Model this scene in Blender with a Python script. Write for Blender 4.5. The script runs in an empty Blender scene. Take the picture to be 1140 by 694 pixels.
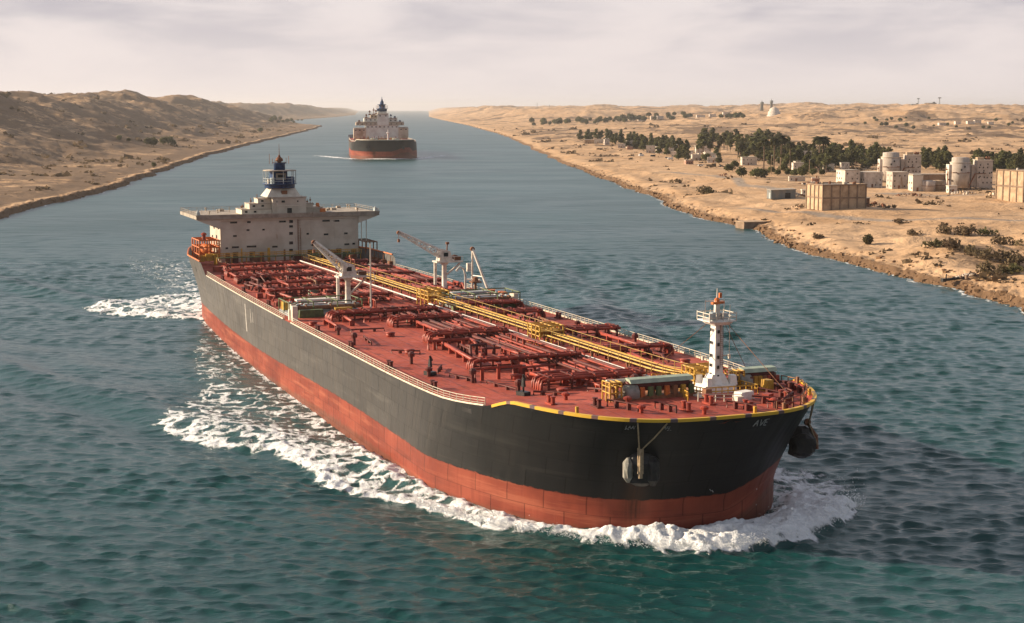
import bpy, bmesh, math, random
import numpy as np
from mathutils import Vector
R = math.radians
random.seed(7)
scene = bpy.context.scene
COL = scene.collection

# ------------------------------------------------------------------ camera
CAM_H = 55.0
cam_d = bpy.data.cameras.new('camera')
cam = bpy.data.objects.new('camera', cam_d); COL.objects.link(cam)
cam_d.sensor_width = 36.0
cam_d.lens = 36.0 * 1734.4 / 1140.0
cam_d.clip_start = 1.0; cam_d.clip_end = 90000.0
PITCH = math.atan2(347 - 121.13, 1734.4)
cam.location = (0, 0, CAM_H)
cam.rotation_euler = (math.pi / 2 - PITCH, 0, 0)
scene.camera = cam

# ------------------------------------------------------------------ sky, sun, exposure
SUN_AZ = R(-77.0)      # clockwise from +Y, so to the left and a little behind the ship
SUN_EL = R(19.0)
w = bpy.data.worlds.new('World'); scene.world = w; w.use_nodes = True
nt = w.node_tree; nt.nodes.clear()
wo = nt.nodes.new('ShaderNodeOutputWorld'); bg = nt.nodes.new('ShaderNodeBackground')
sky = nt.nodes.new('ShaderNodeTexSky'); sky.sky_type = 'NISHITA'; sky.sun_disc = False
sky.sun_elevation = SUN_EL; sky.sun_rotation = SUN_AZ
sky.air_density = 1.0; sky.dust_density = 1.6; sky.ozone_density = 1.0; sky.altitude = 50
tc = nt.nodes.new('ShaderNodeTexCoord')
mp = nt.nodes.new('ShaderNodeMapping'); mp.inputs['Scale'].default_value = (3.6, 3.6, 15.0)
nz = nt.nodes.new('ShaderNodeTexNoise'); nz.inputs['Scale'].default_value = 2.2
nz.inputs['Detail'].default_value = 4.0; nz.inputs['Roughness'].default_value = 0.55
nz.inputs['Distortion'].default_value = 0.25
sep = nt.nodes.new('ShaderNodeSeparateXYZ')
elr = nt.nodes.new('ShaderNodeMapRange'); elr.inputs['From Min'].default_value = 0.004; elr.inputs['From Max'].default_value = 0.075
cr = nt.nodes.new('ShaderNodeMapRange'); cr.inputs['From Min'].default_value = 0.34; cr.inputs['From Max'].default_value = 0.70
cr.interpolation_type = 'SMOOTHSTEP'
mul = nt.nodes.new('ShaderNodeMath'); mul.operation = 'MULTIPLY'
add = nt.nodes.new('ShaderNodeMath'); add.operation = 'MULTIPLY_ADD'; add.inputs[1].default_value = 1.0; add.inputs[2].default_value = 0.05
veil = nt.nodes.new('ShaderNodeMixRGB')
vr = nt.nodes.new('ShaderNodeMapRange'); vr.inputs['From Min'].default_value = 0.04; vr.inputs['From Max'].default_value = 0.26
vr.inputs['To Min'].default_value = 0.86; vr.inputs['To Max'].default_value = 0.05; vr.interpolation_type = 'SMOOTHSTEP'
veil.inputs[2].default_value = (9.1, 7.75, 7.3, 1)          # high thin haze veil, lit by the low sun
cl = nt.nodes.new('ShaderNodeMixRGB'); cl.inputs[2].default_value = (5.3, 5.0, 5.5, 1)   # grey lilac cloud bands
L = nt.links
L.new(tc.outputs['Generated'], mp.inputs['Vector']); L.new(mp.outputs[0], nz.inputs['Vector'])
L.new(tc.outputs['Generated'], sep.inputs[0]); L.new(sep.outputs['Z'], elr.inputs['Value'])
L.new(nz.outputs['Fac'], cr.inputs['Value'])
azd = nt.nodes.new('ShaderNodeVectorMath'); azd.operation = 'DOT_PRODUCT'; azd.inputs[1].default_value = (-0.62, 0.78, 0.0)
azr = nt.nodes.new('ShaderNodeMapRange'); azr.inputs['From Min'].default_value = -0.7; azr.inputs['From Max'].default_value = 0.5; azr.inputs['To Min'].default_value = 0.0; azr.inputs['To Max'].default_value = 1.0; azr.interpolation_type = 'SMOOTHSTEP'
vm = nt.nodes.new('ShaderNodeMath'); vm.operation = 'MULTIPLY'      # the dusty veil glows on the sunward half of the sky
L.new(tc.outputs['Generated'], azd.inputs[0]); L.new(azd.outputs['Value'], azr.inputs['Value'])
L.new(sep.outputs['Z'], vr.inputs['Value']); L.new(vr.outputs[0], vm.inputs[0]); L.new(azr.outputs[0], vm.inputs[1]); L.new(vm.outputs[0], veil.inputs[0])
L.new(cr.outputs[0], add.inputs[0]); L.new(add.outputs[0], mul.inputs[0]); L.new(elr.outputs[0], mul.inputs[1])
thin = nt.nodes.new('ShaderNodeMixRGB'); thin.inputs[2].default_value = (8.4, 10.4, 12.2, 1)      # thin blue-white cloud, added on the sunward side to brighten the water
thr = nt.nodes.new('ShaderNodeMapRange'); thr.inputs['From Min'].default_value = 0.85; thr.inputs['From Max'].default_value = 0.35; thr.inputs['To Max'].default_value = 0.80; thr.interpolation_type = 'SMOOTHSTEP'
thm = nt.nodes.new('ShaderNodeMath'); thm.operation = 'MULTIPLY'
L.new(sep.outputs['Z'], thr.inputs['Value']); L.new(thr.outputs[0], thm.inputs[0]); L.new(azr.outputs[0], thm.inputs[1])
L.new(sky.outputs[0], thin.inputs[1]); L.new(thm.outputs[0], thin.inputs[0]); L.new(thin.outputs[0], veil.inputs[1]); L.new(veil.outputs[0], cl.inputs[1]); L.new(mul.outputs[0], cl.inputs[0])
L.new(cl.outputs[0], bg.inputs['Color']); L.new(bg.outputs[0], wo.inputs['Surface'])
bg.inputs['Strength'].default_value = 0.052

sun_d = bpy.data.lights.new('sun', 'SUN'); sun_d.energy = 5.0; sun_d.angle = R(0.6); sun_d.color = (1.0, 0.82, 0.60)
sun = bpy.data.objects.new('sun', sun_d); COL.objects.link(sun)
sdir = Vector((math.sin(SUN_AZ) * math.cos(SUN_EL), math.cos(SUN_AZ) * math.cos(SUN_EL), math.sin(SUN_EL)))
sun.rotation_euler = (-sdir).to_track_quat('-Z', 'Y').to_euler()
sun.location = (-300, 100, 300)

scene.view_settings.view_transform = 'Standard'; scene.view_settings.look = 'None'
scene.view_settings.exposure = 0.9; scene.view_settings.gamma = 1.0
scene.render.engine = 'CYCLES'
scene.cycles.use_denoising = True
scene.cycles.max_bounces = 6; scene.cycles.volume_bounces = 0
scene.cycles.use_adaptive_sampling = True
scene.cycles.sample_clamp_indirect = 3.0

# ------------------------------------------------------------------ helpers
def link(o):
    COL.objects.link(o); return o

def tag(o, label=None, cat=None, group=None, kind=None):
    if label: o['label'] = label
    if cat: o['category'] = cat
    if group: o['group'] = group
    if kind: o['kind'] = kind
    return o

def empty(name, loc=(0, 0, 0), rz=0.0, label=None, cat=None, group=None):
    o = link(bpy.data.objects.new(name, None))
    o.location = loc; o.rotation_euler = (0, 0, rz); o.empty_display_size = 1
    return tag(o, label, cat, group)

def children(o):
    return [c for c in bpy.data.objects if c.parent is o]

def copy_tree(o, kids, parent=None):
    c = o.copy(); COL.objects.link(c); c.parent = parent
    for ch in kids.get(o.name, []):
        copy_tree(ch, kids, c)
    return c

def kid_map(root):
    m = {}; st = [root]
    while st:
        o = st.pop(); ks = list(o.children); m[o.name] = ks; st += ks
    return m

class MB:
    """collects shapes, links them as ONE mesh object"""
    def __init__(s):
        s.v = []; s.f = []; s.sm = []
    def _add(s, vs, fs, smooth=False):
        b = len(s.v); s.v += [tuple(v) for v in vs]
        for f in fs:
            s.f.append([b + i for i in f]); s.sm.append(smooth)
        return s
    def box(s, c, d, rz=0.0, taper=1.0):
        x, y, z = d[0] / 2, d[1] / 2, d[2] / 2; cs, sn = math.cos(rz), math.sin(rz); vs = []
        for k in (-1, 1):
            q = taper if k > 0 else 1.0
            for (i, j) in ((-1, -1), (1, -1), (1, 1), (-1, 1)):
                px, py = i * x * q, j * y * q
                vs.append((c[0] + px * cs - py * sn, c[1] + px * sn + py * cs, c[2] + k * z))
        return s._add(vs, [(0, 3, 2, 1), (4, 5, 6, 7), (0, 1, 5, 4), (1, 2, 6, 5), (2, 3, 7, 6), (3, 0, 4, 7)])
    def box2(s, a, b):
        return s.box([(a[i] + b[i]) / 2 for i in range(3)], [abs(b[i] - a[i]) for i in range(3)])
    def hexa(s, low, high):
        """4 low corners, 4 high corners"""
        return s._add(list(low) + list(high), [(0, 3, 2, 1), (4, 5, 6, 7), (0, 1, 5, 4), (1, 2, 6, 5), (2, 3, 7, 6), (3, 0, 4, 7)])
    def tube(s, pts, r, n=6, r2=None):
        """pipe along points"""
        pts = [Vector(p) for p in pts]; m = len(pts); rings = []
        for i, p in enumerate(pts):
            t = (pts[min(i + 1, m - 1)] - pts[max(i - 1, 0)])
            if t.length < 1e-9: t = Vector((0, 0, 1))
            t.normalize()
            a = Vector((0, 0, 1)) if abs(t.z) < 0.9 else Vector((1, 0, 0))
            u = t.cross(a).normalized(); vv = t.cross(u)
            rr = r if r2 is None else r + (r2 - r) * i / (m - 1)
            rings.append([p + (u * math.cos(2 * math.pi * k / n + .3) + vv * math.sin(2 * math.pi * k / n + .3)) * rr for k in range(n)])
        fs = []
        for i in range(m - 1):
            for k in range(n):
                fs.append((i * n + k, i * n + (k + 1) % n, (i + 1) * n + (k + 1) % n, (i + 1) * n + k))
        vs = [q for rg in rings for q in rg]
        s._add(vs, fs, n > 5)
        s._add(rings[0], [tuple(range(n))]); s._add(rings[-1], [tuple(range(n))[::-1]])
        return s
    def lathe(s, c, prof, n=16, axis='z'):
        vs = []
        for (r, h) in prof:
            for k in range(n):
                a = 2 * math.pi * k / n
                p = (r * math.cos(a), r * math.sin(a), h)
                if axis == 'y': p = (p[0], p[2], p[1])
                if axis == 'x': p = (p[2], p[0], p[1])
                vs.append((c[0] + p[0], c[1] + p[1], c[2] + p[2]))
        fs = []; m = len(prof)
        for i in range(m - 1):
            for k in range(n):
                fs.append((i * n + k, i * n + (k + 1) % n, (i + 1) * n + (k + 1) % n, (i + 1) * n + k))
        fs.append(tuple(range(n))[::-1]); fs.append(tuple((m - 1) * n + k for k in range(n)))
        return s._add(vs, fs, n > 10)
    def prism(s, poly, z0, z1, inset=0.0):
        n = len(poly); cx = sum(p[0] for p in poly) / n; cy = sum(p[1] for p in poly) / n
        top = [(p[0] + (cx - p[0]) * inset, p[1] + (cy - p[1]) * inset, z1) for p in poly]
        vs = [(p[0], p[1], z0) for p in poly] + top
        fs = [tuple(range(n))[::-1], tuple(range(n, 2 * n))] + [(i, (i + 1) % n, n + (i + 1) % n, n + i) for i in range(n)]
        return s._add(vs, fs)
    def build(s, name, mat, parent=None, flat=False, fix=True):
        me = bpy.data.meshes.new(name)
        me.from_pydata(s.v, [], s.f)
        if not flat:
            me.polygons.foreach_set('use_smooth', s.sm)
        if fix:
            bm = bmesh.new(); bm.from_mesh(me)
            bmesh.ops.recalc_face_normals(bm, faces=bm.faces); bm.to_mesh(me); bm.free()
        me.materials.append(mat); me.update()
        o = link(bpy.data.objects.new(name, me)); o.parent = parent
        return o

def np_mesh(name, verts, faces, mat, attrs=None, smooth=True, parent=None):
    me = bpy.data.meshes.new(name)
    nv, nf = len(verts), len(faces); k = faces.shape[1]
    me.vertices.add(nv); me.vertices.foreach_set('co', np.ascontiguousarray(verts, dtype=np.float32).ravel())
    me.loops.add(nf * k); me.loops.foreach_set('vertex_index', np.ascontiguousarray(faces, dtype=np.int32).ravel())
    me.polygons.add(nf); me.polygons.foreach_set('loop_start', np.arange(0, nf * k, k, dtype=np.int32))
    me.polygons.foreach_set('use_smooth', np.full(nf, smooth))
    for a, val in (attrs or {}).items():
        at = me.attributes.new(a, 'FLOAT', 'POINT'); at.data.foreach_set('value', np.ascontiguousarray(val, dtype=np.float32))
    me.update(calc_edges=True); me.validate()
    me.materials.append(mat)
    o = link(bpy.data.objects.new(name, me)); o.parent = parent
    return o

# ------------------------------------------------------------------ noise (numpy)
def _hash(ix, iy, seed):
    h = (ix.astype(np.int64) * 374761393 + iy.astype(np.int64) * 668265263 + seed * 974711) & 0xffffffff
    h = ((h ^ (h >> 13)) * 1274126177) & 0xffffffff
    return (h ^ (h >> 16)) & 0xffffffff

def perlin(x, y, seed=0):
    x = np.asarray(x, float); y = np.asarray(y, float)
    ix = np.floor(x).astype(np.int64); iy = np.floor(y).astype(np.int64); fx = x - ix; fy = y - iy
    u = fx ** 3 * (fx * (fx * 6 - 15) + 10); v = fy ** 3 * (fy * (fy * 6 - 15) + 10)
    def g(i, j, dx, dy):
        a = _hash(i, j, seed) * (2 * np.pi / 4294967296.0)
        return np.cos(a) * dx + np.sin(a) * dy
    a = g(ix, iy, fx, fy); b = g(ix + 1, iy, fx - 1, fy); c = g(ix, iy + 1, fx, fy - 1); d = g(ix + 1, iy + 1, fx - 1, fy - 1)
    return (a * (1 - u) + b * u) * (1 - v) + (c * (1 - u) + d * u) * v

def fbm(x, y, seed=0, o=4, gain=0.5):
    s = 0; a = 1.0; f = 1.0
    for i in range(o):
        s = s + a * perlin(x * f + 13.7 * i, y * f - 7.1 * i, seed + i); a *= gain; f *= 2.03
    return s

def sst(a, b, x):
    t = np.clip((x - a) / (b - a), 0, 1); return t * t * (3 - 2 * t)

# ------------------------------------------------------------------ terrain shape (metres, world)
RY = [100, 300, 422, 480, 533, 590, 701, 800, 1084, 1400, 1700, 2270, 3300, 5300, 7500, 10600, 14000, 20000, 41000]
RX = [170, 150, 139, 133, 124, 112, 109, 96, 81, 62, 45, 26, -20, -153, -330, -560, -740, -1060, -2180]
LY = [100, 500, 769, 860, 1037, 1250, 1538, 2000, 2578, 3406, 4300, 5000, 5250, 6200, 7900, 10600, 14000, 20000, 41000]
LX = [-220, -240, -253, -262, -269, -290, -328, -370, -416, -471, -540, -607, -760, -930, -1070, -1180, -1400, -1980, -4000]
def shore_r(Y):
    return np.interp(Y, RY, RX) + 7 * perlin(Y / 90.0, 0 * Y + .5, 3) + 3.5 * perlin(Y / 28.0, 0 * Y + .5, 4) + 1.6 * perlin(Y / 9.0, 0 * Y + .5, 5)
def shore_l(Y):
    return np.interp(Y, LY, LX) + 9 * perlin(Y / 110.0, 0 * Y + 9.5, 6) + 4.5 * perlin(Y / 33.0, 0 * Y + .5, 7) + 1.6 * perlin(Y / 10.0, 0 * Y + .5, 8)

def terrain(x, y):
    """height, shore distance (positive inland)"""
    x = np.asarray(x, float); y = np.asarray(y, float)
    dr = x - shore_r(y); dl = shore_l(y) - x
    d = np.maximum(dr, dl)
    bank = np.where(d < 0, np.maximum(d * 0.5, -4.0), 0.0)
    # right: low rough bank, flat sand with dunes, then a slow rise to the far ridge
    inl = np.clip(dr, 0, None)
    scarp = 2.2 * sst(0, 3.5, inl) + (1.6 + 1.6 * perlin(x / 37, y / 37, 21)) * sst(5, 16, inl) + 2.0 * sst(20, 90, inl)
    town = sst(600, 700, y) * (1 - sst(1500, 1800, y)) * sst(30, 60, inl) * (1 - sst(420, 520, inl))
    near = 1 - sst(520, 640, y)
    dune = (fbm(x / 46, y / 46, 31, 4) * 2.6 * (1 + 1.7 * near) + fbm(x / 13, y / 13, 41, 3) * .75) * sst(4, 40, inl) * (1 - 0.75 * town)
    ridge = (fbm(x / 620, y / 620, 51, 5) * 34 + np.abs(fbm(x / 230, y / 280, 53, 4)) * -22 + 9) * sst(450, 2000, inl + 0.25 * (y - 900))
    rise = 47 * sst(350, 5200, inl + 0.45 * np.clip(y - 900, 0, None)) * sst(10, 320, inl)
    hr = scarp + dune + rise + ridge * sst(20, 400, inl)
    # left: beach shelf, then eroded hills
    inl2 = np.clip(dl, 0, None)
    scarp2 = 2.8 * sst(0, 2.6, inl2) + 2.8 * sst(4, 40, inl2) + fbm(x / 30, y / 30, 61, 3) * 1.2 * sst(4, 30, inl2)
    big = fbm(x / 330, y / 420, 71, 4)
    rid = 1 - np.abs(fbm(x / 170 + .3 * big, y / 170, 75, 4)) * 2.2
    edge = 60 + 50 * perlin(y / 260, 0 * y + 3.3, 77) + 40 * sst(900, 2200, y) * (1 - sst(2200, 3000, y)) * perlin(y / 300, 0 * y + .7, 78)
    hill = sst(0, 1, (inl2 - edge) / 340.0) * (66 + 28 * big + 5 * rid + 4 * fbm(x / 90, y / 120, 83, 3)) + sst(15, 120, inl2 - edge * .4) * (4 * rid + fbm(x / 60, y / 60, 81, 3) * 5)
    gull = fbm(x / 24, y / 24, 91, 3) * 1.7 * sst(10, 120, inl2)
    hl = scarp2 + hill * (1 - 0.0 * y) + gull
    h = np.where(dr > dl, hr, hl)
    # the far end of the reach closes behind low hills
    far = sst(12500, 14500, y) * (d > 0) * sst(0, 400, d)
    h = np.where(d < 0, bank, h)
    h = h * (1 - far) + far * (62 + 22 * fbm(x / 900, y / 1500, 95, 4))
    return h, d, dr > dl

def polar(r0, r1, nr, a0, a1, na, rr=None):
    rr = np.exp(np.linspace(math.log(r0), math.log(r1), nr)) if rr is None else rr; nr = len(rr); aa = np.radians(np.linspace(a0, a1, na))
    X = rr[:, None] * np.sin(aa)[None]; Y = rr[:, None] * np.cos(aa)[None]
    idx = np.arange(nr * na).reshape(nr, na)
    F = np.stack([idx[:-1, :-1], idx[:-1, 1:], idx[1:, 1:], idx[1:, :-1]], -1).reshape(-1, 4)
    return X, Y, rr, F

# ------------------------------------------------------------------ material helpers
class NT:
    def __init__(s, name):
        s.m = bpy.data.materials.new(name); s.m.use_nodes = True; s.t = s.m.node_tree; s.n = s.t.nodes
        s.b = s.n['Principled BSDF']; s.o = s.n['Material Output']
    def new(s, t, **k):
        n = s.n.new('ShaderNode' + t)
        for a, v in k.items(): setattr(n, a, v)
        return n
    def l(s, a, b): s.t.links.new(a, b)
    def coord(s, out='Object', scale=(1, 1, 1)):
        c = s.new('TexCoord'); mpn = s.new('Mapping'); mpn.inputs['Scale'].default_value = scale
        s.l(c.outputs[out], mpn.inputs['Vector']); return mpn.outputs[0]
    def noise(s, vec, scale, detail=4, rough=.55, dist=0.0):
        n = s.new('TexNoise'); n.inputs['Scale'].default_value = scale; n.inputs['Detail'].default_value = detail
        n.inputs['Roughness'].default_value = rough; n.inputs['Distortion'].default_value = dist
        s.l(vec, n.inputs['Vector']); return n.outputs['Fac']
    def ramp(s, v, a, b, lo=0.0, hi=1.0, smooth=True):
        r = s.new('MapRange'); r.inputs[1].default_value = a; r.inputs[2].default_value = b
        r.inputs[3].default_value = lo; r.inputs[4].default_value = hi
        if smooth: r.interpolation_type = 'SMOOTHSTEP'
        s.l(v, r.inputs[0]); return r.outputs[0]
    def mix(s, f, a, b, mode='MIX'):
        n = s.new('MixRGB'); n.blend_type = mode
        for i, q in ((0, f), (1, a), (2, b)):
            if hasattr(q, 'node'): s.l(q, n.inputs[i])
            elif i == 0: n.inputs[0].default_value = q
            else: n.inputs[i].default_value = (*q, 1)
        return n.outputs[0]
    def math(s, op, a, b=None, c=None):
        n = s.new('Math'); n.operation = op
        for i, q in enumerate((a, b, c)):
            if q is None: continue
            if hasattr(q, 'node'): s.l(q, n.inputs[i])
            else: n.inputs[i].default_value = q
        return n.outputs[0]
    def attr(s, name):
        n = s.new('Attribute'); n.attribute_name = name; return n.outputs['Fac']
    def bump(s, h, strength=.3, dist=.1, prev=None):
        n = s.new('Bump'); n.inputs['Distance'].default_value = dist
        s.l(h, n.inputs['Height'])
        if hasattr(strength, 'node'): s.l(strength, n.inputs['Strength'])
        else: n.inputs['Strength'].default_value = strength
        if prev is not None: s.l(prev, n.inputs['Normal'])
        return n.outputs[0]
    def base(s, c):
        if hasattr(c, 'node'): s.l(c, s.b.inputs['Base Color'])
        else: s.b.inputs['Base Color'].default_value = (*c, 1)
    def rough(s, r):
        if hasattr(r, 'node'): s.l(r, s.b.inputs['Roughness'])
        else: s.b.inputs['Roughness'].default_value = r
    def normal(s, n): s.l(n, s.b.inputs['Normal'])

def paint(name, c, c2=None, scale=1.2, rough=.5, rust=0.0, rust_c=(.16, .06, .025), var=.35, coords='Object'):
    """weathered paint: two tones, grime and optional rust spots"""
    t = NT(name); v = t.coord(coords)
    c2 = c2 or tuple(q * (1 - var) for q in c)
    n1 = t.noise(v, scale, 5, .6); n2 = t.noise(t.coord(coords, (1, 1, .25)), scale * 2.7, 4, .6)
    col = t.mix(t.ramp(n1, .38, .66), c, c2)
    if rust:
        col = t.mix(t.ramp(n2, .70 - rust * .25, .80 - rust * .12), col, rust_c)
    t.base(col); t.rough(rough); t.b.inputs['Specular IOR Level'].default_value = .28; t.normal(t.bump(n1, .15, .05))
    return t.m

# ------------------------------------------------------------------ ground sheet
def sand_material():
    t = NT('sand_ground'); v = t.coord('Object')
    n1 = t.noise(v, .012, 6, .62); n2 = t.noise(t.coord('Object', (1, 1, 3)), .07, 6, .65, .5); n3 = t.noise(v, .5, 4, .6)
    col = t.mix(t.ramp(n1, .35, .65), (.57, .375, .22), (.46, .285, .155))
    col = t.mix(t.ramp(n2, .50, .66, 0, .75), col, (.27, .175, .105))        # crusted darker sand
    sc = t.attr('scrub'); m = t.math('ADD', sc, t.math('MULTIPLY_ADD', n2, 1.5, -.75))
    m = t.math('ADD', m, t.math('MULTIPLY_ADD', n3, .6, -.3))
    col = t.mix(t.ramp(m, .30, .62, 0, .82), col, (.138, .090, .057))        # dry scrub
    rk = t.attr('rock'); m2 = t.math('ADD', rk, t.math('MULTIPLY_ADD', n3, 1.1, -.55))
    col = t.mix(t.ramp(m2, .3, .7, 0, .9), col, (.115, .066, .036))            # rock and wet earth of the bank
    rd = t.attr('road')
    col = t.mix(rd, col, (.30, .24, .19))
    t.base(col); t.rough(.95); t.b.inputs['Specular IOR Level'].default_value = .15
    t.normal(t.bump(n3, .35, .6, t.bump(n2, .6, 3.5)))
    return t.m

# sandy tracks through the settlement (world metres)
ROADS = [([(120, 800), (150, 742), (178, 700), (240, 690), (330, 720)], 5), ([(150, 1010), (180, 940), (215, 900), (300, 880)], 5), ([(120, 1250), (160, 1120), (150, 1010)], 4)]
def seg_dist(x, y, pl):
    d = np.full(np.shape(x), 1e9)
    for (ax, ay), (bx, by) in zip(pl[:-1], pl[1:]):
        dx, dy = bx - ax, by - ay
        t = np.clip(((x - ax) * dx + (y - ay) * dy) / (dx * dx + dy * dy), 0, 1)
        d = np.minimum(d, np.hypot(x - ax - t * dx, y - ay - t * dy))
    return d

X, Y, rr, F = polar(110, 40000, 980, -31, 31, 1150)
Z, D, isr = terrain(X, Y)
scr = fbm(X / 150, Y / 210, 201, 5)
patch = fbm(X / 38, Y / 60, 211, 4)
bands = fbm(X / 420, Y / 110, 231, 4)
scrub = np.where(isr, sst(.10, .45, scr) * .55 + sst(.2, .5, patch) * .45 + sst(.12, .4, bands) * sst(900, 1700, Y) * .65, .52 + sst(-.15, .4, scr) * .75 + sst(.05, .5, patch) * .25 + .45 * sst(.05, .35, bands))
band = np.where(isr, sst(2300, 2700, Y) * (1 - sst(3400, 3900, Y)) * .5, 0)
scrub = np.clip(scrub + band * sst(-.2, .3, patch + scr), 0, 1) * sst(14, 40, D)
townk = np.where(isr, sst(600, 700, Y) * (1 - sst(1500, 1800, Y)) * (1 - sst(420, 520, D)), 0)
scrub = scrub * (1 - .7 * townk)
left_green = np.where(isr, 0, sst(5, 12, D) * (1 - sst(26, 48, D + 14 * perlin(X / 60, Y / 60, 5)))) * .75
scrub = np.clip(np.maximum(scrub, left_green), 0, 1)
rock = np.clip(1.15 - np.abs(D - .8) / np.where(isr, 4.6, 6.5), 0, 1) * (D < 12)
road = np.zeros_like(X)
for pl, hw in ROADS:
    road = np.maximum(road, 1 - sst(hw * .6, hw * 1.2, seg_dist(X, Y, pl) + 1.2 * perlin(X / 9, Y / 9, 17)))
rg = fbm(X / 3.1, Y / 3.1, 221, 3) * sst(-2, 1, D) * (1 - sst(6, 13, D)) * 1.0
Zg = Z + np.where(Y < 1800, rg, 0)
P = np.stack([X, Y, Zg], -1).reshape(-1, 3)
ground = np_mesh('ground', P, F, sand_material(), dict(scrub=scrub.ravel(), rock=rock.ravel(), road=road.ravel()))
tag(ground, kind='structure')
def gz(x, y):
    return float(terrain(np.array([x]), np.array([y]))[0][0])

# ------------------------------------------------------------------ main ship frame
TH = 0.384; SX, SY = -61.307, 412.048
SH_L, SH_LB, SH_P, SH_Q, SH_B, SH_LS, SH_C = 237.481, 68.877, 2.629, 3.133, 52.282, 127.298, .058
SW_L, SW_LB, SW_P, SW_Q, SW_C = 229.167, 34.823, 1.13, 2.847, .196
DECK = 14.23
def ship_to_world(s, t):
    return SX + s * math.sin(TH) - t * math.cos(TH), SY - s * math.cos(TH) - t * math.sin(TH)
def world_to_ship(x, y):
    dx, dy = x - SX, y - SY
    return dx * math.sin(TH) - dy * math.cos(TH), -dx * math.cos(TH) - dy * math.sin(TH)
def half_b(s, L, LB, p, q, LS, c, B):
    s = np.asarray(s, float)
    u = np.clip((s - (L - LB)) / LB, 0, 1); g = np.clip(1 - u ** p, 0, 1) ** (1 / q)
    v = np.clip((LS - np.maximum(s, 0)) / LS, 0, 1); g = g * (1 - c * v ** 2)
    return B / 2 * g
def half_deck(s):
    b = half_b(s, SH_L, SH_LB, SH_P, SH_Q, SH_LS, SH_C, SH_B)
    s = np.asarray(s, float); k = np.clip(-s / 30, 0, 1)
    return b - 5.6 * k - 3.5 * k ** 6
def half_wl(s):
    b = half_b(s, SW_L, SW_LB, SW_P, SW_Q, SH_LS, SW_C, SH_B)
    s = np.asarray(s, float); k = np.clip(-s / 30, 0, 1)
    return b - 9.0 * k ** 1.5

# ------------------------------------------------------------------ water
def water_material():
    t = NT('canal_water'); v = t.coord('Object')
    cd = t.new('CameraData')
    f = t.attr('foam'); turb = t.attr('churn')
    n1 = t.noise(v, .10, 5, .6, .8); rot = t.new('Mapping'); rot.inputs['Rotation'].default_value = (0, 0, math.pi / 2 - TH); t.l(v, rot.inputs['Vector'])
    stc = t.new('Mapping'); stc.inputs['Scale'].default_value = (.42, 1.15, 1); t.l(rot.outputs[0], stc.inputs['Vector'])      # foam is drawn out along the ship's track
    n2 = t.noise(stc.outputs[0], .42, 7, .68, 1.0); n4 = t.noise(stc.outputs[0], 1.3, 5, .62, .5); n3 = t.noise(v, 1.9, 5, .7, .4)
    body = t.mix(t.ramp(t.noise(v, .006, 3), .35, .65), (.0044, .045, .044), (.0062, .055, .054))
    body = t.mix(turb, body, (.045, .105, .098))                               # aerated water in the wash
    vo = t.new('TexVoronoi'); vo.feature = 'DISTANCE_TO_EDGE'; vo.inputs['Scale'].default_value = .20
    wv = t.new('VectorMath'); wv.operation = 'ADD'
    nc = t.new('TexNoise'); nc.inputs['Scale'].default_value = .16; nc.inputs['Detail'].default_value = 5; t.l(v, nc.inputs['Vector'])
    sc = t.new('VectorMath'); sc.operation = 'SCALE'; sc.inputs['Scale'].default_value = 9.0
    t.l(nc.outputs['Color'], sc.inputs[0]); t.l(v, wv.inputs[0]); t.l(sc.outputs[0], wv.inputs[1]); t.l(wv.outputs[0], vo.inputs['Vector'])
    lace = t.ramp(vo.outputs['Distance'], 0, .22, 1, 0)
    m = t.math('ADD', f, t.math('MULTIPLY_ADD', n2, 1.5, -.75))
    m = t.math('ADD', m, t.math('MULTIPLY_ADD', lace, .55, -.25))
    m = t.math('ADD', m, t.math('MULTIPLY_ADD', n4, .7, -.35))
    fm = t.math('MULTIPLY', t.ramp(m, .36, .78), t.ramp(f, .02, .14))
    col = t.mix(fm, body, t.mix(t.ramp(n3, .35, .6), (.80, .83, .84), (.95, .96, .97)))
    calm0 = t.math('POWER', t.attr('lost'), .5)
    rl = t.math('MULTIPLY_ADD', calm0, .27, .07)
    # wind streaks and slicks drawn across the reach
    wind = t.ramp(t.noise(t.coord('Object', (.0065, .013, 1)), 1.0, 6, .66, 1.2), .34, .66, -.03, .03)
    rl = t.math('MAXIMUM', t.math('ADD', rl, t.math('MULTIPLY', wind, t.math('MULTIPLY_ADD', calm0, .8, .2))), .04)
    t.base(col); t.rough(t.math('MAXIMUM', rl, t.ramp(fm, 0, 1, .05, .75, False))); t.b.inputs['IOR'].default_value = 1.333
    calm = t.math('POWER', t.attr('lost'), .6)
    b0 = t.bump(t.noise(t.coord('Object', (.35, 1, 1)), .11, 6, .66, .5), .35, 1.6)
    b1 = t.bump(t.noise(t.coord('Object', (.45, 1, 1)), .95, 7, .66, .4), t.math('MULTIPLY_ADD', calm, -.44, .55), .5, b0)
    b2 = t.bump(n3, t.math('MULTIPLY_ADD', calm, -.15, .18), .16, b1)
    b3 = t.bump(t.math('MULTIPLY', fm, t.math('ADD', n3, n2)), 1.0, .35, b2)
    t.normal(b3)
    return t.m

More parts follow.
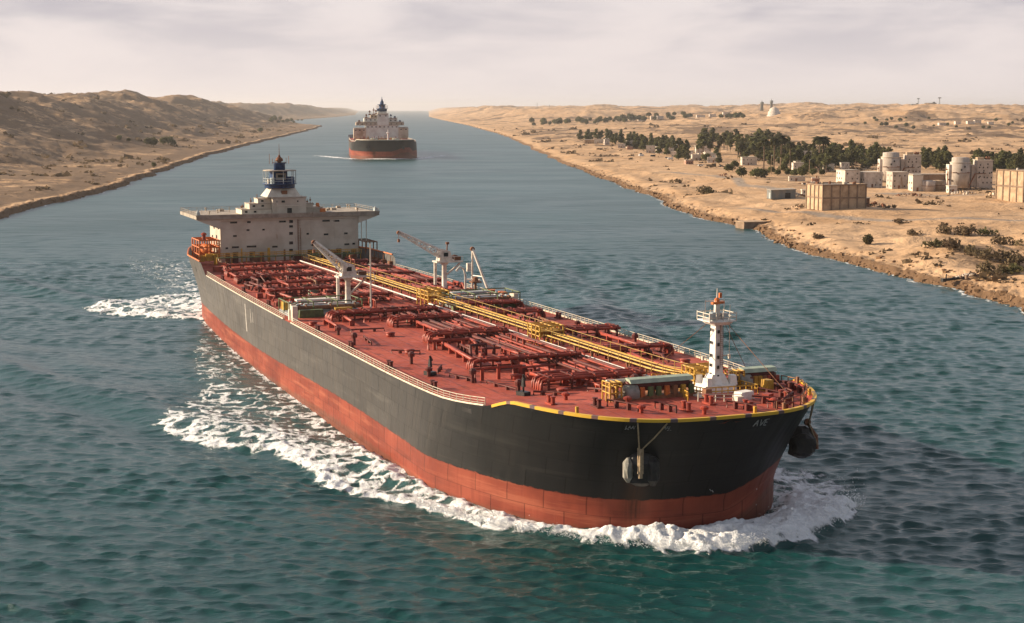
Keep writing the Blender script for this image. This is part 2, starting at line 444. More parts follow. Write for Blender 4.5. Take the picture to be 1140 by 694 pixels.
# outlines of the white water, in ship metres (s ahead of the stern, t to starboard)
FOAM_EDGE = [(145, 53), (153.8, 49.4), (157.3, 46.2), (162.7, 41.8), (172, 40.5), (180.2, 39.7), (189.2, 39.2), (194.2, 36.1), (198.6, 32.4), (206.2, 29.6), (211.1, 28.2),
             (217.9, 25.2), (222.9, 20.3), (228.4, 16.9), (232.8, 13.6), (237.0, 9.2), (240.2, 3.6), (240.8, -2.9), (239.6, -10.1), (236.5, -16.2), (231.8, -22.5), (226, -28)]
def sdist_poly(x, y, poly):
    """distance to a closed outline, positive inside"""
    d = np.full(x.shape, 1e9); ins = np.zeros(x.shape, bool); n = len(poly)
    for i in range(n):
        ax, ay = poly[i]; bx, by = poly[(i + 1) % n]
        dx, dy = bx - ax, by - ay
        t = np.clip(((x - ax) * dx + (y - ay) * dy) / (dx * dx + dy * dy + 1e-9), 0, 1)
        d = np.minimum(d, np.hypot(x - ax - t * dx, y - ay - t * dy))
        c = ((ay > y) != (by > y)) & (x < (bx - ax) * (y - ay) / (by - ay + 1e-12) + ax)
        ins ^= c
    return np.where(ins, d, -d)

def radii():
    o = [120.0]
    while o[-1] < 39500:
        q = min(max((math.log(o[-1]) - math.log(560)) / (math.log(4500) - math.log(560)), 0), 1)
        o.append(o[-1] * (1 + .0016 + .0075 * q))
    return np.array(o)
def build_water():
    X, Y, rr, F = polar(120, 15500, 0, -27, 27, 900, radii())
    dr = X - np.interp(Y, RY, RX); dl = np.interp(Y, LY, LX) - X
    keep = (np.maximum(dr, dl) < 22).ravel()
    idx = np.nonzero(keep)[0]; remap = np.full(keep.size, -1); remap[idx] = np.arange(idx.size)
    Fk = remap[F]; Fk = Fk[(Fk >= 0).all(1)]
    x = X.ravel()[idx]; y = Y.ravel()[idx]; r = np.hypot(x, y)
    rs = np.gradient(rr); cell = np.interp(r, rr, rs)
    # wind sea: many short crested trains running down the reach, mostly towards the viewer
    rng = np.random.default_rng(5)
    z = np.zeros(x.size); ox = np.zeros(x.size); oy = np.zeros(x.size)
    lost = np.zeros(x.size, np.float32); gust = np.clip(1 + .6 * fbm(x / 160, y / 220, 301, 3) + .55 * fbm(x / 90, y / 18, 303, 3), .3, 2)
    x, y = x.astype(np.float32), y.astype(np.float32)
    for i in range(96):
        lam = 1.2 * (18 / 1.2) ** rng.random() ** 1.15
        a = R(-99) + rng.normal(0, .40)
        kx, ky = math.cos(a) * 2 * math.pi / lam, math.sin(a) * 2 * math.pi / lam
        amp = .0030 * lam ** .82 * (1 + 2.1 * math.exp(-((math.log(lam) - math.log(2.8)) / .60) ** 2)) * (1.0 if lam < 9 else .55)
        fade = np.clip((lam / cell - 2.2) / 2.0, 0, 1)
        ph = kx * x + ky * y + rng.random() * 6.283
        c = np.cos(ph) * amp * fade; sN = np.sin(ph) * amp * fade
        lost += (1 - fade) * (amp / lam) ** 2; z += c; ox -= math.cos(a) * sN * .85; oy -= math.sin(a) * sN * .85
    z *= gust; ox *= gust; oy *= gust
    s, t = world_to_ship(x, y)
    m = (s > -260) & (s < 262) & (np.abs(t) < 190)
    # ---- the ship's own waves
    tt = np.abs(t)
    hb = half_wl(np.clip(s, -30, SW_L))
    for (s0, t0, ang, amp, lam, ln) in ((228, 12, 19, 1.0, 26, 190), (150, 46, 17, .9, 20, 190), (5, 22, 19, 1.1, 22, 200), (90, 50, 20, .8, 24, 180)):
        ca, sa = math.cos(R(ang)), math.sin(R(ang))
        u = (s0 - s) * ca + (tt - t0) * sa; q = (s0 - s) * -sa + (tt - t0) * ca
        env = np.exp(-(q / (lam * .55)) ** 2) * sst(-5, 30, u) * (1 - sst(ln * .6, ln * 1.5, u))
        z += amp * env * np.cos(2 * math.pi * q / lam + .35 * np.sin(u / 17.0)) * (.75 + .4 * perlin(u / 25, q / 30, 9))
    # ---- white water
    foam = np.zeros(x.size); churn = np.zeros(x.size)
    js = np.nonzero(m)[0]; S = s[js]; T = t[js]
    wob = 1.7 * fbm(S / 7, T / 7, 311, 3) + .8 * fbm(S / 2.2, T / 2.2, 312, 3); wob2 = 3.0 * fbm(S / 22, T / 22, 313, 3)
    hullside = [(230, -6), (229, 3), (226, 12), (219, 18.4), (209, 22), (190, 26), (150, 25.8)]
    poly = FOAM_EDGE[::-1] + [(132, 56), (120, 50), (100, 41), (62, 36), (33, 29), (20, 24), (60, 24), (110, 25)] + hullside[::-1] + [(228, -10), (222, -17), (214, -23)]
    sd = sdist_poly(S, T, poly) + wob * .7
    inside = sst(-.6, 2.2, sd)
    bow = np.exp(-((np.hypot(S - 234, T + 4)) / 26) ** 2)
    # strong along the breaking outer edge and at the bow, laced and broken nearer the hull and further aft
    edge = np.exp(-(np.clip(sd, 0, None) / (2.6 + 5 * bow)) ** 2)
    aft = sst(-20, 120, S)
    body = .40 + .42 * fbm(S / 26, T / 8, 317, 4) + .26 * sst(110, 190, S)
    fade_h = .48 + .52 * sst(.0, 12.0, np.abs(T) - half_wl(np.clip(S, -30, SW_L)) + wob2 * .6)
    fo = inside * np.clip(body * fade_h * (.55 + .45 * aft) + edge * (.75 * sst(120, 160, S)) + .65 * bow, 0, 1.15)
    # stern quarter wave
    sp = [(-60, 16), (-58, 26), (-51, 37), (-42, 47), (-30, 46), (-20, 40), (-9, 32), (3, 24), (10, 19), (-20, 12), (-60, 4)]
    ds = sdist_poly(S, T, sp) + wob
    fo = np.maximum(fo, sst(-1, 4, ds) * (.55 + .45 * np.exp(-np.clip(ds, 0, None) / 5)))
    # turbulent wake astern
    wk = np.exp(-(T / 20) ** 4) * sst(-6, -20, S) * (1 - sst(60, 260, -S)) * .55
    fo = np.maximum(fo, wk * (.7 + .5 * fbm(S / 18, T / 7, 331, 3)))
    # streaks on the port side behind the bow wave
    pp = [(236, -12), (230, -22), (224, -28), (214, -33), (200, -34), (186, -32), (170, -27), (190, -24), (210, -20), (224, -13)]
    dp = sdist_poly(S, T, pp) + wob
    fo = np.maximum(fo, sst(-1, 4, dp) * (.62 + .25 * fbm(S / 9, T / 5, 337, 3)))
    # thin foam against the waterline
    near = np.abs(T) - half_wl(np.clip(S, -30, SW_L))
    line = np.exp(-(np.clip(near, 0, None) / 1.3) ** 2) * ((S > -28) & (S < 229.5)) * (near > -1.5) * (.5 + .4 * perlin(S / 6, 0 * S, 5))
    fo = np.maximum(fo, line)
    # scattered caps on the diverging crests
    foam[js] = fo
    churn[js] = np.clip(np.maximum(inside * (.25 + .5 * fade_h * aft), .8 * sst(-3, 8, ds)) + wk, 0, 1) * (.75 + .35 * fbm(S / 12, T / 6, 341, 3))
    # the breaking ridge is raised water
    zr = np.zeros(js.size)
    crest = np.exp(-((sd - 2.2 - 2.5 * bow) / (1.9 + 2.2 * bow)) ** 2)
    along = sst(140, 165, S) * .9 + .9 * sst(205, 234, S)
    zr += .7 * crest * along * (.85 + .55 * fbm(S / 4.5, T / 4.5, 351, 4)) * inside
    zr += bow * inside * .5 * (1 + .8 * fbm(S / 3.0, T / 3.0, 353, 3))
    zr += sst(-1, 5, ds) * (.5 + .7 * fbm(S / 6, T / 6, 357, 3)) * np.exp(-np.clip(ds - 2, 0, None) / 7)
    zr += fo * .38 * fbm(S / 2.0, T / 2.0, 359, 4) + bow * inside * .35 * np.abs(fbm(S / 1.1, T / 1.1, 360, 3))
    z[js] += zr
    # second ship: foam at its stem and along its sides, plus its wash
    s2x, s2y = SHIP2
    a2 = TH2; ss = (x - s2x) * math.sin(a2) - (y - s2y) * math.cos(a2); tt2 = -(x - s2x) * math.cos(a2) - (y - s2y) * math.sin(a2)
    w2 = np.abs(tt2)
    arm = np.exp(-(((w2 - 34) - (2 - ss) * .30) / 7) ** 2) * sst(-190, -80, ss) * (1 - sst(-4, 8, ss)) * 1.15
    nose = np.exp(-(np.hypot((ss - 1) / 12, tt2 / 30)) ** 4) * 1.1
    f2 = np.maximum(arm * (.7 + .5 * fbm(x / 16, y / 40, 361, 3)), nose)
    foam = np.maximum(foam, f2); z += f2 * .9
    # small lapping foam along both banks
    dl2 = np.maximum(x - shore_r(y), shore_l(y) - x)
    lap = np.exp(-((dl2 + .8) / 1.3) ** 2) * (.38 + .35 * perlin(x / 14, y / 14, 367)) * (y < 1200)
    foam = np.maximum(foam, lap)
    P = np.stack([x + ox, y + oy, z], -1)
    o = np_mesh('water', P, Fk, water_material(), dict(lost=lost / max(lost.max(), 1e-9), foam=np.clip(foam, 0, 1.2), churn=np.clip(churn, 0, 1)))
    tag(o, kind='structure')
SHIP2 = (-138.0, 1712.0); TH2 = R(7.0)
build_water()

# ------------------------------------------------------------------ spray thrown up along the breaking bow wave
def build_spray():
    rng = np.random.default_rng(91); n = 9000
    e = np.array(FOAM_EDGE[8:]); seg = np.linalg.norm(np.diff(e, axis=0), axis=1); cum = np.concatenate([[0], np.cumsum(seg)])
    u = rng.random(n) ** .8 * cum[-1]; S = np.interp(u, cum, e[:, 0]); T = np.interp(u, cum, e[:, 1])
    q = u / cum[-1]; c = np.array([226.0, -3.0]); dirs = c - np.stack([S, T], -1); dirs /= np.linalg.norm(dirs, axis=1, keepdims=True)
    big = .35 + .9 * sst(.35, .85, q); back = np.abs(rng.normal(0, 2.2, n)) * big + rng.normal(.4, .5, n)
    S += dirs[:, 0] * back + rng.normal(0, .4, n); T += dirs[:, 1] * back + rng.normal(0, .4, n)
    z = .25 + rng.exponential(.55, n) * big * (.5 + .9 * np.clip(fbm(S / 3.5, T / 3.5, 371, 3) + .5, 0, 1.4)) + .5 * big
    x, y = ship_to_world(S, T); r = rng.lognormal(-3.25, .45, n)
    tet = np.array([(1, 1, 1), (-1, -1, 1), (-1, 1, -1), (1, -1, -1)]) * .8
    V = (np.stack([x, y, z], -1)[:, None, :] + tet[None] * r[:, None, None] * rng.uniform(.6, 1.3, (n, 4, 1))).reshape(-1, 3)
    f = np.array([(0, 1, 2), (0, 3, 1), (0, 2, 3), (1, 3, 2)]); Fq = (f[None] + (np.arange(n) * 4)[:, None, None]).reshape(-1, 3)
    t = NT('white_spray'); t.base((.9, .9, .88)); t.rough(.8)
    o = np_mesh('bow_spray', V, Fq, t.m, smooth=False); tag(o, 'white spray flung up along the breaking bow wave', 'spray', kind='stuff')
build_spray()

# ------------------------------------------------------------------ hull builder (local x = s ahead of stern, y = to port, z up)
def smooth(a, b, x):
    t = min(max((x - a) / (b - a), 0), 1); return t * t * (3 - 2 * t)
def deck_z(s):
    return DECK + 1.6 * smooth(198, 224, s)
def top_z(s):
    if s <= 20: return 17.3
    if s <= 22.5: return 17.3 - (17.3 - DECK) * smooth(20, 22.5, s)
    if s <= 211.5: return deck_z(s) + .02
    return deck_z(211.5) + (16.83 - deck_z(211.5)) * smooth(211.5, 218.5, s)
ZF = 16.83
NV = 150
def outline():
    """list of (s_deck, b_deck, s_wl, b_wl) from the stern to the stem"""
    o = []
    n1 = 90
    for i in range(n1):
        s = -30 + (168.6 + 30) * i / n1
        o.append((s, float(half_deck(s)), s, float(half_wl(s))))
    for i in range(NV - n1 + 1):
        g = 1 - (1 - i / (NV - n1)) ** 3.0
        sd = 168.6 + 68.88 * g; sw = 168.6 + 60.567 * g
        o.append((sd, float(half_deck(sd)), sw, float(half_wl(sw))))
    return o
OUT = outline()
def flare(z):
    return min(max((z - 3.6) / (ZF - 3.6), 0), 1) ** 1.25
def hull_at(o, z):
    k = flare(z); return (o[2] + (o[0] - o[2]) * k, o[3] + (o[1] - o[3]) * k)
def rim_pt(i, side=1, inset=0.0):
    """point on the outer skin at the top of the side; side +1 starboard"""
    o = OUT[i]; z = top_z(o[0]); s, b = hull_at(o, z)
    return s, side * -b, z
def deck_half(s):
    """half breadth of the deck at station s, at deck level"""
    z = deck_z(s); pts = [hull_at(o, z) for o in OUT]
    return float(np.interp(s, [p[0] for p in pts], [p[1] for p in pts]))

def hull_material():
    t = NT('hull_paint')
    uv = t.new('UVMap'); uv.uv_map = 'plate'
    sx = t.new('SeparateXYZ'); t.l(uv.outputs[0], sx.inputs[0])
    v = t.coord('Object')
    mp = t.new('Mapping'); mp.inputs['Scale'].default_value = (.15, .40, 1); t.l(uv.outputs[0], mp.inputs['Vector'])
    br = t.new('TexBrick'); br.inputs['Scale'].default_value = 1.0; br.inputs['Mortar Size'].default_value = .022; br.inputs['Mortar Smooth'].default_value = .6
    br.inputs['Color1'].default_value = (.40, .40, .40, 1); br.inputs['Color2'].default_value = (.60, .60, .60, 1); br.inputs['Mortar'].default_value = (.2, .2, .2, 1)
    br.inputs['Brick Width'].default_value = 1.0; br.inputs['Row Height'].default_value = 1.0
    t.l(mp.outputs[0], br.inputs['Vector'])
    bw = t.new('RGBToBW'); t.l(br.outputs['Color'], bw.inputs[0])
    mps = t.new('Mapping'); mps.inputs['Scale'].default_value = (.8, .05, 1); t.l(uv.outputs[0], mps.inputs['Vector'])
    streak = t.noise(mps.outputs[0], 1.0, 6, .65)
    mps2 = t.new('Mapping'); mps2.inputs['Scale'].default_value = (3.0, .09, 1); t.l(uv.outputs[0], mps2.inputs['Vector'])
    fine = t.noise(mps2.outputs[0], 1.0, 4, .7)
    blot = t.noise(v, .07, 5, .6)
    fade = t.attr('bow_shade')                                   # shade painted in: near-black on the shaded bow, grey along the sunlit side
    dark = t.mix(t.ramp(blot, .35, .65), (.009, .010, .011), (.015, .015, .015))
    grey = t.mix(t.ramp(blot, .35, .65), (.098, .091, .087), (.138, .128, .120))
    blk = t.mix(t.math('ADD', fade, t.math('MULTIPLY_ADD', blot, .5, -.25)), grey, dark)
    lit_side = t.math('SUBTRACT', 1.0, t.math('MULTIPLY', fade, .88))  # wear tones held back where shade is painted in
    blk = t.mix(t.math('MULTIPLY', lit_side, t.ramp(streak, .46, .70, 0, .5)), blk, (.065, .052, .043))
    blk = t.mix(t.math('MULTIPLY', lit_side, t.ramp(fine, .60, .80, 0, .35)), blk, (.19, .175, .16))
    red = t.mix(t.ramp(blot, .35, .65), (.28, .066, .038), (.175, .037, .023))
    red = t.mix(t.ramp(streak, .45, .68, 0, .6), red, (.20, .042, .027))
    red = t.mix(t.ramp(fine, .60, .78, 0, .45), red, (.42, .15, .095))
    mph = t.new('Mapping'); mph.inputs['Scale'].default_value = (.035, .55, 1); t.l(uv.outputs[0], mph.inputs['Vector']); worn = t.noise(mph.outputs[0], 1.0, 6, .7)
    red = t.mix(t.ramp(worn, .50, .66, 0, .7), red, (.37, .115, .066)); red = t.mix(t.ramp(worn, .44, .34, 0, .6), red, (.13, .032, .022))
    blk = t.mix(t.math('MULTIPLY', t.ramp(worn, .54, .70, 0, .5), lit_side), blk, (.20, .185, .165))
    zz = t.math('ADD', sx.outputs['Y'], t.math('MULTIPLY_ADD', t.noise(v, .8, 5), .7, -.35))
    col = t.mix(t.ramp(zz, -.10, .10), red, blk)
    # slime and wet plating just above the water
    col = t.mix(t.ramp(t.math('ADD', sx.outputs['Y'], t.math('MULTIPLY', streak, 1.4)), -3.2, -3.9, 0, .6), col, (.12, .055, .035))
    pl = t.ramp(bw.outputs[0], .2, .42, .45, 1.0, False)
    mm = t.new('MixRGB'); mm.blend_type = 'MULTIPLY'; mm.inputs[0].default_value = .75; t.l(col, mm.inputs[1]); t.l(pl, mm.inputs[2])
    tone = t.ramp(bw.outputs[0], .38, .62, .88, 1.1, False)
    m2 = t.new('MixRGB'); m2.blend_type = 'MULTIPLY'; m2.inputs[0].default_value = .8; t.l(mm.outputs[0], m2.inputs[1]); t.l(tone, m2.inputs[2])
    # rust runs below the anchors and the hawse (real stains at fixed places on the plating)
    cur = m2.outputs[0]
    st = t.attr('stain')
    cur = t.mix(t.math('MULTIPLY', st, t.ramp(fine, .3, .6, .35, 1)), cur, (.045, .018, .010))
    t.base(cur); t.rough(t.ramp(streak, .3, .7, .36, .55)); t.b.inputs['Specular IOR Level'].default_value = .14
    t.normal(t.bump(bw.outputs[0], .25, .06, t.bump(blot, .12, .5)))
    return t.m

def add_uv(o, name, uvs):
    me = o.data; l = me.uv_layers.new(name=name)
    vi = np.empty(len(me.loops), np.int32); me.loops.foreach_get('vertex_index', vi)
    l.data.foreach_set('uv', np.asarray(uvs, np.float32)[vi].ravel())

ARC_A = 266.3
def build_hull(parent, mat, zboot=4.55, scale=(1, 1, 1)):
    zs = [-2.5, -1, 0, 1.2, 2.4, 3.6, 4.6, 5.6, 6.8, 8, 9.2, 10.4, 11.6, 12.6, 13.4]
    ring = [(i, 1) for i in range(len(OUT))] + [(i, -1) for i in range(len(OUT) - 2, -1, -1)]
    vs = []; uv = []; bow_shade = []; stain = []
    arc = 0; prev = None
    for (i, sd) in ring:
        o = OUT[i]
        s0, b0 = hull_at(o, 8)
        if prev: arc += math.hypot(s0 - prev[0], sd * -b0 - prev[1])
        prev = (s0, sd * -b0)
        tz = top_z(o[0])
        lv = zs + [13.4 + (tz - 13.4) * .5, tz]
        # the boot line sweeps up round the port bow
        zb = zboot + (3.4 * smooth(3, 15, sd * -b0) if o[0] > 215 and sd < 0 else 0) * smooth(215, 226, o[0]) + 1.2 * math.exp(-((o[0] - 150) / 55) ** 2)
        for z in lv:
            s, b = hull_at(o, z)
            vs.append((s, sd * -b, z)); uv.append((arc, z - zb))
            bow_shade.append(.55 * smooth(40, 190, o[0]) + .45 * smooth(180, 215, o[0]))  # painted shading, rising from the lit side to the bow
            sa = math.exp(-((arc - ARC_A) / 1.3) ** 2) * smooth(11, 9.5, z) * (.35 + .65 * smooth(0, 4.5, z))
            stain.append(sa * .9)
    nl = len(zs) + 2; n = len(ring); fs = []
    for r in range(n - 1):
        for k in range(nl - 1):
            fs.append((r * nl + k, r * nl + k + 1, (r + 1) * nl + k + 1, (r + 1) * nl + k))
    for k in range(nl - 1):                                       # transom
        a = (n - 1) * nl
        fs.append((a + k, a + k + 1, k + 1, k))
    me_o = np_mesh('hull', np.array(vs) * np.array(scale), np.array(fs), mat, dict(bow_shade=np.array(bow_shade), stain=np.array(stain)), parent=parent)
    bm = bmesh.new(); bm.from_mesh(me_o.data); bmesh.ops.recalc_face_normals(bm, faces=bm.faces); bm.to_mesh(me_o.data); bm.free()
    add_uv(me_o, 'plate', uv)
    return me_o

def deck_material():
    t = NT('red_deck_paint'); v = t.coord('Object')
    br = t.new('TexBrick'); br.inputs['Scale'].default_value = .09; br.inputs['Mortar Size'].default_value = .011; br.inputs['Mortar Smooth'].default_value = .5
    br.inputs['Color1'].default_value = (.42, .42, .42, 1); br.inputs['Color2'].default_value = (.58, .58, .58, 1); br.inputs['Mortar'].default_value = (.1, .1, .1, 1)
    t.l(v, br.inputs['Vector'])
    bw = t.new('RGBToBW'); t.l(br.outputs['Color'], bw.inputs[0])
    n1 = t.noise(v, .09, 5, .62, .4); n2 = t.noise(v, .55, 5, .65); n3 = t.noise(t.coord('Object', (.25, 1, 1)), .9, 4, .6)
    col = t.mix(t.ramp(n1, .36, .64), (.43, .088, .052), (.29, .052, .033))
    col = t.mix(t.ramp(n2, .52, .74, 0, .65), col, (.43, .125, .085))
    col = t.mix(t.ramp(n3, .54, .72, 0, .8), col, (.15, .034, .026))
    col = t.mix(t.ramp(bw.outputs[0], .12, .36, .55, 0, False), col, (.12, .036, .03))
    mm = t.new('MixRGB'); mm.blend_type = 'MULTIPLY'; mm.inputs[0].default_value = .7; t.l(col, mm.inputs[1]); t.l(t.ramp(bw.outputs[0], .4, .6, .88, 1.08, False), mm.inputs[2])
    t.base(mm.outputs[0]); t.rough(t.ramp(n2, .35, .65, .55, .85)); t.b.inputs['Specular IOR Level'].default_value = .2; t.normal(t.bump(n2, .2, .05, t.bump(bw.outputs[0], .3, .04)))
    return t.m

M = {}
M['hull'] = hull_material(); M['deck'] = deck_material()
M['pipe'] = paint('red_pipe_paint', (.33, .052, .028), (.18, .030, .019), .8, .5, .25)
M['pipe_dark'] = paint('dark_red_pipe_paint', (.13, .026, .019), (.075, .018, .014), .8, .55, .3)
M['yellow'] = paint('yellow_paint', (.52, .30, .035), (.36, .19, .03), 1.1, .5, .35)
M['gold'] = paint('pale_yellow_pipe_paint', (.58, .40, .11), (.44, .27, .06), .5, .45, .25)
M['gold2'] = paint('dull_yellow_paint', (.40, .25, .05), (.26, .15, .04), 1.1, .6, .4)
M['cream'] = paint('cream_paint', (.66, .60, .50), (.52, .46, .37), .6, .5, .2, (.30, .17, .09))
M['house'] = paint('weathered_house_paint', (.56, .50, .41), (.45, .39, .31), .22, .55, .12, (.30, .19, .11))
M['roofdeck'] = paint('bridge_deck_paint', (.42, .36, .29), (.30, .25, .20), .5, .7, .3, (.2, .13, .09))
M['slab'] = paint('grimy_bridge_edge_paint', (.36, .31, .25), (.24, .20, .16), .5, .7, .3, (.16, .1, .06))
M['tier2'] = paint('grey_cream_machine_paint', (.27, .26, .23), (.17, .165, .14), .9, .45, .35)
M['crane'] = paint('crane_white_paint', (.70, .64, .56), (.52, .45, .38), 1.0, .45, .35, (.30, .14, .07))
M['white'] = paint('white_paint', (.80, .77, .72), (.66, .60, .53), .9, .45, .2, (.35, .2, .11))
M['blue'] = paint('dark_blue_paint', (.025, .065, .17), (.016, .034, .085), .8, .4, .1)
M['green'] = paint('olive_green_paint', (.11, .15, .055), (.07, .09, .04), 1.0, .55, .3)
M['palegreen'] = paint('pale_green_machine_paint', (.36, .42, .31), (.26, .31, .24), .8, .45, .3)
M['orange'] = paint('orange_paint', (.60, .17, .035), (.40, .10, .03), 1.0, .5, .35)
M['rust'] = paint('rusty_steel', (.23, .10, .05), (.13, .05, .028), 1.6, .8)
M['bluegrey'] = paint('blue_grey_paint', (.30, .36, .38), (.42, .42, .40), .7, .5, .2)
M['black'] = paint('black_steel', (.018, .018, .019), (.03, .027, .025), 2.0, .45)
M['rope'] = paint('tan_rope', (.40, .30, .19), (.28, .2, .12), 3, .9)
M['glass'] = paint('dark_window_glass', (.012, .016, .02), (.02, .024, .028), 1.0, .12)
M['brown'] = paint('brown_rusty_paint', (.24, .11, .055), (.15, .065, .035), 1.2, .6, .4)

# ------------------------------------------------------------------ main tanker
ship = empty('oil_tanker', (SX, SY, 0), TH - math.pi / 2, 'large black and red oil tanker with a red pipe covered deck, sailing in the foreground', 'ship')
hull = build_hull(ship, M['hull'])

def build_deck():
    cols = 13; vs = []; fs = []
    st = [(-29.9 + 241 * i / 120) for i in range(121)] + [211.1 + (237.0 - 211.1) * (1 - (1 - i / 40) ** 2) for i in range(1, 41)]
    zc = {}
    for s in st:
        h = max(deck_half(s) - .05, .02); z = deck_z(s)
        for j in range(cols):
            q = -1 + 2 * j / (cols - 1)
            vs.append((s, -q * h, z + .28 * (1 - q * q)))
    for i in range(len(st) - 1):
        for j in range(cols - 1):
            a = i * cols + j
            fs.append((a, a + 1, a + cols + 1, a + cols))
    return np_mesh('deck', np.array(vs), np.array(fs), M['deck'], parent=ship)
build_deck()

def dz(s, t):
    """deck height at s, t"""
    h = deck_half(s); q = max(-1, min(1, t / max(h, .1)))
    return deck_z(s) + .28 * (1 - q * q)
def P(s, t, h=0.0):
    """ship coordinates: s ahead, t to starboard, h above the deck"""
    return (s, -t, dz(s, t) + h)

# striped cap round the bow bulwark and its inner plating
def stripe_material():
    t = NT('striped_rim_paint'); uv = t.new('UVMap'); uv.uv_map = 'run'
    sx = t.new('SeparateXYZ'); t.l(uv.outputs[0], sx.inputs[0])
    n = t.noise(t.coord('Object'), .55, 4, .6)
    ph = t.math('FRACT', t.math('ADD', t.math('MULTIPLY', sx.outputs['X'], 1 / 5.1), t.math('MULTIPLY', n, .12)))
    f = t.ramp(ph, .80, .83)
    col = t.mix(f, t.mix(n, (.70, .44, .02), (.58, .30, .02)), t.mix(t.ramp(n, .4, .6), (.16, .075, .06), (.10, .06, .065)))
    t.base(col); t.rough(.5); return t.m
M['stripe'] = stripe_material()
def build_rim():
    ring = [(i, 1) for i in range(len(OUT))] + [(i, -1) for i in range(len(OUT) - 2, -1, -1)]
    ring = [(i, sd) for (i, sd) in ring if OUT[i][0] > 212.4]
    def band(name, mat, prof, uvname=None):
        """prof: list of (outward offset, height offset from the top)"""
        vs = []; uv = []; arc = 0; prev = None; pts = []
        for (i, sd) in ring:
            s, y, z = rim_pt(i, sd); pts.append(Vector((s, y, z)))
        n = len(pts); m = len(prof)
        for k, p in enumerate(pts):
            tg = pts[min(k + 1, n - 1)] - pts[max(k - 1, 0)]; tg.z = 0; tg.normalize()
            # ring runs from starboard round to port: outward is to the left of travel reversed
            out = Vector((tg.y, -tg.x, 0))
            if out.dot(p - Vector((205, 0, 0))) < 0: out = -out
            if prev is not None: arc += (p - prev).length
            prev = p
            for (a, h) in prof:
                hh = h if h > -.9 else h * 1.0
                q = p + out * a; vs.append((q.x, q.y, max(p.z + hh, deck_z(min(p.x, 237)) + .0) if h < -.9 else p.z + hh)); uv.append((arc, h))
        fs = []
        for k in range(n - 1):
            for j in range(m):
                fs.append((k * m + j, k * m + (j + 1) % m, (k + 1) * m + (j + 1) % m, (k + 1) * m + j))
        o = np_mesh(name, np.array(vs), np.array(fs), mat, smooth=False, parent=ship)
        bm = bmesh.new(); bm.from_mesh(o.data); bmesh.ops.recalc_face_normals(bm, faces=bm.faces); bm.to_mesh(o.data); bm.free()
        add_uv(o, 'run', uv)
        return o
    band('rim_cap', M['stripe'], [(.10, -.34), (.10, .06), (-.40, .06), (-.40, -.10), (-.06, -.34)])
    band('bulwark', M['pipe'], [(-.42, -.12), (-1.0, -1.12), (-1.15, -1.12), (-.57, -.12)])
build_rim()

# ------------------------------------------------------------------ railings along the deck edge
def edge_pt(s, side, inset=.25, h=0.0):
    b = deck_half(s) - inset
    return (s, -side * b, deck_z(s) + h)
def build_railing(s0, s1, side, mat):
    mb = MB(); n = int((s1 - s0) / 1.9)
    st = [s0 + (s1 - s0) * i / n for i in range(n + 1)]
    for i, s in enumerate(st):
        a = edge_pt(s, side)
        mb.box((a[0], a[1], a[2] + .55), (.08, .08, 1.1))
    for h, r in ((1.1, .055), (.74, .035), (.4, .035)):
        mb.tube([edge_pt(s, side, .25, h) for s in st[::2] + [st[-1]]], r, 5)
    mb.tube([edge_pt(s, side, .06, .10) for s in st[::2] + [st[-1]]], .16, 4)
    return mb.build('railing', mat, ship)
M['rail'] = paint('dirty_cream_rail_paint', (.58, .51, .40), (.40, .33, .24), 1.5, .5, .35)
build_railing(24, 109, 1, M['rail']); build_railing(115, 211, 1, M['rail']); build_railing(24, 211, -1, M['rail'])
# poop bulwark cap
mb = MB()
for side in (1, -1):
    mb.tube([(OUT[i][0],) + (lambda p: (p[1], p[2] + .05))(rim_pt(i, side)) for i in range(len(OUT)) if OUT[i][0] <= 20], .22, 5)
mb.build('bulwark_cap', M['orange'], ship)

# ------------------------------------------------------------------ accommodation block
F0 = -6.0
house = MB()
house.box2((F0, -14.8, DECK - .1), (-20, 23.1, 25.75)).build('superstructure', M['house'], ship)
house_o = ship.children[-1] if False else [c for c in bpy.data.objects if c.name == 'superstructure'][0]
tr = MB()
for z in (17.75, 20.3, 23.1):
    tr.box2((F0 + .06, -14.86, z), (-20.06, 23.16, z + .12))
for t in (8.3, 1.6, -9.8, -16.4):
    tr.box2((F0 + .05, -t, DECK), (F0 - .1, -t + .10, 25.7))
tr.build('seam_strip', M['house'], house_o)
# wing deck with sloped brackets
wing = MB()
slab = MB(); slab.box2((F0 + .9, -21.2, 26.0), (-29.0, 28.9, 26.85)); slab.box2((F0 + .98, -21.3, 26.75), (F0 + .75, 29.0, 27.2))          # front parapet lip
for sg, t0, t1 in ((-1, -14.8, -20.9), (1, 23.1, 28.5)):
    for (a, b) in ((F0 + .5, F0 - .1), (-15.5, -16.5)):
        lo = [(b, t0, 23.4 if sg < 0 else 24.0), (a, t0, 23.4 if sg < 0 else 24.0), (a, t1, 25.85), (b, t1, 25.85)]
        hi = [(b, t0, 26.05), (a, t0, 26.05), (a, t1, 26.05), (b, t1, 26.05)]
        wing.hexa(lo, hi)
    lo = [(-15.5, t0, 24.3), (F0 - .1, t0, 24.3), (F0 - .1, t1 * .97, 25.8), (-15.5, t1 * .97, 25.8)]
    hi = [(p[0], p[1], 26.03) for p in lo]
    wing.hexa(lo, hi)
wing.box2((F0 + .3, -14.8, 25.4), (-19.5, 23.1, 26.02))
wing_o = wing.build('bridge_wing', M['house'], ship)
slab.build('wing_slab', M['slab'], wing_o)
MB().box2((F0 + .7, -21.0, 26.852), (-28.8, 28.7, 26.90)).build('wing_deck', M['roofdeck'], wing_o)
wr = MB()
loop = [(F0 + .8, -21.1), (-28.9, -21.1), (-28.9, 28.8), (F0 + .8, 28.8)]
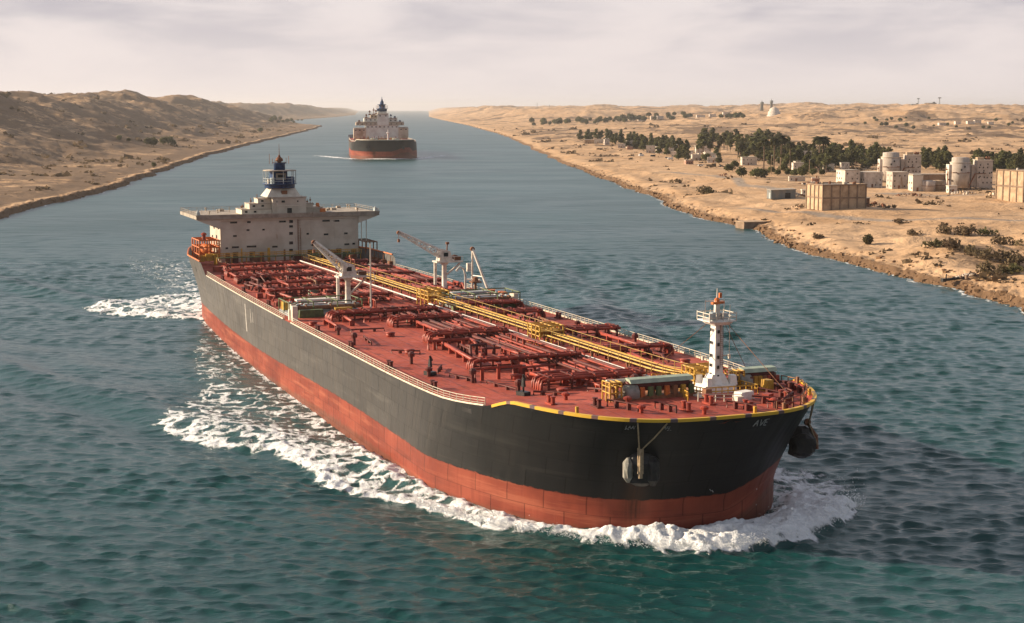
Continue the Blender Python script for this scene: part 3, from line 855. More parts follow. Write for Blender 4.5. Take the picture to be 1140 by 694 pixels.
for (a, b) in zip(loop[:3], loop[1:]):
    for h in (27.4, 27.85):
        wr.tube([(a[0], a[1], h), (b[0], b[1], h)], .05, 4)
    n = max(2, int(math.hypot(b[0] - a[0], b[1] - a[1]) / 2.2))
    for i in range(n + 1):
        x, y = a[0] + (b[0] - a[0]) * i / n, a[1] + (b[1] - a[1]) * i / n
        wr.box((x, y, 27.35), (.09, .09, 1.0))
wr.build('wing_railing', M['slab'], wing_o)
rng = random.Random(4)
for i in range(40):
    t = rng.uniform(-28, 20.6); s = rng.uniform(-27, F0 - 1)
    if -14 < t < 9: continue
    k = rng.random(); wm = MB()
    if k < .4: wm.box((s, -t, 27.15), (rng.uniform(.4, 1.2), rng.uniform(.5, 1.6), .5 + rng.random() * .4))
    elif k < .8: wm.lathe((s, -t, 26.9), [(.16, 0), (.16, .7), (.34, .75), (.3, 1.0)], 8)
    else: wm.tube([(s, -t, 26.9), (s, -t, 28.3)], .06, 5)
    wm.build('wing_fitting', M['roofdeck'], wing_o)
for sd, t in ((1, 20.5), (-1, -28.2)):
    MB().box((F0 - .4, -t, 27.4), (1.6, .9, 1.1), 0, .85).lathe((F0 - .4, -t, 27.9), [(.3, 0), (.3, .3), (.1, .5)], 8).build('wing_console', M['bluegrey'], wing_o)
# windows and doors of the front face, each its own pane and frame
def window(t, z, w=.95, h=.62, name='window', s=F0):
    f = MB()
    f.box2((s - .02, -t - w / 2 - .1, z - h / 2 - .1), (s + .07, -t + w / 2 + .1, z - h / 2)); f.box2((s - .02, -t - w / 2 - .1, z + h / 2), (s + .07, -t + w / 2 + .1, z + h / 2 + .1))
    f.box2((s - .02, -t - w / 2 - .1, z - h / 2), (s + .07, -t - w / 2, z + h / 2)); f.box2((s - .02, -t + w / 2, z - h / 2), (s + .07, -t + w / 2 + .1, z + h / 2))
    o = f.build(name, M['house'], ship)
    MB().box2((s - .02, -t - w / 2, z - h / 2), (s + .03, -t + w / 2, z + h / 2)).build('pane', M['glass'], o)
for t, z in ((-4.36, 24.85), (-4.33, 23.45), (-4.3, 21.65), (-4.25, 19.08), (-4.21, 17.04), (-4.18, 15.5)):
    window(t, z, 1.05, .8)
for t, z, ww in ((11.2, 25.0, 1.9), (7.13, 25.0, 1.0), (7.4, 22.9, .8), (10.95, 21.4, 1.0), (-2.0, 24.9, 1.9), (-14.07, 24.8, 2.1), (-17.0, 24.7, 1.6), (-14.0, 21.1, 1.3),
                 (-19.57, 21.2, 1.0), (10.9, 18.4, 1.9), (6.54, 18.45, 2.6), (0.2, 18.2, 1.5), (-19.8, 18.2, 1.4), (-21.75, 18.3, .8), (13.2, 18.2, .7), (12.9, 16.3, .8), (-11.0, 18.3, 2.6), (-8.9, 21.4, .7), (3.2, 22.9, .7)):
    window(t, z, ww, .5)
for t in (10.9, 6.4, -14.2, -9.5, -17.5):
    d = MB().box2((F0 - .02, -t - .75, DECK + .4), (F0 + .08, -t + .75, DECK + 2.9)).build('door', M['brown'], ship)
    MB().box2((F0 + .08, -t - .5, DECK + 1.9), (F0 + .11, -t + .2, DECK + 2.5)).build('pane', M['glass'], d)
pp = MB()
pp.tube([(F0 + .2, 6.2, DECK), (F0 + .2, 6.2, 25.6)], .10, 6); pp.tube([(F0 + .2, 6.9, DECK), (F0 + .2, 6.9, 23)], .07, 6)
for i in range(24): pp.box((F0 + .18, 6.55, DECK + .5 + i * .45), (.05, .7, .05))
pp.build('wall_ladder', M['rust'], ship)
# starboard side wall recesses
for s, z in ((-8.5, 23.6), (-11, 21.0), (-14, 23.4), (-9, 18.5), (-13, 18.3), (-16.5, 20.6)):
    MB().box2((s - .6, -14.9, z - .5), (s + .6, -14.78, z + .4)).build('side_window', M['glass'], ship)

# wheelhouse tower
tw = MB(); tw.box2((-7.2, -.25, 26.9), (-16, 8.9, 31.15)); tw_o = tw.build('wheelhouse', M['house'], ship)
MB().box2((-6.98, -.45, 31.15), (-16.2, 9.1, 31.42)).build('roof', M['roofdeck'], tw_o)
for t, z, ww, hh in ((-4.3, 27.75, 1.25, 1.3), (-2.6, 30.2, .9, .55), (-.9, 30.2, .35, .5), (-6.6, 30.2, .35, .4)):
    MB().box2((-7.25, -t - ww / 2, z - hh / 2), (-7.12, -t + ww / 2, z + hh / 2)).build('pane', M['glass'], tw_o)
tp = MB(); tp.tube([(-7.1, .9, 26.9), (-7.1, .9, 31.1)], .09, 5); tp.box2((-7.18, -.3, 29.0), (-7.1, 8.95, 29.14)); tp.build('trim', M['cream'], tw_o)
fr = MB(); fr.hexa([(-15.5, -1.7, 31.4), (-7.6, -1.7, 31.4), (-7.6, 7.7, 31.4), (-15.5, 7.7, 31.4)], [(-14, -.1, 33.7), (-9.0, -.1, 33.7), (-9.0, 6.4, 33.7), (-14, 6.4, 33.7)])
fr_o = fr.build('funnel_base', M['cream'], ship)
MB().box2((-8.0, 2.4, 32.1), (-9.6, 4.0, 33.1)).build('hatch', M['brown'], fr_o)
CT = (-11.4, 2.75)
bl = MB(); bl.lathe((CT[0], CT[1], 33.7), [(4.0, 0), (4.1, .2), (4.1, 1.0), (4.6, 1.05), (4.6, 1.25)], 20); bl_o = bl.build('radar_tower', M['blue'], ship)
bc = MB(); bc.box((CT[0], CT[1] - .3, 36.7), (4.2, 4.1, 3.7), 0, .95); bc.lathe((CT[0], CT[1], 38.5), [(1.55, 0), (1.5, 1.7), (1.75, 1.75), (1.75, 1.95)], 14); bc.build('tower_core', M['blue'], bl_o)
MB().box2((CT[0] + 2.08, CT[1] - 1.5, 35.9), (CT[0] + 2.16, CT[1] + 1.2, 37.7)).build('tower_panel', M['roofdeck'], bl_o)
MB().box2((CT[0] + 2.12, CT[1] - 1.0, 36.6), (CT[0] + 2.2, CT[1] + .8, 37.3)).build('tower_window', M['glass'], bl_o)
for k in range(10):
    a = 2 * math.pi * k / 10; x, y = CT[0] + 4.35 * math.cos(a), CT[1] + 4.35 * math.sin(a)
    MB().tube([(x, y, 34.9), (x, y, 38.4)], .10, 5).build('tower_post', M['bluegrey'], bl_o)
tr = MB()
for h in (35.6, 36.3, 38.35):
    tr.tube([(CT[0] + 4.4 * math.cos(a), CT[1] + 4.4 * math.sin(a), h) for a in [2 * math.pi * k / 20 for k in range(21)]], .07, 4)
tr.build('tower_railing', M['bluegrey'], bl_o)
tt = MB(); tt.lathe((CT[0], CT[1], 38.3), [(4.5, 0), (4.5, .22), (2, .24)], 20); tt.build('tower_platform', M['roofdeck'], bl_o)
for (x, y, c, d) in ((2.6, -2.6, 'bluegrey', (1, 1, 1.6)), (2.9, 2.3, 'blue', (1.2, 1.6, 1.9)), (-.5, 3.4, 'blue', (1.2, 1.0, 1.4)), (1.5, -3.2, 'house', (.9, .9, 1.2)), (2.4, 3.2, 'bluegrey', (.7, .7, 1.0))):
    MB().box((CT[0] + x, CT[1] + y, 34.95 + d[2] / 2), d, .2, .9).build('tower_locker', M[c], bl_o)
rd = MB(); rd.lathe((CT[0], CT[1], 40.4), [(.4, 0), (.5, .3), (1.0, .5), (1.05, .9), (.85, 1.3), (.4, 1.65), (.22, 2.2)], 12); rd.build('radar_dome', M['rust'], ship)
ms = MB(); ms.tube([(CT[0], CT[1], 41.5), (CT[0], CT[1], 45.6)], .13, 6, .05); ms.tube([(CT[0], CT[1] - 1.9, 40.5), (CT[0], CT[1] + 1.9, 40.5)], .1, 5)
for y, h in ((-1.9, 41.6), (1.9, 41.8), (-1.2, 41.2), (2.6, 42.3), (-2.7, 42.9)): ms.tube([(CT[0], CT[1] + y, 40.2), (CT[0], CT[1] + y, h)], .07, 5)
ms.build('signal_mast', M['brown'], ship)
# stepped deckhouses beside the wheelhouse
for (t0, t1, s0, s1, z0, z1, m) in ((8.4, .3, -8.6, -16, 26.9, 28.1, 'cream'), (6.2, .3, -9.0, -15, 28.1, 29.6, 'house'), (3.8, .3, -9.4, -14, 29.6, 30.9, 'cream'), (-8.9, -13.7, -9, -16, 26.9, 28.2, 'roofdeck'), (-8.9, -11.5, -10, -15, 28.2, 29.3, 'house')):
    d = MB().box2((s0, -t0, z0), (s1, -t1, z1)).build('deckhouse', M[m], ship)
    MB().box2((s0 + .15, -t0 - .15, z1), (s1, -t1 + (.15 if t1 < 0 else -.02), z1 + .15)).build('roof', M['roofdeck'], d)
    if t0 > 0:
        for q in range(2):
            t = t0 - 1.2 - q * 2.4
            if t > t1 + .6: MB().box2((s0 - .02, -t - .35, z1 - .8), (s0 + .05, -t + .35, z1 - .3)).build('pane', M['glass'], d)
an = MB()
for (t, s, h) in ((8, -9, 2.6), (5.6, -10, 4.2), (7.3, -14, 2.0), (3.2, -13, 5.0), (-10.2, -11, 3.6), (-11.3, -12, 4.0), (-13.2, -10, 1.8), (-12.5, -14, 2.4)):
    an.tube([(s, -t, 27), (s, -t, 27 + h)], .09, 5)
    an.box((s, -t, 27 + h * .8), (.35, .5, .35))
an.build('antenna_post', M['rust'], ship)
lr = MB().lathe((-9.5, 12.7, 28.5), [(.5, -.0), (.55, .5), (.4, 1.0)], 8).box((-9.5, 14.0, 27.5), (1.4, 1.6, 1.0)); lr.build('liferaft_canister', M['orange'], ship)

# stern deck frames beside the house
def frame(name, mat, s0, s1, t0, t1, z0, z1, ns, ntt, nz, r=.16):
    mb = MB()
    ss = [s0 + (s1 - s0) * i / ns for i in range(ns + 1)]; ts = [t0 + (t1 - t0) * i / ntt for i in range(ntt + 1)]; zs = [z0 + (z1 - z0) * (i + 1) / nz for i in range(nz)]
    for s in ss:
        for t in ts: mb.tube([(s, -t, z0), (s, -t, z1)], r, 5)
    for z in zs:
        for s in ss: mb.tube([(s, -t0, z), (s, -t1, z)], r * .8, 4)
        for t in ts: mb.tube([(s0, -t, z), (s1, -t, z)], r * .8, 4)
    return mb.build(name, mat, ship)
frame('lifeboat_frame', M['orange'], -14, -4, 15.6, 20.8, 15.0, 20.6, 3, 2, 3, .20)
frame('lifeboat_frame', M['brown'], -12, -2, -24, -27.2, 14.3, 19.0, 3, 1, 2, .18)
lb = MB(); lb.lathe((-9, -18.3, 18.0), [(.2, -4), (.9, -3.2), (1.3, -1.5), (1.35, 1.5), (.95, 3.1), (.2, 3.9)], 12, 'x'); lb.build('lifeboat', M['orange'], ship)
mb = MB(); mb.box((-3.5, -18.2, 16.2), (1.6, 2.2, 1.8)).box((-5, -20.1, 15.8), (2, 1.4, 1.5)).lathe((-2, -17, DECK), [(.5, 0), (.5, 2.4), (.8, 2.6), (.3, 3.0)], 10); mb.build('mooring_gear', M['yellow'], ship)
mb = MB(); mb.lathe((-6, -19.2, 20.6), [(.5, 0), (.5, 1.2), (.75, 1.3), (.75, 1.7), (.2, 2.0)], 10); mb.build('davit_head', M['pipe'], ship)
for t in (-24.3, -25.7):
    MB().tube([(-7, -t, 18.8), (-7, -t, 25.6)], .13, 5).build('wing_stay', M['cream'], ship)
mb = MB()
for (s, t) in ((-4, -25), (-1, -26), (2, -24.5), (6, -24), (10, -23.8), (14, -24), (19, -24.4)):
    mb.box((s, -t, DECK + .7), (1.6, 1.2, 1.5)).tube([(s, -t, DECK), (s, -t, DECK + 2.8)], .12, 5)
mb.build('mooring_gear', M['brown'], ship)
# gangway of green and yellow rails in front of the house
wk = MB(); wk.box2((-1.2, -17, DECK + 1.9), (.6, 22, DECK + 2.1)); wk_o = wk.build('cross_walkway', M['green'], ship)
wl = MB()
for x in (-1.2, .6):
    for h in (2.6, 3.1): wl.tube([(x, -17, DECK + h), (x, 22, DECK + h)], .06, 4)
    for i in range(21): wl.box((x, -17 + i * 1.95, DECK + 2.6), (.1, .1, 1.1))
for i in range(11): wl.tube([(-.3, -17 + i * 3.9, DECK), (-.3, -17 + i * 3.9, DECK + 2)], .14, 5)
wl.build('handrail', M['yellow'], wk_o)
for (t, w_, h_, c) in ((13.5, 1.2, 3.0, 'brown'), (2.5, .7, 4.0, 'yellow'), (-1.8, .5, 3.4, 'brown'), (9.8, .4, 4.0, 'yellow'), (-5.5, 2.4, 1.9, 'pipe_dark'), (-12.5, 1.2, 2.8, 'pipe_dark'), (11.6, 1.6, 2.0, 'pipe_dark'), (4.4, 1.2, 2.8, 'brown'), (-21, 1.4, 2.8, 'brown'), (-10, 1.6, 2.4, 'green'), (-15, 2.2, 2.6, 'brown'), (-19, 2.0, 2.2, 'green'), (6, 2.6, 2.0, 'brown')):
    MB().box((-3.4, -t, DECK + h_ / 2), (w_, w_, h_), 0, .8).build('deck_locker', M[c], ship)

# ------------------------------------------------------------------ deck piping
def cat_t(s): return -5.7 - (s - 6) * (3.7 / 205)
# yellow walkway and pipe rack along the middle
def long_pipe(s0, s1, dt, h, r, mat, n=24, name='deck_pipe', wob=.0):
    pts = []
    for i in range(n + 1):
        s = s0 + (s1 - s0) * i / n; t = cat_t(s) + dt
        pts.append((s, -t, deck_z(s) + .28 + h))
    return MB().tube(pts, r * .78, 8).build(name, mat, ship)
SPANS = ((6, 98), (105, 156), (161, 211))
for (a, b) in SPANS:
    for dt, h, r, m in ((-1.7, 1.9, .15, 'yellow'), (-.95, 1.75, .17, 'brown'), (-.2, 1.95, .17, 'gold'), (.55, 1.7, .17, 'pipe_dark'), (1.2, 1.85, .16, 'gold')):
        long_pipe(a, b, dt, h, r, M[m], 20, 'catwalk_pipe')
    long_pipe(a, b, 2.2, .9, .22, M['white'], 20, 'catwalk_pipe')
    n = int((b - a) / 6)
    for i in range(n + 1):
        s = a + (b - a) * i / n; t = cat_t(s); z = deck_z(s) + .28
        rk = MB()
        for q in (-2.2, 1.5): rk.box((s, -(t + q), z + .85), (.28, .28, 1.75))
        rk.box((s, -(t - .35), z + 1.66), (.3, 4.1, .22)); rk.build('pipe_rack', M['brown'], ship)
    hr = MB()
    for q in (-2.3, 1.6):
        for h in (2.9,): hr.tube([(s, -(cat_t(s) + q), deck_z(s) + .28 + h) for s in np.linspace(a, b, 12)], .055, 4)
        for s in np.linspace(a, b, int((b - a) / 3.2)): hr.box((s, -(cat_t(s) + q), deck_z(s) + .28 + 2.25), (.08, .08, 1.4))
    hr.build('catwalk_handrail', M['gold2'], ship)
def junction(s, hw, name='pipe_junction'):
    t = cat_t(s); z = deck_z(s) + .28; mb = MB()
    for i in range(4):
        for j in range(3): mb.tube([(s - hw + 2 * hw * i / 3, -(t - 2.2 + 2.2 * j), z), (s - hw + 2 * hw * i / 3, -(t - 2.2 + 2.2 * j), z + 3.4)], .16, 5)
    for h in (1.6, 2.4, 3.3):
        for j in range(3): mb.tube([(s - hw, -(t - 2.2 + 2.2 * j), z + h), (s + hw, -(t - 2.2 + 2.2 * j), z + h)], .13, 5)
        for i in range(4): mb.tube([(s - hw + 2 * hw * i / 3, -(t - 2.4), z + h), (s - hw + 2 * hw * i / 3, -(t + 2.4), z + h)], .13, 5)
    mb.box((s, -t, z + 2.35), (hw * 1.7, 3.6, .16))
    rg = random.Random(int(s))
    for k in range(10): mb.lathe((s + rg.uniform(-hw, hw), -(t + rg.uniform(-2, 2)), z + rg.uniform(.6, 2.5)), [(.1, -.5), (.42, -.4), (.42, .1), (.18, .2), (.18, .55), (.36, .6), (.36, .7)], 8)
    return mb.build(name, M['yellow'], ship)
junction(158.4, 2.6); junction(101.5, 3.6); junction(212.5, 1.8)

# red longitudinal lines to starboard of the walkway
rg = random.Random(11)
for k, dt in enumerate((3.4, 4.3, 5.2, 6.2, 7.1, 8.1, 9.0)):
    for (a, b) in ((8, 98), (108, 206)):
        if rg.random() < .12: continue
        e = rg.uniform(-8, 0)
        long_pipe(a + rg.uniform(0, 6), b + e - (k * 1.4 if b > 200 else 0), dt, rg.uniform(.7, 1.35), rg.uniform(.22, .36), M['pipe' if k % 3 else 'pipe_dark'], 14)
for (a, b, dt, h, r) in ((108, 172, 11.2, 1.0, .42), (108, 160, 12.6, .9, .34), (20, 96, 11, 1.0, .36), (24, 92, 12.4, .9, .40), (30, 96, 14.0, .8, .28), (20, 90, 16.5, .7, .32),
                         (14, 70, -4.0, 1.0, .34), (14, 96, -5.2, 1.1, .36), (20, 96, -6.6, .9, .30), (30, 96, -8.4, 1.2, .34), (22, 72, -10.5, .8, .34), (20, 96, -13, .9, .30),
                         (108, 154, -4.2, .9, .32), (163, 206, -4.0, .9, .30), (108, 150, -5.5, 1.0, .34), (164, 200, -5.4, .8, .28), (28, 88, 19, .8, .26), (24, 80, -15.5, .9, .36)):
    long_pipe(a, b, dt, h, r, M['pipe' if rg.random() < .7 else 'pipe_dark'], 10)

def crossover(s, t0, t1, n=4, h=1.5, r=.34, gap=.85, ends=True, mat='pipe', endbox=None):
    """bundle of pipes lying athwartships on trestles, turning down at the outer end"""
    mb = MB(); sg = 1 if t1 < t0 else -1
    r *= .62; n += 1; gap *= .85
    for k in range(n):
        x = s + (k - (n - 1) / 2) * gap; hh = h + .22 * (k % 2)
        a = P(x, t0, hh); b = P(x, t1, hh)
        pts = []
        if ends:
            pts += [P(x, t0, .1), P(x, t0, hh - .7), (a[0], a[1] + sg * .25, a[2] - .2), (a[0], a[1] + sg * .8, a[2])]
        else: pts.append(a)
        pts += [((a[0] + b[0]) / 2, (a[1] + b[1]) / 2, P(x, (t0 + t1) / 2, hh)[2]), b]
        mb.tube(pts, r, 8)
        for q in np.linspace(.12, .9, 5):
            t = t0 + (t1 - t0) * q; c = P(x, t, hh)
            mb.lathe(c, [(r * 1.45, -.12), (r * 1.45, .12)], 10, 'y')
    o = mb.build('pipe_crossover', M[mat], ship)
    sp = MB(); L_ = abs(t1 - t0); m = max(2, int(L_ / 3.5))
    for i in range(m + 1):
        t = t0 + (t1 - t0) * (.06 + .88 * i / m)
        for x in (s - gap * n / 2, s + gap * n / 2): c = P(x, t, 0); sp.box((c[0], c[1], c[2] + h * .5), (.3, .3, h + .1))
        c = P(s, t, h - r - .1); sp.box(c, (gap * n + .4, .32, .22))
        c = P(s, t, h + r + .22); sp.box(c, (gap * n + .2, .2, .14))
    for x in (s - gap * n / 2, s + gap * n / 2): sp.tube([P(x, t0 + (t1 - t0) * .06, .25), P(x, t0 + (t1 - t0) * .94, .25)], .13, 4)
    sp.build('trestle', M['pipe_dark'], o)
    if endbox:
        eb = MB()
        for q in range(2):
            c = P(s, t1 + sg * (.4 + q * 1.1), h); eb.box(c, (gap * n + .6, .5, 1.6))
            for k in range(n): eb.lathe(P(s + (k - (n - 1) / 2) * gap, t1 + sg * (.4 + q * 1.1), h + .7), [(.18, 0), (.18, .5), (.45, .55), (.45, .68)], 8)
        eb.build('valve_head', M[endbox], o)
    return o
# forward tanks, starboard then port
crossover(150, 10.6, -4.2, 4, 1.6, .40, .9)
crossover(180, 13.6, -4.8, 3, 1.5, .42, .95)
crossover(199.5, 10.6, -6.2, 4, 1.6, .42, .95)
crossover(153.2, -24.6, -10.8, 4, 1.6, .42, .95, False, 'pipe', 'orange')
crossover(176, -23.4, -10, 3, 1.5, .40, .95)
crossover(128, 10.2, -3, 4, 1.5, .40, .9)
crossover(126, -21.5, -9.5, 4, 1.5, .40, .9)
crossover(115, 18.5, -3, 5, 1.3, .42, .95)
crossover(111, -23, -9.5, 5, 1.4, .38, .9)
for (s, a, b, n) in ((90, 17, -2, 4), (74, 21, -1, 4), (60, 18.5, -1, 4), (44, 21.5, 0, 5), (28, 20.5, 0, 4), (14, 18, -1, 4), (88, -22, -9.5, 4), (66, -22.5, -8.5, 4), (48, -21, -8.5, 4), (30, -21, -8, 4), (14, -20, -8, 4)):
    crossover(s, a, b, n + 1, 1.2 + .3 * rg.random(), .27, .66, rg.random() < .7, 'pipe' if rg.random() < .6 else 'pipe_dark')

# branch lines running fore and aft outside the bundles
for (s0, t0, s1, t1, r) in ((150, 9.6, 176, 11.6, .34), (152, -13.5, 172, -13, .34), (180, 6.2, 198, 5.4, .34), (182, 4.6, 199, 3.6, .3), (128, 5.8, 148, 6.0, .3), (113, 16, 124, 16.5, .3), (126, -15, 150, -16.5, .34), (155, -20, 173, -20.5, .3),
                           (178, -15, 190, -13, .28), (84, 18, 60, 20, .3), (40, 20, 20, 19.6, .3), (64, -18, 40, -17.5, .3), (120, 20.5, 129, 20.8, .26)):
    mb = MB(); h = .95
    mb.tube([P(s0, t0, .2), P(s0, t0, h), P(s0 + (s1 - s0) * .5, (t0 + t1) / 2, h), P(s1, t1, h), P(s1, t1, .1)], r, 8)
    n = max(2, int(abs(s1 - s0) / 4))
    for i in range(n + 1):
        q = i / n; mb.box(P(s0 + (s1 - s0) * q, t0 + (t1 - t0) * q, h / 2), (.3, 1.0, h))
    mb.build('branch_pipe', M['pipe'], ship)

# low deck pieces: vents, hatches, valves, bollards, small loops
def vent(s, t, h=1.5, m='pipe_dark'):
    return MB().lathe(P(s, t, -.1), [(.28, 0), (.28, h * .6), (.55, h * .62), (.6, h * .85), (.3, h)], 9).build('deck_vent', M[m], ship)
def hatch(s, t, w_=1.6, m='pipe'):
    a = P(s, t, 0); o = MB().lathe(a, [(w_ * .6, -.1), (w_ * .6, .55)], 12).lathe((a[0], a[1], a[2] + .55), [(w_ * .68, 0), (w_ * .68, .16), (w_ * .2, .26)], 12).build('tank_hatch', M[m], ship)
    return o
def bollard(s, t, m='pipe_dark'):
    a = P(s, t, 0); mb = MB().box((a[0], a[1], a[2] + .1), (2.2, .9, .25))
    for q in (-.65, .65): mb.lathe((a[0] + q, a[1], a[2] + .2), [(.3, 0), (.28, .8), (.38, .82), (.38, 1.0)], 10)
    return mb.build('bollard', M[m], ship)
def valve(s, t, m='pipe'):
    a = P(s, t, 0); mb = MB().box((a[0], a[1], a[2] + .35), (.9, .9, .8), .2, .8); mb.tube([(a[0], a[1], a[2] + .7), (a[0], a[1], a[2] + 1.5)], .1, 5)
    mb.lathe((a[0], a[1], a[2] + 1.5), [(.42, 0), (.42, .1)], 10)
    return mb.build('deck_valve', M[m], ship)
for (s, t) in ((202.5, 14.7), (182.1, 21.2), (147, 22.8), (190, 17), (204, -3), (206, 2), (196, -19), (186, -12), (166, -22), (143, -21.5), (170, 20), (134, 22), (206, -14), (208, -17), (209, -12), (207, -6.5), (213, -3)):
    vent(s, t, 1.4 + rg.random())
for (s, t) in ((160, 17), (190, 10), (140, 14), (168, -16), (186, -21), (134, -14), (120, 23), (205, 9), (118, -17)):
    hatch(s, t, 1.3)
for i in range(34):
    s = rg.uniform(12, 96); t = rg.choice((rg.uniform(3, 22), rg.uniform(-22, -9)))
    (vent if rg.random() < .4 else valve)(s, t)
for i in range(26):
    s = rg.uniform(110, 206); t = rg.choice((rg.uniform(2, 8), rg.uniform(-6, 2), rg.uniform(-19, -11)))
    valve(s, t, 'pipe' if rg.random() < .6 else 'pipe_dark')
for s in (36, 62, 88, 128, 150, 172, 192):
    for sd in (1, -1): bollard(s, sd * (deck_half(s) - 1.9))
# small rigged pieces on the open deck
def deck_loop(s, t, ds, dt, h=.5):
    mb = MB(); mb.tube([P(s, t, 0), P(s, t, h), P(s + ds, t + dt, h), P(s + ds, t + dt, 0)], .14, 6)
    for q in (.3, .7): mb.box(P(s + ds * q, t + dt * q, h * .5), (.5, .5, h))
    return mb.build('pipe_loop', M['pipe_dark'], ship)
for a in ((184, 18.5, 6, -2), (192, 15.5, 8, -1.5), (158, 19.5, 3, -4), (140, 19, 8, 1), (176, 17, 4, 2), (132, 19, 1, -6), (186, -17, 5, 2), (144, -15, 7, 0), (166, -12, 6, -1), (205, 5, 5, -2), (176, -16, 1, 5), (204, 13, 4, -3)):
    deck_loop(*a)
def chimney_post(s, t):
    a = P(s, t, 0); mb = MB().box((a[0], a[1], a[2] + .3), (1.8, 1.2, .6), .3).tube([a, (a[0], a[1], a[2] + 3.0)], .16, 6).box((a[0], a[1], a[2] + 1.9), (.5, .5, 1.3), .4, .6).tube([(a[0], a[1], a[2] + 2.9), (a[0] - .6, a[1] + .5, a[2] + 2.2)], .2, 6)
    return mb.build('hose_post', M['black'], ship)
chimney_post(181, 20.6); chimney_post(203.6, 14.4)

# the crowded after deck: short lines, valves, drip boxes
rg = random.Random(29)
def stub(s, t, m):
    mb = MB(); h = rg.uniform(.5, 1.9); r = rg.uniform(.13, .30); L_ = rg.uniform(2, 11)
    if rg.random() < .62: ds, dt = L_, rg.uniform(-.4, .4)
    else: ds, dt = rg.uniform(-.3, .3), L_ * .8
    if abs(t + dt) > 22.5: dt = -dt
    pts = [P(s, t, 0), P(s, t, h), P(s + ds, t + dt, h)]
    if rg.random() < .6: pts += [P(s + ds, t + dt, 0)]
    else: pts += [P(s + ds + rg.uniform(.5, 2), t + dt + rg.uniform(-1.5, 1.5), h), P(s + ds + 2, t + dt, .1)]
    mb.tube(pts, r, 7)
    for q in np.linspace(.15, .85, 3): mb.box(P(s + ds * q, t + dt * q, h * .5), (.35, .5, h))
    if rg.random() < .5: mb.lathe(P(s + ds * .5, t + dt * .5, h), [(.2, 0), (.2, .5), (.45, .55), (.45, .65)], 8)
    return mb.build('pipe_stub', M[m], ship)
for i in range(96):
    s = rg.uniform(8, 96) if i < 68 else rg.uniform(110, 198); t = rg.uniform(2, 22) if rg.random() < .6 else rg.uniform(-22, -9)
    if i >= 68: t = rg.uniform(-4, 9) if rg.random() < .6 else rg.uniform(-20, -10)
    stub(s, t, rg.choice(('pipe', 'pipe', 'pipe_dark', 'pipe_dark', 'pipe_dark', 'brown', 'crane' if i % 9 == 0 else 'pipe')))
for i in range(40):
    s = rg.uniform(8, 97); t = rg.uniform(2, 23) if rg.random() < .6 else rg.uniform(-23, -9); d = (rg.uniform(.5, 2.2), rg.uniform(.5, 2.6), rg.uniform(.4, 1.5)); c = P(s, t, d[2] / 2)
    MB().box(c, d, rg.random() * .2, .9).build('drip_box', M[rg.choice(('pipe', 'pipe_dark', 'pipe_dark', 'brown', 'crane', 'palegreen'))], ship)

# ------------------------------------------------------------------ cargo manifold amidships
for sg, t0, t1 in ((1, 24.4, 9.5), (-1, -24.6, -9.5)):
    mb = MB(); a = P(102, t0, 0); mb.box2((98.5, -t0, DECK + .1), (107.5, -t1, DECK + .75)); tray = mb.build('manifold_tray', M['bluegrey'], ship)
    for k in range(6):
        x = 99.6 + k * 1.35; mb = MB()
        mb.tube([(x, -t1, DECK + 1.7), (x, -(t0 - sg * 2.4), DECK + 1.7)], .42, 10)
        for q in (.1, .5, .9): mb.lathe((x, -(t1 + (t0 - sg * 2.4 - t1) * q), DECK + 1.7), [(.62, -.14), (.62, .14)], 10, 'y')
        mb.lathe((x, -(t0 - sg * 2.2), DECK + 1.7), [(.66, -.2), (.66, .2)], 12, 'y')
        mb.build('manifold_pipe', M[('bluegrey', 'pipe', 'white', 'pipe_dark', 'bluegrey', 'brown')[k]], ship)
    mb = MB()
    for q in (0, .33, .66, 1):
        t = t0 + (t1 - t0) * q
        for x in (98.8, 103, 107.2): mb.tube([(x, -t, DECK + .3), (x, -t, DECK + 2.9)], .13, 5)
        mb.tube([(98.8, -t, DECK + 2.9), (107.2, -t, DECK + 2.9)], .12, 5)
    for x in (98.8, 107.2): mb.tube([(x, -t0, DECK + 2.9), (x, -t1, DECK + 2.9)], .12, 5)
    mb.build('manifold_frame', M['green'], ship)
    for (x, t, d, c) in ((108.6, t0 - sg * 4, (1.2, 5, 1.5), 'green'), (97.2, t0 - sg * 8, (1.6, 6, 1.3), 'bluegrey'), (109, t0 - sg * 10.5, (1.4, 3.6, 1.7), 'yellow'), (100, t0 - sg * 1.0, (3, 1.2, 2.2), 'yellow' if sg > 0 else 'orange'), (106, t0 - sg * .9, (2.6, 1.0, 2.6), 'house'), (110, t0 - sg * 14, (1.4, 4.0, 1.3), 'green')):
        MB().box((x, -t, DECK + .1 + d[2] / 2), d, 0, .94).build('equipment_box', M[c], ship)
    MB().box2((97.6, -t0 + sg * 3.5, DECK + 2.2), (99.4, -t1 - sg * 3, DECK + 2.5)).build('gangway', M['white' if sg > 0 else 'bluegrey'], ship)
mb = MB().box((112, -24.6, DECK + 1.4), (1.5, 1.0, 3.0)).box((110.6, -25.0, DECK + 1.0), (.8, .7, 2.2)); mb.build('boarding_gate', M['cream'], ship)

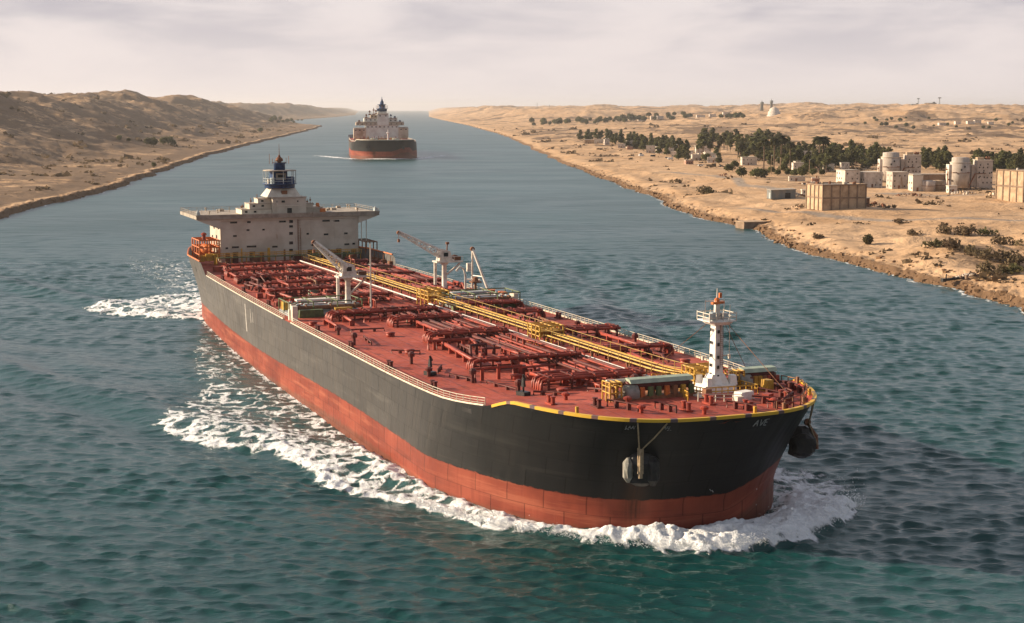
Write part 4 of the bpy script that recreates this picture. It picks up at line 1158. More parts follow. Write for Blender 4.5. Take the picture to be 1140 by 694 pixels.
# ------------------------------------------------------------------ hose cranes
def lattice(mb, a, b, w0, w1, n, r=.11):
    """open box-girder from a to b"""
    a, b = Vector(a), Vector(b); d = (b - a).normalized(); side = d.cross(Vector((0, 0, 1))).normalized(); up = side.cross(d).normalized()
    rings = []
    for i in range(n + 1):
        q = i / n; c = a + (b - a) * q; w_ = w0 + (w1 - w0) * q
        rings.append([c + side * w_ * .5 + up * w_, c - side * w_ * .5 + up * w_, c - side * w_ * .5, c + side * w_ * .5])
    for k in range(4): mb.tube([rg_[k] for rg_ in rings], r * 1.25, 5)
    for i in range(n):
        for k in range(4): mb.tube([rings[i][k], rings[i + 1][(k + 1) % 4] if i % 2 else rings[i + 1][k - 1]], r * .8, 4)
    for rg_ in rings:
        for k in range(4): mb.tube([rg_[k], rg_[(k + 1) % 4]], r * .8, 4)
def crane(s, t, s2, t2, h, tip, tail, sgn):
    a = P(s, t, 0); b = P(s2, t2, 0); zt = h
    mb = MB(); mb.lathe((a[0], a[1], a[2] - .2), [(.95, 0), (.95, .5), (.62, .7), (.55, zt - a[2] - .6), (1.0, zt - a[2]), (1.0, zt - a[2] + .3)], 12)
    MB().tube([(b[0], b[1], b[2] - .1), (b[0], b[1], zt)], .36, 8).build('crane_post', M['crane'], ship)
    mb.tube([(a[0], a[1], a[2] + 3.2), (a[0] + .5, a[1] + sgn * 3.6, zt - .3)], .2, 6)
    o = mb.build('crane_post', M['crane'], ship)
    pl = MB(); c = ((a[0] + b[0]) / 2, (a[1] + b[1]) / 2)
    pl.box((a[0], a[1] + sgn * .8, zt + .15), (3.2, 6.2, .3)); pl.tube([(a[0] + 1.5, a[1] + sgn * 3.9, zt + .3), (a[0] + 1.5, a[1] - sgn * 2.2, zt + .3)], .1, 4)
    for q in (-2.2, -.2, 1.8, 3.9): pl.tube([(a[0] + 1.5, a[1] + sgn * q, zt + .2), (a[0] + 1.5, a[1] + sgn * q, zt + 1.3)], .07, 4)
    pl.tube([(a[0] + 1.5, a[1] - sgn * 2.2, zt + 1.3), (a[0] + 1.5, a[1] + sgn * 3.9, zt + 1.3)], .07, 4)
    pl.build('crane_platform', M['crane'], o)
    hs = MB(); hs.hexa([(a[0] - 1.2, a[1] - 1.6, zt + .3), (a[0] + 1.2, a[1] - 1.6, zt + .3), (a[0] + 1.2, a[1] + 1.7, zt + .3), (a[0] - 1.2, a[1] + 1.7, zt + .3)],
                       [(a[0] - 1.0, a[1] - 1.0, zt + 3.1), (a[0] + 1.0, a[1] - 1.0, zt + 3.1), (a[0] + 1.0, a[1] + 1.1, zt + 2.5), (a[0] - 1.0, a[1] + 1.1, zt + 2.5)])
    ho = hs.build('crane_cab', M['crane'], ship)
    MB().box2((a[0] + 1.08, a[1] - .5, zt + 1.3), (a[0] + 1.24, a[1] + .5, zt + 2.2)).build('pane', M['glass'], ho)
    wn = MB().lathe((a[0], a[1] + sgn * 2.6, zt + .95), [(.6, -.7), (.6, .7)], 10, 'x').box((a[0], a[1] + sgn * 3.4, zt + .7), (1.0, .8, 1.0)); wn.build('crane_winch', M['rust'], ho)
    tp = MB().tube([(a[0] - .4, a[1] + sgn * .8, zt + 2.5), (a[0] - .4, a[1] + sgn * .9, zt + 4.2)], .16, 5).box((a[0] - .4, a[1] + sgn * .9, zt + 4.2), (.5, .7, .5)); tp.build('crane_peak', M['rust'], ho)
    jb = MB(); root = (a[0], a[1] - sgn * 1.0, zt + 1.0); lattice(jb, root, tip, 1.7, .55, 8, .12)
    jo = jb.build('crane_jib', M['crane'], ship)
    MB().tube([(tip[0], tip[1], tip[2] + .3), (tip[0], tip[1], tip[2] - 1.4)], .05, 4).box((tip[0], tip[1], tip[2] - 1.6), (.45, .45, .7)).lathe((tip[0], tip[1], tip[2] + .2), [(.45, -.3), (.45, .3)], 8, 'x').build('hook_block', M['rust'], jo)
crane(104, 11.5, 97, 11.6, 21.4, (101, -17.6, 28.2), None, 1)
crane(76, -19.0, 71.5, -18.4, 20.8, (72, 9.6, 27.2), None, 1)
MB().tube([(104, -6.7, DECK), (104, -6.7, 28.0)], .24, 6, .12).tube([(104, -6.7, 22), (102, -9.4, 22.4)], .1, 5).tube([(104, -6.7, 20), (104, -5.6, 21), (104, -6.2, 22.2)], .1, 5).build('derrick_post', M['crane'], ship)
hb = MB(); hb.tube([(88, 19.6, DECK), (88, 19.6, 19), (88, 19.2, 20.4), (88, 18.3, 20.9), (88, 17.5, 20.0)], .26, 7); hb.box((88, 20.4, 20.7), (.8, .9, 1.8)); hb.build('hose_gantry', M['crane'], ship)
hb = MB(); hb.tube([(91, 20.8, DECK), (91, 20.8, 17.6)], .3, 7); hb.box((91, 20.8, 17.8), (2, 2.2, .3)); hb.lathe((91, 20.8, 17.9), [(.6, 0), (.6, .8), (.2, 1.0)], 10); hb.build('hose_gantry', M['brown'], ship)
dv = MB(); dv.tube([(82, 23.4, DECK), (82, 23.5, 24.0)], .26, 6); dv.tube([(82, 23.5, 24.2), (88, 25.4, DECK)], .30, 6, .34); dv.tube([(82, 23.45, 18.2), (85.6, 24.7, 18.2)], .14, 5); dv.tube([(82, 22.2, 17.4), (84, 24.6, 17.4)], .2, 5)
dv.build('davit', M['crane'], ship); MB().lathe((82, 23.5, 24.1), [(.5, -.3), (.5, .3)], 8, 'x').build('davit_sheave', M['rust'], ship)
MB().lathe((90, 25.0, DECK), [(.7, 0), (.7, 1.5), (.9, 1.6)], 10).build('mooring_drum', M['orange'], ship)

# ------------------------------------------------------------------ foremast
FS, FT = 216.0, -9.65; fx, fy, fz = P(FS, FT, 0)
mb = MB(); mb.prism([(fx - 2.6, fy - 2.6), (fx + 2.0, fy - 2.9), (fx + 2.6, fy + 2.0), (fx + 1.2, fy + 2.9), (fx - 2.6, fy + 2.7)], fz - .2, fz + 1.1, .10)
mb.hexa([(fx - 1.4, fy - 1.5, fz + 1.1), (fx + 1.2, fy - 1.5, fz + 1.1), (fx + 1.2, fy + 1.5, fz + 1.1), (fx - 1.4, fy + 1.5, fz + 1.1)], [(fx - .9, fy - .95, fz + 2.5), (fx + .8, fy - .95, fz + 2.5), (fx + .8, fy + .95, fz + 2.5), (fx - .9, fy + .95, fz + 2.5)])
mb.box((fx + 1.2, fy - 2.0, fz + 1.6), (1.2, .9, 1.1), .2, .8).box((fx + 1.0, fy + 2.1, fz + 1.7), (1.4, 1.0, 1.3), -.2, .8).box((fx - 1.8, fy - 1.8, fz + 1.6), (.8, 1.2, 1.2), 0, .8)
mb.build('mast_base', M['white'], ship)
mb = MB(); ra = R(8)
def sq(hw, z): return [(fx + hw * (i * math.cos(ra) - j * math.sin(ra)), fy + hw * (i * math.sin(ra) + j * math.cos(ra)), z) for i, j in ((-1, -1), (1, -1), (1, 1), (-1, 1))]
mb.hexa(sq(.70, fz + 2.4), sq(.58, 25.5)); mo = mb.build('foremast', M['white'], ship)
fitm = MB()
for z in (17.9, 19.2, 20.6, 22.4, 24.2):
    fitm.box((fx + .82, fy - .1, z), (.12, .3, .45)); fitm.box((fx - .1, fy - .84, z + .25), (.3, .12, .4))
fitm.build('mast_port', M['black'], mo)
ml = MB()
for q in (-.22, .22): ml.tube([(fx + .95, fy + .35 + q, fz + 3.5), (fx + .85, fy + .35 + q, 25.4)], .045, 4)
for i in range(22): ml.box((fx + .9, fy + .35, fz + 3.9 + i * .27), (.05, .44, .05))
ml.build('mast_ladder', M['brown'], mo)
MB().tube([(fx, fy - 2.1, 20.6), (fx, fy + 2.1, 20.7)], .08, 5).box((fx, fy - 2.1, 20.5), (.3, .3, .6)).box((fx, fy + 2.1, 20.5), (.3, .3, .6)).tube([(fx, fy + 2.1, fz), (fx, fy + 2.1, 27.8)], .06, 4).build('mast_arm', M['cream'], mo)
pf = MB(); pf.prism([(fx - 1.5, fy - 1.1), (fx + 1.5, fy - 1.1), (fx + 1.5, fy + 1.1), (fx - 1.5, fy + 1.1)], 25.2, 25.7, -.35); pf.box((fx, fy, 25.78), (3.6, 4.2, .16))
po = pf.build('mast_platform', M['white'], ship)
pr = MB(); cs = [(-1.8, -2.1), (1.8, -2.1), (1.8, 2.1), (-1.8, 2.1), (-1.8, -2.1)]
for h in (26.3, 26.85): pr.tube([(fx + a, fy + b, h) for a, b in cs], .06, 4)
for a, b in ((-1.8, -2.1), (1.8, -2.1), (1.8, 2.1), (-1.8, 2.1), (0, -2.1), (0, 2.1), (1.8, 0), (-1.8, 0), (1.8, -1.05), (1.8, 1.05)): pr.box((fx + a, fy + b, 26.4), (.1, .1, 1.2))
pr.build('railing', M['cream'], po)
MB().box((fx + .6, fy - .9, 26.4), (.9, .8, 1.1)).box((fx + .3, fy + 1.0, 26.3), (.8, .9, .9)).lathe((fx + 1.2, fy - 1.6, 26), [(.3, 0), (.3, .6), (.1, .9)], 8).build('lamp_box', M['bluegrey'], po)
tmm = MB().box((fx, fy, 27.2), (.7, .7, 2.8), 0, .8).tube([(fx, fy, 28.4), (fx, fy, 30.2)], .12, 5, .05).tube([(fx - .6, fy - 1.5, 25.8), (fx - .6, fy - 1.5, 28.6)], .07, 4).tube([(fx - .6, fy + 1.5, 25.8), (fx - .6, fy + 1.5, 28.5)], .07, 4).tube([(fx - .6, fy - 1.5, 28.4), (fx - .6, fy + 1.5, 28.4)], .06, 4)
tmm.build('topmast', M['crane'], ship)
MB().box((fx + .2, fy, 28.2), (.5, 2.2, .32), .25).lathe((fx, fy, 28.3), [(.35, 0), (.4, .35), (.15, .6)], 8).box((fx, fy + .5, 29.2), (.35, .35, .7)).build('radar_scanner', M['orange'], ship)
for (a, b) in (((fx, fy - 1.6, 25.3), P(203, -3, .1)), ((fx, fy + 1.6, 25.3), (228, 14.2, deck_z(228) + .9)), ((fx, fy + 1.2, 25.3), P(205, -22, .2))):
    MB().tube([a, b], .05, 4).build('stay_wire', M['rust'], ship)
# yellow railings and walkways round the mast foot
def rail_run(pts, h=1.1, mat='yellow', name='handrail', post=1.2, r=.07):
    mb = MB(); pts = [Vector(P(*p, 0)) for p in pts]
    for (a, b) in zip(pts[:-1], pts[1:]):
        for hh in (h, h * .55): mb.tube([a + Vector((0, 0, hh)), b + Vector((0, 0, hh))], r, 4)
        n = max(1, int((b - a).length / post))
        for i in range(n + 1): q = a + (b - a) * i / n; mb.box((q.x, q.y, q.z + h / 2), (.11, .11, h))
    return mb.build(name, M[mat], ship)
rail_run([(221, -5.0), (221, -13.5), (213, -14.5), (213, -5.0), (221, -5.0)], 1.2, 'yellow', 'handrail', .9, .09)
rail_run([(206, -6.5), (223, -1.5)], 1.2, 'yellow', 'handrail', .9, .08); rail_run([(206, -12), (208, -20)], 1.4, 'yellow', 'handrail', 1.0, .09); rail_run([(205.5, -5), (205.5, -14)], 1.9, 'yellow', 'handrail', .8, .11)
rail_run([(224, -2.5), (226, -8)], 1.0, 'cream', 'handrail', 1.1, .06)
MB().box2((208.5, 4.2, 15.9), (222.5, 5.6, 16.2)).build('gangway', M['cream'], ship)
for (s, t, d, c, rz) in ((224.5, -9.2, (1.6, 2.6, 1.1), 'white', .3), (226.3, -7.4, (1.0, 1.2, .8), 'cream', .1), (222.6, -4.6, (1.2, 1.0, 1.4), 'brown', 0), (219, -16.2, (1.5, 1.2, 1.6), 'yellow', .2), (208, -10.5, (1.6, 3.0, 1.8), 'brown', 0), (226, -12, (1.2, 1.4, .9), 'pipe', .5), (211, -1.5, (1.6, 2.4, 1.6), 'yellow', 0)):
    c0 = P(s, t, d[2] / 2); MB().box(c0, d, rz, .88).build('equipment_box', M[c], ship)

rail_run([(214, -21.6), (220, -21.2), (226, -18.4), (231, -14), (234, -8.5)], 1.5, 'brown', 'handrail', 1.6, .07)
# ------------------------------------------------------------------ windlasses on the forecastle
def windlass(s, t, length, rz_sign):
    x, y, z = P(s, t, 0); L2 = length / 2
    mb = MB(); mb.box2((x - 1.5, y - L2, z - .1), (x + 1.5, y + L2, z + .55))
    for q in np.linspace(-L2 + .3, L2 - .3, 5): mb.hexa([(x - 1.3, y + q - .18, z + .5), (x + 1.3, y + q - .18, z + .5), (x + 1.3, y + q + .18, z + .5), (x - 1.3, y + q + .18, z + .5)], [(x - .6, y + q - .18, z + 2.0), (x + .6, y + q - .18, z + 2.0), (x + .6, y + q + .18, z + 2.0), (x - .6, y + q + .18, z + 2.0)])
    o = mb.build('windlass', M['brown'], ship)
    MB().lathe((x, y + L2 * .15, z + 1.75), [(.6, -L2 * .75), (.72, -L2 * .74), (.72, L2 * .74), (.6, L2 * .75)], 14, 'y').build('drum', M['pipe_dark'], o)
    MB().hexa([(x - 1.1, y - L2 * .55, z + 2.35), (x + 1.0, y - L2 * .55, z + 2.25), (x + 1.0, y + L2 * .98, z + 2.25), (x - 1.1, y + L2 * .98, z + 2.35)], [(x - .7, y - L2 * .55, z + 2.85), (x + .5, y - L2 * .55, z + 2.75), (x + .5, y + L2 * .98, z + 2.75), (x - .7, y + L2 * .98, z + 2.85)]).build('cover', M['palegreen'], o)
    for q in np.linspace(-L2 * .3, L2 * .9, 7): MB().box((x + 1.25, y + q, z + 1.1), (.5, .7, 1.3), .1, .85).build('brake_box', M[('brown', 'pipe', 'yellow', 'pipe_dark', 'green', 'pipe', 'orange')[int(abs(q) * 7) % 7]], o)
    MB().lathe((x - .9, y, z + 2.4), [(.32, -L2), (.32, L2)], 10, 'y').build('pipe', M['cream'], o)
    MB().lathe((x + .5, y - L2 * .52, z + .9), [(.2, -.9), (1.15, -.85), (1.2, -.4), (1.2, .4), (1.15, .85), (.2, .9)], 16, 'y').build('brake_drum', M['tier2'], o)
    fr_ = MB()
    for q in (-L2 - .4, -L2 + .5, -L2 + 1.3):
        for p in (-1.2, 0, 1.2): fr_.tube([(x + p, y + q, z), (x + p, y + q, z + 2.6)], .13, 5)
        for h in (1.2, 2.0, 2.6): fr_.tube([(x - 1.2, y + q, z + h), (x + 1.2, y + q, z + h)], .11, 5)
    for h in (1.2, 2.6): fr_.tube([(x + 1.2, y - L2 - .4, z + h), (x + 1.2, y - L2 + 1.3, z + h)], .11, 5)
    fr_.build('frame', M['yellow'], o)
    return o
windlass(218.0, 1.6, 12.5, 1); windlass(213.5, -17.2, 7.0, -1)
for (s, t, m) in ((226, -3, 'pipe'), (229, 2, 'pipe'), (222, 11.5, 'pipe_dark'), (226, -14.5, 'pipe'), (219, -19.5, 'pipe_dark'), (231, -6, 'pipe'), (216, 15.5, 'pipe')): bollard(s, t, m)
for (s, t) in ((230, -10.5), (222, 7), (228, 8), (232, 1), (220, -18), (213, 12)): vent(s, t, 1.2, 'pipe')
for (s, t, ds, dt) in ((227, -9, 3, -4), (230, -12, -4, -4), (224, -19, -6, -1.5), (229, -4, 4, -2), (220, -21, -5, .5), (231, -9, 1.5, -3), (226, 5, 4, -1), (222, 10, 5, -2), (222, -13, 5, -2), (218, -18, 7, 1.5), (224, -16, 4, 2), (214, -20.5, 6, .5)): deck_loop(s, t, ds, dt, .9)
# posts round the bow rim
for i in range(len(OUT)):
    if OUT[i][0] > 214 and i % 8 == 0:
        for sd in (1, -1):
            s, y, z = rim_pt(i, sd)
            if sd < 0 or i % 10 == 0:
                k = .97; MB().box((s - (s - 205) * .03, y * k, z + .3), (.35, .35, .9)).build('fairlead', M['brown' if i % 3 else 'yellow'], ship)

# ------------------------------------------------------------------ skin positions on the bow (arc measured from the stem, positive to port)
def skin(arc, z, off=.06):
    pts = [hull_at(o, z) for o in OUT][::-1]; sd = -1 if arc > 0 else 1; a = abs(arc); L_ = 0
    for (p, q) in zip(pts[:-1], pts[1:]):
        d = math.hypot(q[0] - p[0], q[1] - p[1])
        if L_ + d >= a and d > 1e-6:
            k = (a - L_) / d; s = p[0] + (q[0] - p[0]) * k; b = p[1] + (q[1] - p[1]) * k
            nx, ny = (p[1] - q[1]) / -d, (p[0] - q[0]) / d
            return Vector((s + abs(ny) * 0 + off * abs(q[1] - p[1]) / d, -sd * (b + off * abs(p[0] - q[0]) / d), z))
        L_ += d
def stroke(mb, pts, r):
    fine = []
    for (a, b) in zip(pts[:-1], pts[1:]):
        for i in range(5): fine.append((a[0] + (b[0] - a[0]) * i / 4, a[1] + (b[1] - a[1]) * i / 4))
    mb.tube([skin(a, z) for a, z in fine], r, 4)
M['mark'] = paint('faded_white_marking', (.40, .40, .39), (.20, .20, .20), 3, .6)
def letters(glyphs, arc0, z0, h, r, gap=.18):
    mb = MB(); a = arc0
    G = {'A': ([[(0, 0), (.35, 1)], [(.35, 1), (.7, 0)], [(.15, .4), (.55, .4)]], .7), 'V': ([[(0, 1), (.35, 0)], [(.35, 0), (.7, 1)]], .7), 'E': ([[(0, 0), (0, 1)], [(0, 1), (.5, 1)], [(0, .5), (.42, .5)], [(0, 0), (.5, 0)]], .5), 'L': ([[(0, 1), (0, 0)], [(0, 0), (.45, 0)]], .45), 'U': ([[(0, 1), (0, 0)], [(0, 0), (.5, 0)], [(.5, 0), (.5, 1)]], .5), 'M': ([[(0, 0), (0, 1)], [(0, 1), (.35, .4)], [(.35, .4), (.7, 1)], [(.7, 1), (.7, 0)]], .7), 'I': ([[(0, 0), (0, 1)]], .1), '-': ([[(0, .5), (.5, .5)]], .5)}
    for g in glyphs:
        st, wd = G[g]
        for s in st: stroke(mb, [(a + p[0] * h, z0 + p[1] * h) for p in s], r)
        a += (wd + gap) * h
    return mb.build('lettering', M['mark'], hull)
letters('AVE', 3.0, 14.9, .9, .06)
letters('LAAI', -12.6, 15.4, .45, .03); letters('--', -12.7, 15.1, .4, .025, .4); letters('MAI', -8.0, 15.4, .45, .03); letters('--', -7.4, 15.05, .4, .025, .3)
mb = MB()
for (a, z) in ((1.0, 5.6), (1.4, 5.4)): stroke(mb, [(a, z), (a + .3, z - .3)], .06)
mb.build('draught_mark', M['mark'], hull)
# painted patch on the starboard side, and a dark side port near the break
M['patch'] = paint('pale_touch_up_paint', (.50, .47, .43), (.34, .31, .28), 2.5, .5)
def side_y(s, z):
    pts = [hull_at(o, z) for o in OUT]; return -float(np.interp(s, [p[0] for p in pts], [p[1] for p in pts]))
for (s, z0, z1, wd, m, nm) in ((72.5, 7.0, 13.0, .9, 'patch', 'touch_up_paint'), (78.0, 9.6, 12.6, .5, 'patch', 'touch_up_paint'), (80.2, 9.9, 12.2, .4, 'patch', 'touch_up_paint'), (206.5, 13.4, 14.0, 2.6, 'black', 'side_port'), (8, 13.8, 14.9, 1.0, 'black', 'side_port')):
    y = side_y(s, (z0 + z1) / 2); mb = MB()
    pts = [(s - wd / 2, side_y(s - wd / 2, z0) - .03, z0), (s + wd / 2, side_y(s + wd / 2, z0) - .03, z0), (s + wd / 2 - .1, side_y(s + wd / 2, z1) - .03, z1), (s - wd / 2 + .15, side_y(s - wd / 2, z1) - .03, z1)]
    inn = [(p[0], p[1] + .06, p[2]) for p in pts]
    mb.hexa(pts, inn).build(nm, M[m], hull)

# ------------------------------------------------------------------ anchors hung on both bows
def anchor(arc, z, OUTW=2.2):
    c = skin(arc, z, 0); c2 = skin(arc + (.5 if arc > 0 else -.5), z, 0); up = skin(arc, z + 5.0, 0)
    tg = (c2 - c).normalized() * (1 if arc > 0 else -1); out = Vector((tg.y, -tg.x, 0))
    if out.dot(Vector((c.x - 200, c.y, 0))) < 0: out = -out
    def q(a, o_, h): return tuple(c + tg * a + out * o_ + Vector((0, 0, h)))
    # heavy rounded crown, split by the shank, with a broad fluke each side
    def lump(a0, a1, o0, o1, prof):
        vs = []; n = 9
        for (k, h) in prof:
            for m in range(n):
                an = 2 * math.pi * (m + .3) / n + ((m * 7 + len(vs) * 3) % 5 - 2) * .07; k *= 1 + ((m * 5 + len(vs)) % 4 - 1.5) * .05; vs.append(q((a0 + a1) / 2 + math.cos(an) * k * (a1 - a0) / 2, (o0 + o1) / 2 + math.sin(an) * k * (o1 - o0) / 2, h))
        fs = [(r * n + m, r * n + (m + 1) % n, (r + 1) * n + (m + 1) % n, (r + 1) * n + m) for r in range(len(prof) - 1) for m in range(n)]
        return MB()._add(vs, fs + [tuple(range(n))[::-1], tuple((len(prof) - 1) * n + m for m in range(n))])
    o = lump(-1.9, 2.1, -.3, OUTW, [(.45, -2.5), (.85, -2.0), (1.0, -.8), (.97, .5), (.72, 1.6), (.3, 2.0)]).build('anchor', M['black'], ship)
    lump(-2.3, -.75, .2, OUTW + .3, [(.3, -2.0), (.85, -1.3), (1.0, -.3), (.8, .6), (.3, 1.2)]).build('fluke', M['tier2' if arc < 0 else 'black'], o)
    lump(.7, 2.5, .1, OUTW + .2, [(.4, -2.4), (.9, -1.6), (1.0, -.4), (.8, .8), (.4, 1.4)]).build('fluke', M['black'], o)
    MB().tube([q(0, OUTW + .3, -1.2), q(0, OUTW + .2, .6), q(0, OUTW * .7, 2.4)], .30, 8, .22).lathe(q(0, OUTW * .7, 2.5), [(.5, -.15), (.5, .15)], 10, 'x').build('shank', M['rust' if arc > 0 else 'rope'], o)
    top = skin(arc, 15.9, .15)
    rp = MB()
    for a in (-1.9, 1.7):
        e = skin(arc + a, 16.3, .12); st0 = Vector(q(a * .08, OUTW * .75, 2.3)); mid = (st0 + e) / 2 + Vector((0, 0, -.15))
        rp.tube([tuple(st0), tuple(mid), tuple(e)], .10, 5)
    for a in (-.3, .3): rp.tube([q(a, OUTW + .45, -.6), q(a, OUTW * .75, 2.5)], .10, 5)
    rp.build('lashing', M['rope'], o)
anchor(-9.4, 10.0, 2.0); anchor(19.6, 9.8, 3.4)

# ------------------------------------------------------------------ second ship, far up the reach
S2K = (1.35, 1.42, 1.25)
s2l = 229.2 * S2K[0]
ship2 = empty('bulk_carrier', (SHIP2[0] - s2l * math.sin(TH2), SHIP2[1] + s2l * math.cos(TH2), 0), TH2 - math.pi / 2, 'black and red ship with a tiered cream superstructure, sailing behind in the distance', 'ship')
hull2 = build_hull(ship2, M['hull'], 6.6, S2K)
def q2(s, t, z): return (s, -t, z)
vs = []; fs = []; st = [o[0] for o in OUT]
for o in OUT:
    s, b = hull_at(o, deck_z(o[0])); z = deck_z(o[0]) * S2K[2]
    vs += [(s * S2K[0], -max(b - .3, .01) * S2K[1], z), (s * S2K[0], max(b - .3, .01) * S2K[1], z)]
for i in range(len(OUT) - 1): fs.append((2 * i, 2 * i + 1, 2 * i + 3, 2 * i + 2))
np_mesh('deck', np.array(vs), np.array(fs), M['deck'], parent=ship2)
M['house2'] = paint('pale_grey_cream_paint', (.72, .77, .70), (.58, .60, .54), .12, .6, .2, (.3, .2, .12))
M['tier'] = paint('rust_streaked_cream_paint', (.56, .47, .36), (.36, .26, .17), .12, .6, .25)
def tier(s0, s1, t0, t1, z0, z1, m='house2', nm='superstructure'):
    t0 -= 4; t1 -= 4
    o = MB().box2((s0, -t0, z0), (s1, -t1, z1)).build(nm, M[m], ship2)
    MB().box2((s0 + .6, -t0 - .6, z1), (s1, -t1 + .6, z1 + .7)).build('roof', M['roofdeck'], o)
    n = max(2, int((t1 - t0) / 5))
    for i in range(n):
        t = t0 + (t1 - t0) * (i + .5) / n
        MB().box2((s0 - .05, -t - .9, z1 - 2.4), (s0 + .12, -t + .9, z1 - 1.2)).build('window', M['glass'], o)
    rl = MB()
    for h in (1.2, 1.8): rl.tube([(s0 + .4, -t0, z1 + h), (s0 + .4, -t1, z1 + h)], .1, 4)
    for i in range(n * 2 + 1): rl.box((s0 + .4, -(t0 + (t1 - t0) * i / (n * 2)), z1 + 1.2), (.18, .18, 1.4))
    rl.build('railing', M['cream'], o)
    return o
A0 = 92.0
tier(A0, A0 - 40, -21, 19, 17.5, 34.5)
tier(A0 + 2, A0 - 22, 19, 34, 17.5, 30.5, 'tier'); tier(A0 + 2, A0 - 22, -33, -21, 17.5, 31.5, 'tier')
tier(A0 - 2, A0 - 34, 5, 31, 34.5, 38.0, 'tier'); tier(A0 - 2, A0 - 34, -28, -9, 34.5, 38.0, 'tier')
tier(A0 - 3, A0 - 30, 5, 21, 38, 43.0, 'house2'); tier(A0 - 3, A0 - 30, -20, -9, 38, 42.4, 'house2')
tier(A0 + 1, A0 - 28, -9, 5, 34.5, 48.0, 'house2')
tier(A0 - 4, A0 - 24, 5, 13, 43, 47.0, 'tier')
b2 = MB(); b2.hexa([(A0 - 22, -.5, 48), (A0 - 4, -.5, 48), (A0 - 4, 12.5, 48), (A0 - 22, 12.5, 48)], [(A0 - 19, 1, 52), (A0 - 8, 1, 52), (A0 - 8, 10, 52), (A0 - 19, 10, 52)]); b2.build('funnel_base', M['cream'], ship2)
b2 = MB(); b2.lathe((A0 - 13, 5.4, 51.5), [(6.2, 0), (6.4, 3), (7.4, 3.1), (7.4, 3.6), (4, 3.7), (4, 8), (5.6, 8.1), (5.6, 8.8), (2.4, 8.9), (2.2, 12), (1.2, 13), (1.4, 14.2), (.5, 15.4), (.25, 18)], 14); b2.build('radar_tower', M['blue'], ship2)
for k in range(8): MB().tube([(A0 - 13 + 7 * math.cos(k * .785), 5.4 + 7 * math.sin(k * .785), 55), (A0 - 13 + 7 * math.cos(k * .785), 5.4 + 7 * math.sin(k * .785), 59)], .22, 5).build('tower_post', M['brown'], ship2)
rg = random.Random(8)
for (s, t, z, h) in ((A0 - 8, 14, 47, 6), (A0 - 8, 9, 47, 9), (A0 - 12, 18, 43.5, 5), (A0 - 8, -12, 42.5, 6), (A0 - 9, -17, 42.5, 3.5), (A0 - 6, 27, 38, 3), (A0 - 6, -23, 38, 3), (A0 - 15, 6, 48, 6), (A0 - 12, -4, 48, 8)):
    t -= 4; MB().tube([(s, -t, z), (s, -t, z + h)], .35, 5).box((s, -t, z + h * .7), (1.5, 2.2, 1.8)).box((s, -t, z + .8), (2.4, 3, 1.6)).build('antenna_post', M['rust' if t > 0 else 'blue'], ship2)
for i in range(60):
    s = rg.uniform(100, 296); t = rg.uniform(-30, 30) * (1 - .45 * smooth(250, 300, s)); z = deck_z(s / 1.35) * 1.25
    k = rg.random(); m = ('pipe', 'pipe_dark', 'brown', 'tier', 'yellow')[rg.randrange(5)]
    if k < .5: MB().lathe((s, -t, z + 1.4), [(.7, -rg.uniform(3, 8)), (.7, rg.uniform(3, 8))], 8, 'y').box((s, -t, z + .6), (1.4, 5, 1.4)).build('pipe_crossover', M[m], ship2)
    else: MB().box((s, -t, z + 1.2), (rg.uniform(1, 3), rg.uniform(1, 4), 2.6), 0, .8).tube([(s, -t, z), (s, -t, z + rg.uniform(3, 5))], .3, 5).build('deck_locker', M[m], ship2)
for sd in (1, -1):
    rl = MB(); ss = [20 + 260 * i / 60 for i in range(61)]
    pts = [(s, -sd * (deck_half(s / 1.35) * 1.42 - .8), deck_z(s / 1.35) * 1.25) for s in ss]
    for h in (1.0, 1.8): rl.tube([(p[0], p[1], p[2] + h) for p in pts], .16, 4)
    for p in pts: rl.box((p[0], p[1], p[2] + .9), (.25, .25, 1.8))
    rl.build('railing', M['cream'], ship2)
z = deck_z(216) * 1.25
MB().lathe((300, 3, z - .2), [(2.0, 0), (1.8, 2), (.9, 2.4), (.8, 9), (1.8, 9.2), (1.8, 10), (.4, 10.2), (.3, 13)], 10).build('foremast', M['white'], ship2)
for s, t, h in ((292, -12, 2.2), (292, 12, 2.2)): MB().lathe((s, -t, z + 1.6), [(1.5, -4), (1.5, 4)], 12, 'y').box((s, -t, z + .8), (3, 7, 1.6)).build('windlass', M['palegreen'], ship2)
mb = MB()
ring = [(i, 1) for i in range(len(OUT))] + [(i, -1) for i in range(len(OUT) - 2, -1, -1)]
ring = [rim_pt(i, sd) for i, sd in ring if OUT[i][0] > 212]
mb.tube([(p[0] * 1.35, p[1] * 1.42, p[2] * 1.25 + .1) for p in ring], .45, 6); mb.build('rim_cap', M['cream'], ship2)
for arc in (-13.5, 13.5):
    c = skin(arc, 11.5, .6); MB().hexa([(c.x * 1.35 - 1, c.y * 1.42 - 1.4, 11), (c.x * 1.35 + 1.2, c.y * 1.42 - 1.4, 11), (c.x * 1.35 + 1.2, c.y * 1.42 + 1.4, 11), (c.x * 1.35 - 1, c.y * 1.42 + 1.4, 11)], [(c.x * 1.35 - .5, c.y * 1.42 - .8, 14.5), (c.x * 1.35 + .6, c.y * 1.42 - .8, 14.5), (c.x * 1.35 + .6, c.y * 1.42 + .8, 14.5), (c.x * 1.35 - .5, c.y * 1.42 + .8, 14.5)]).build('anchor', M['black'], ship2)

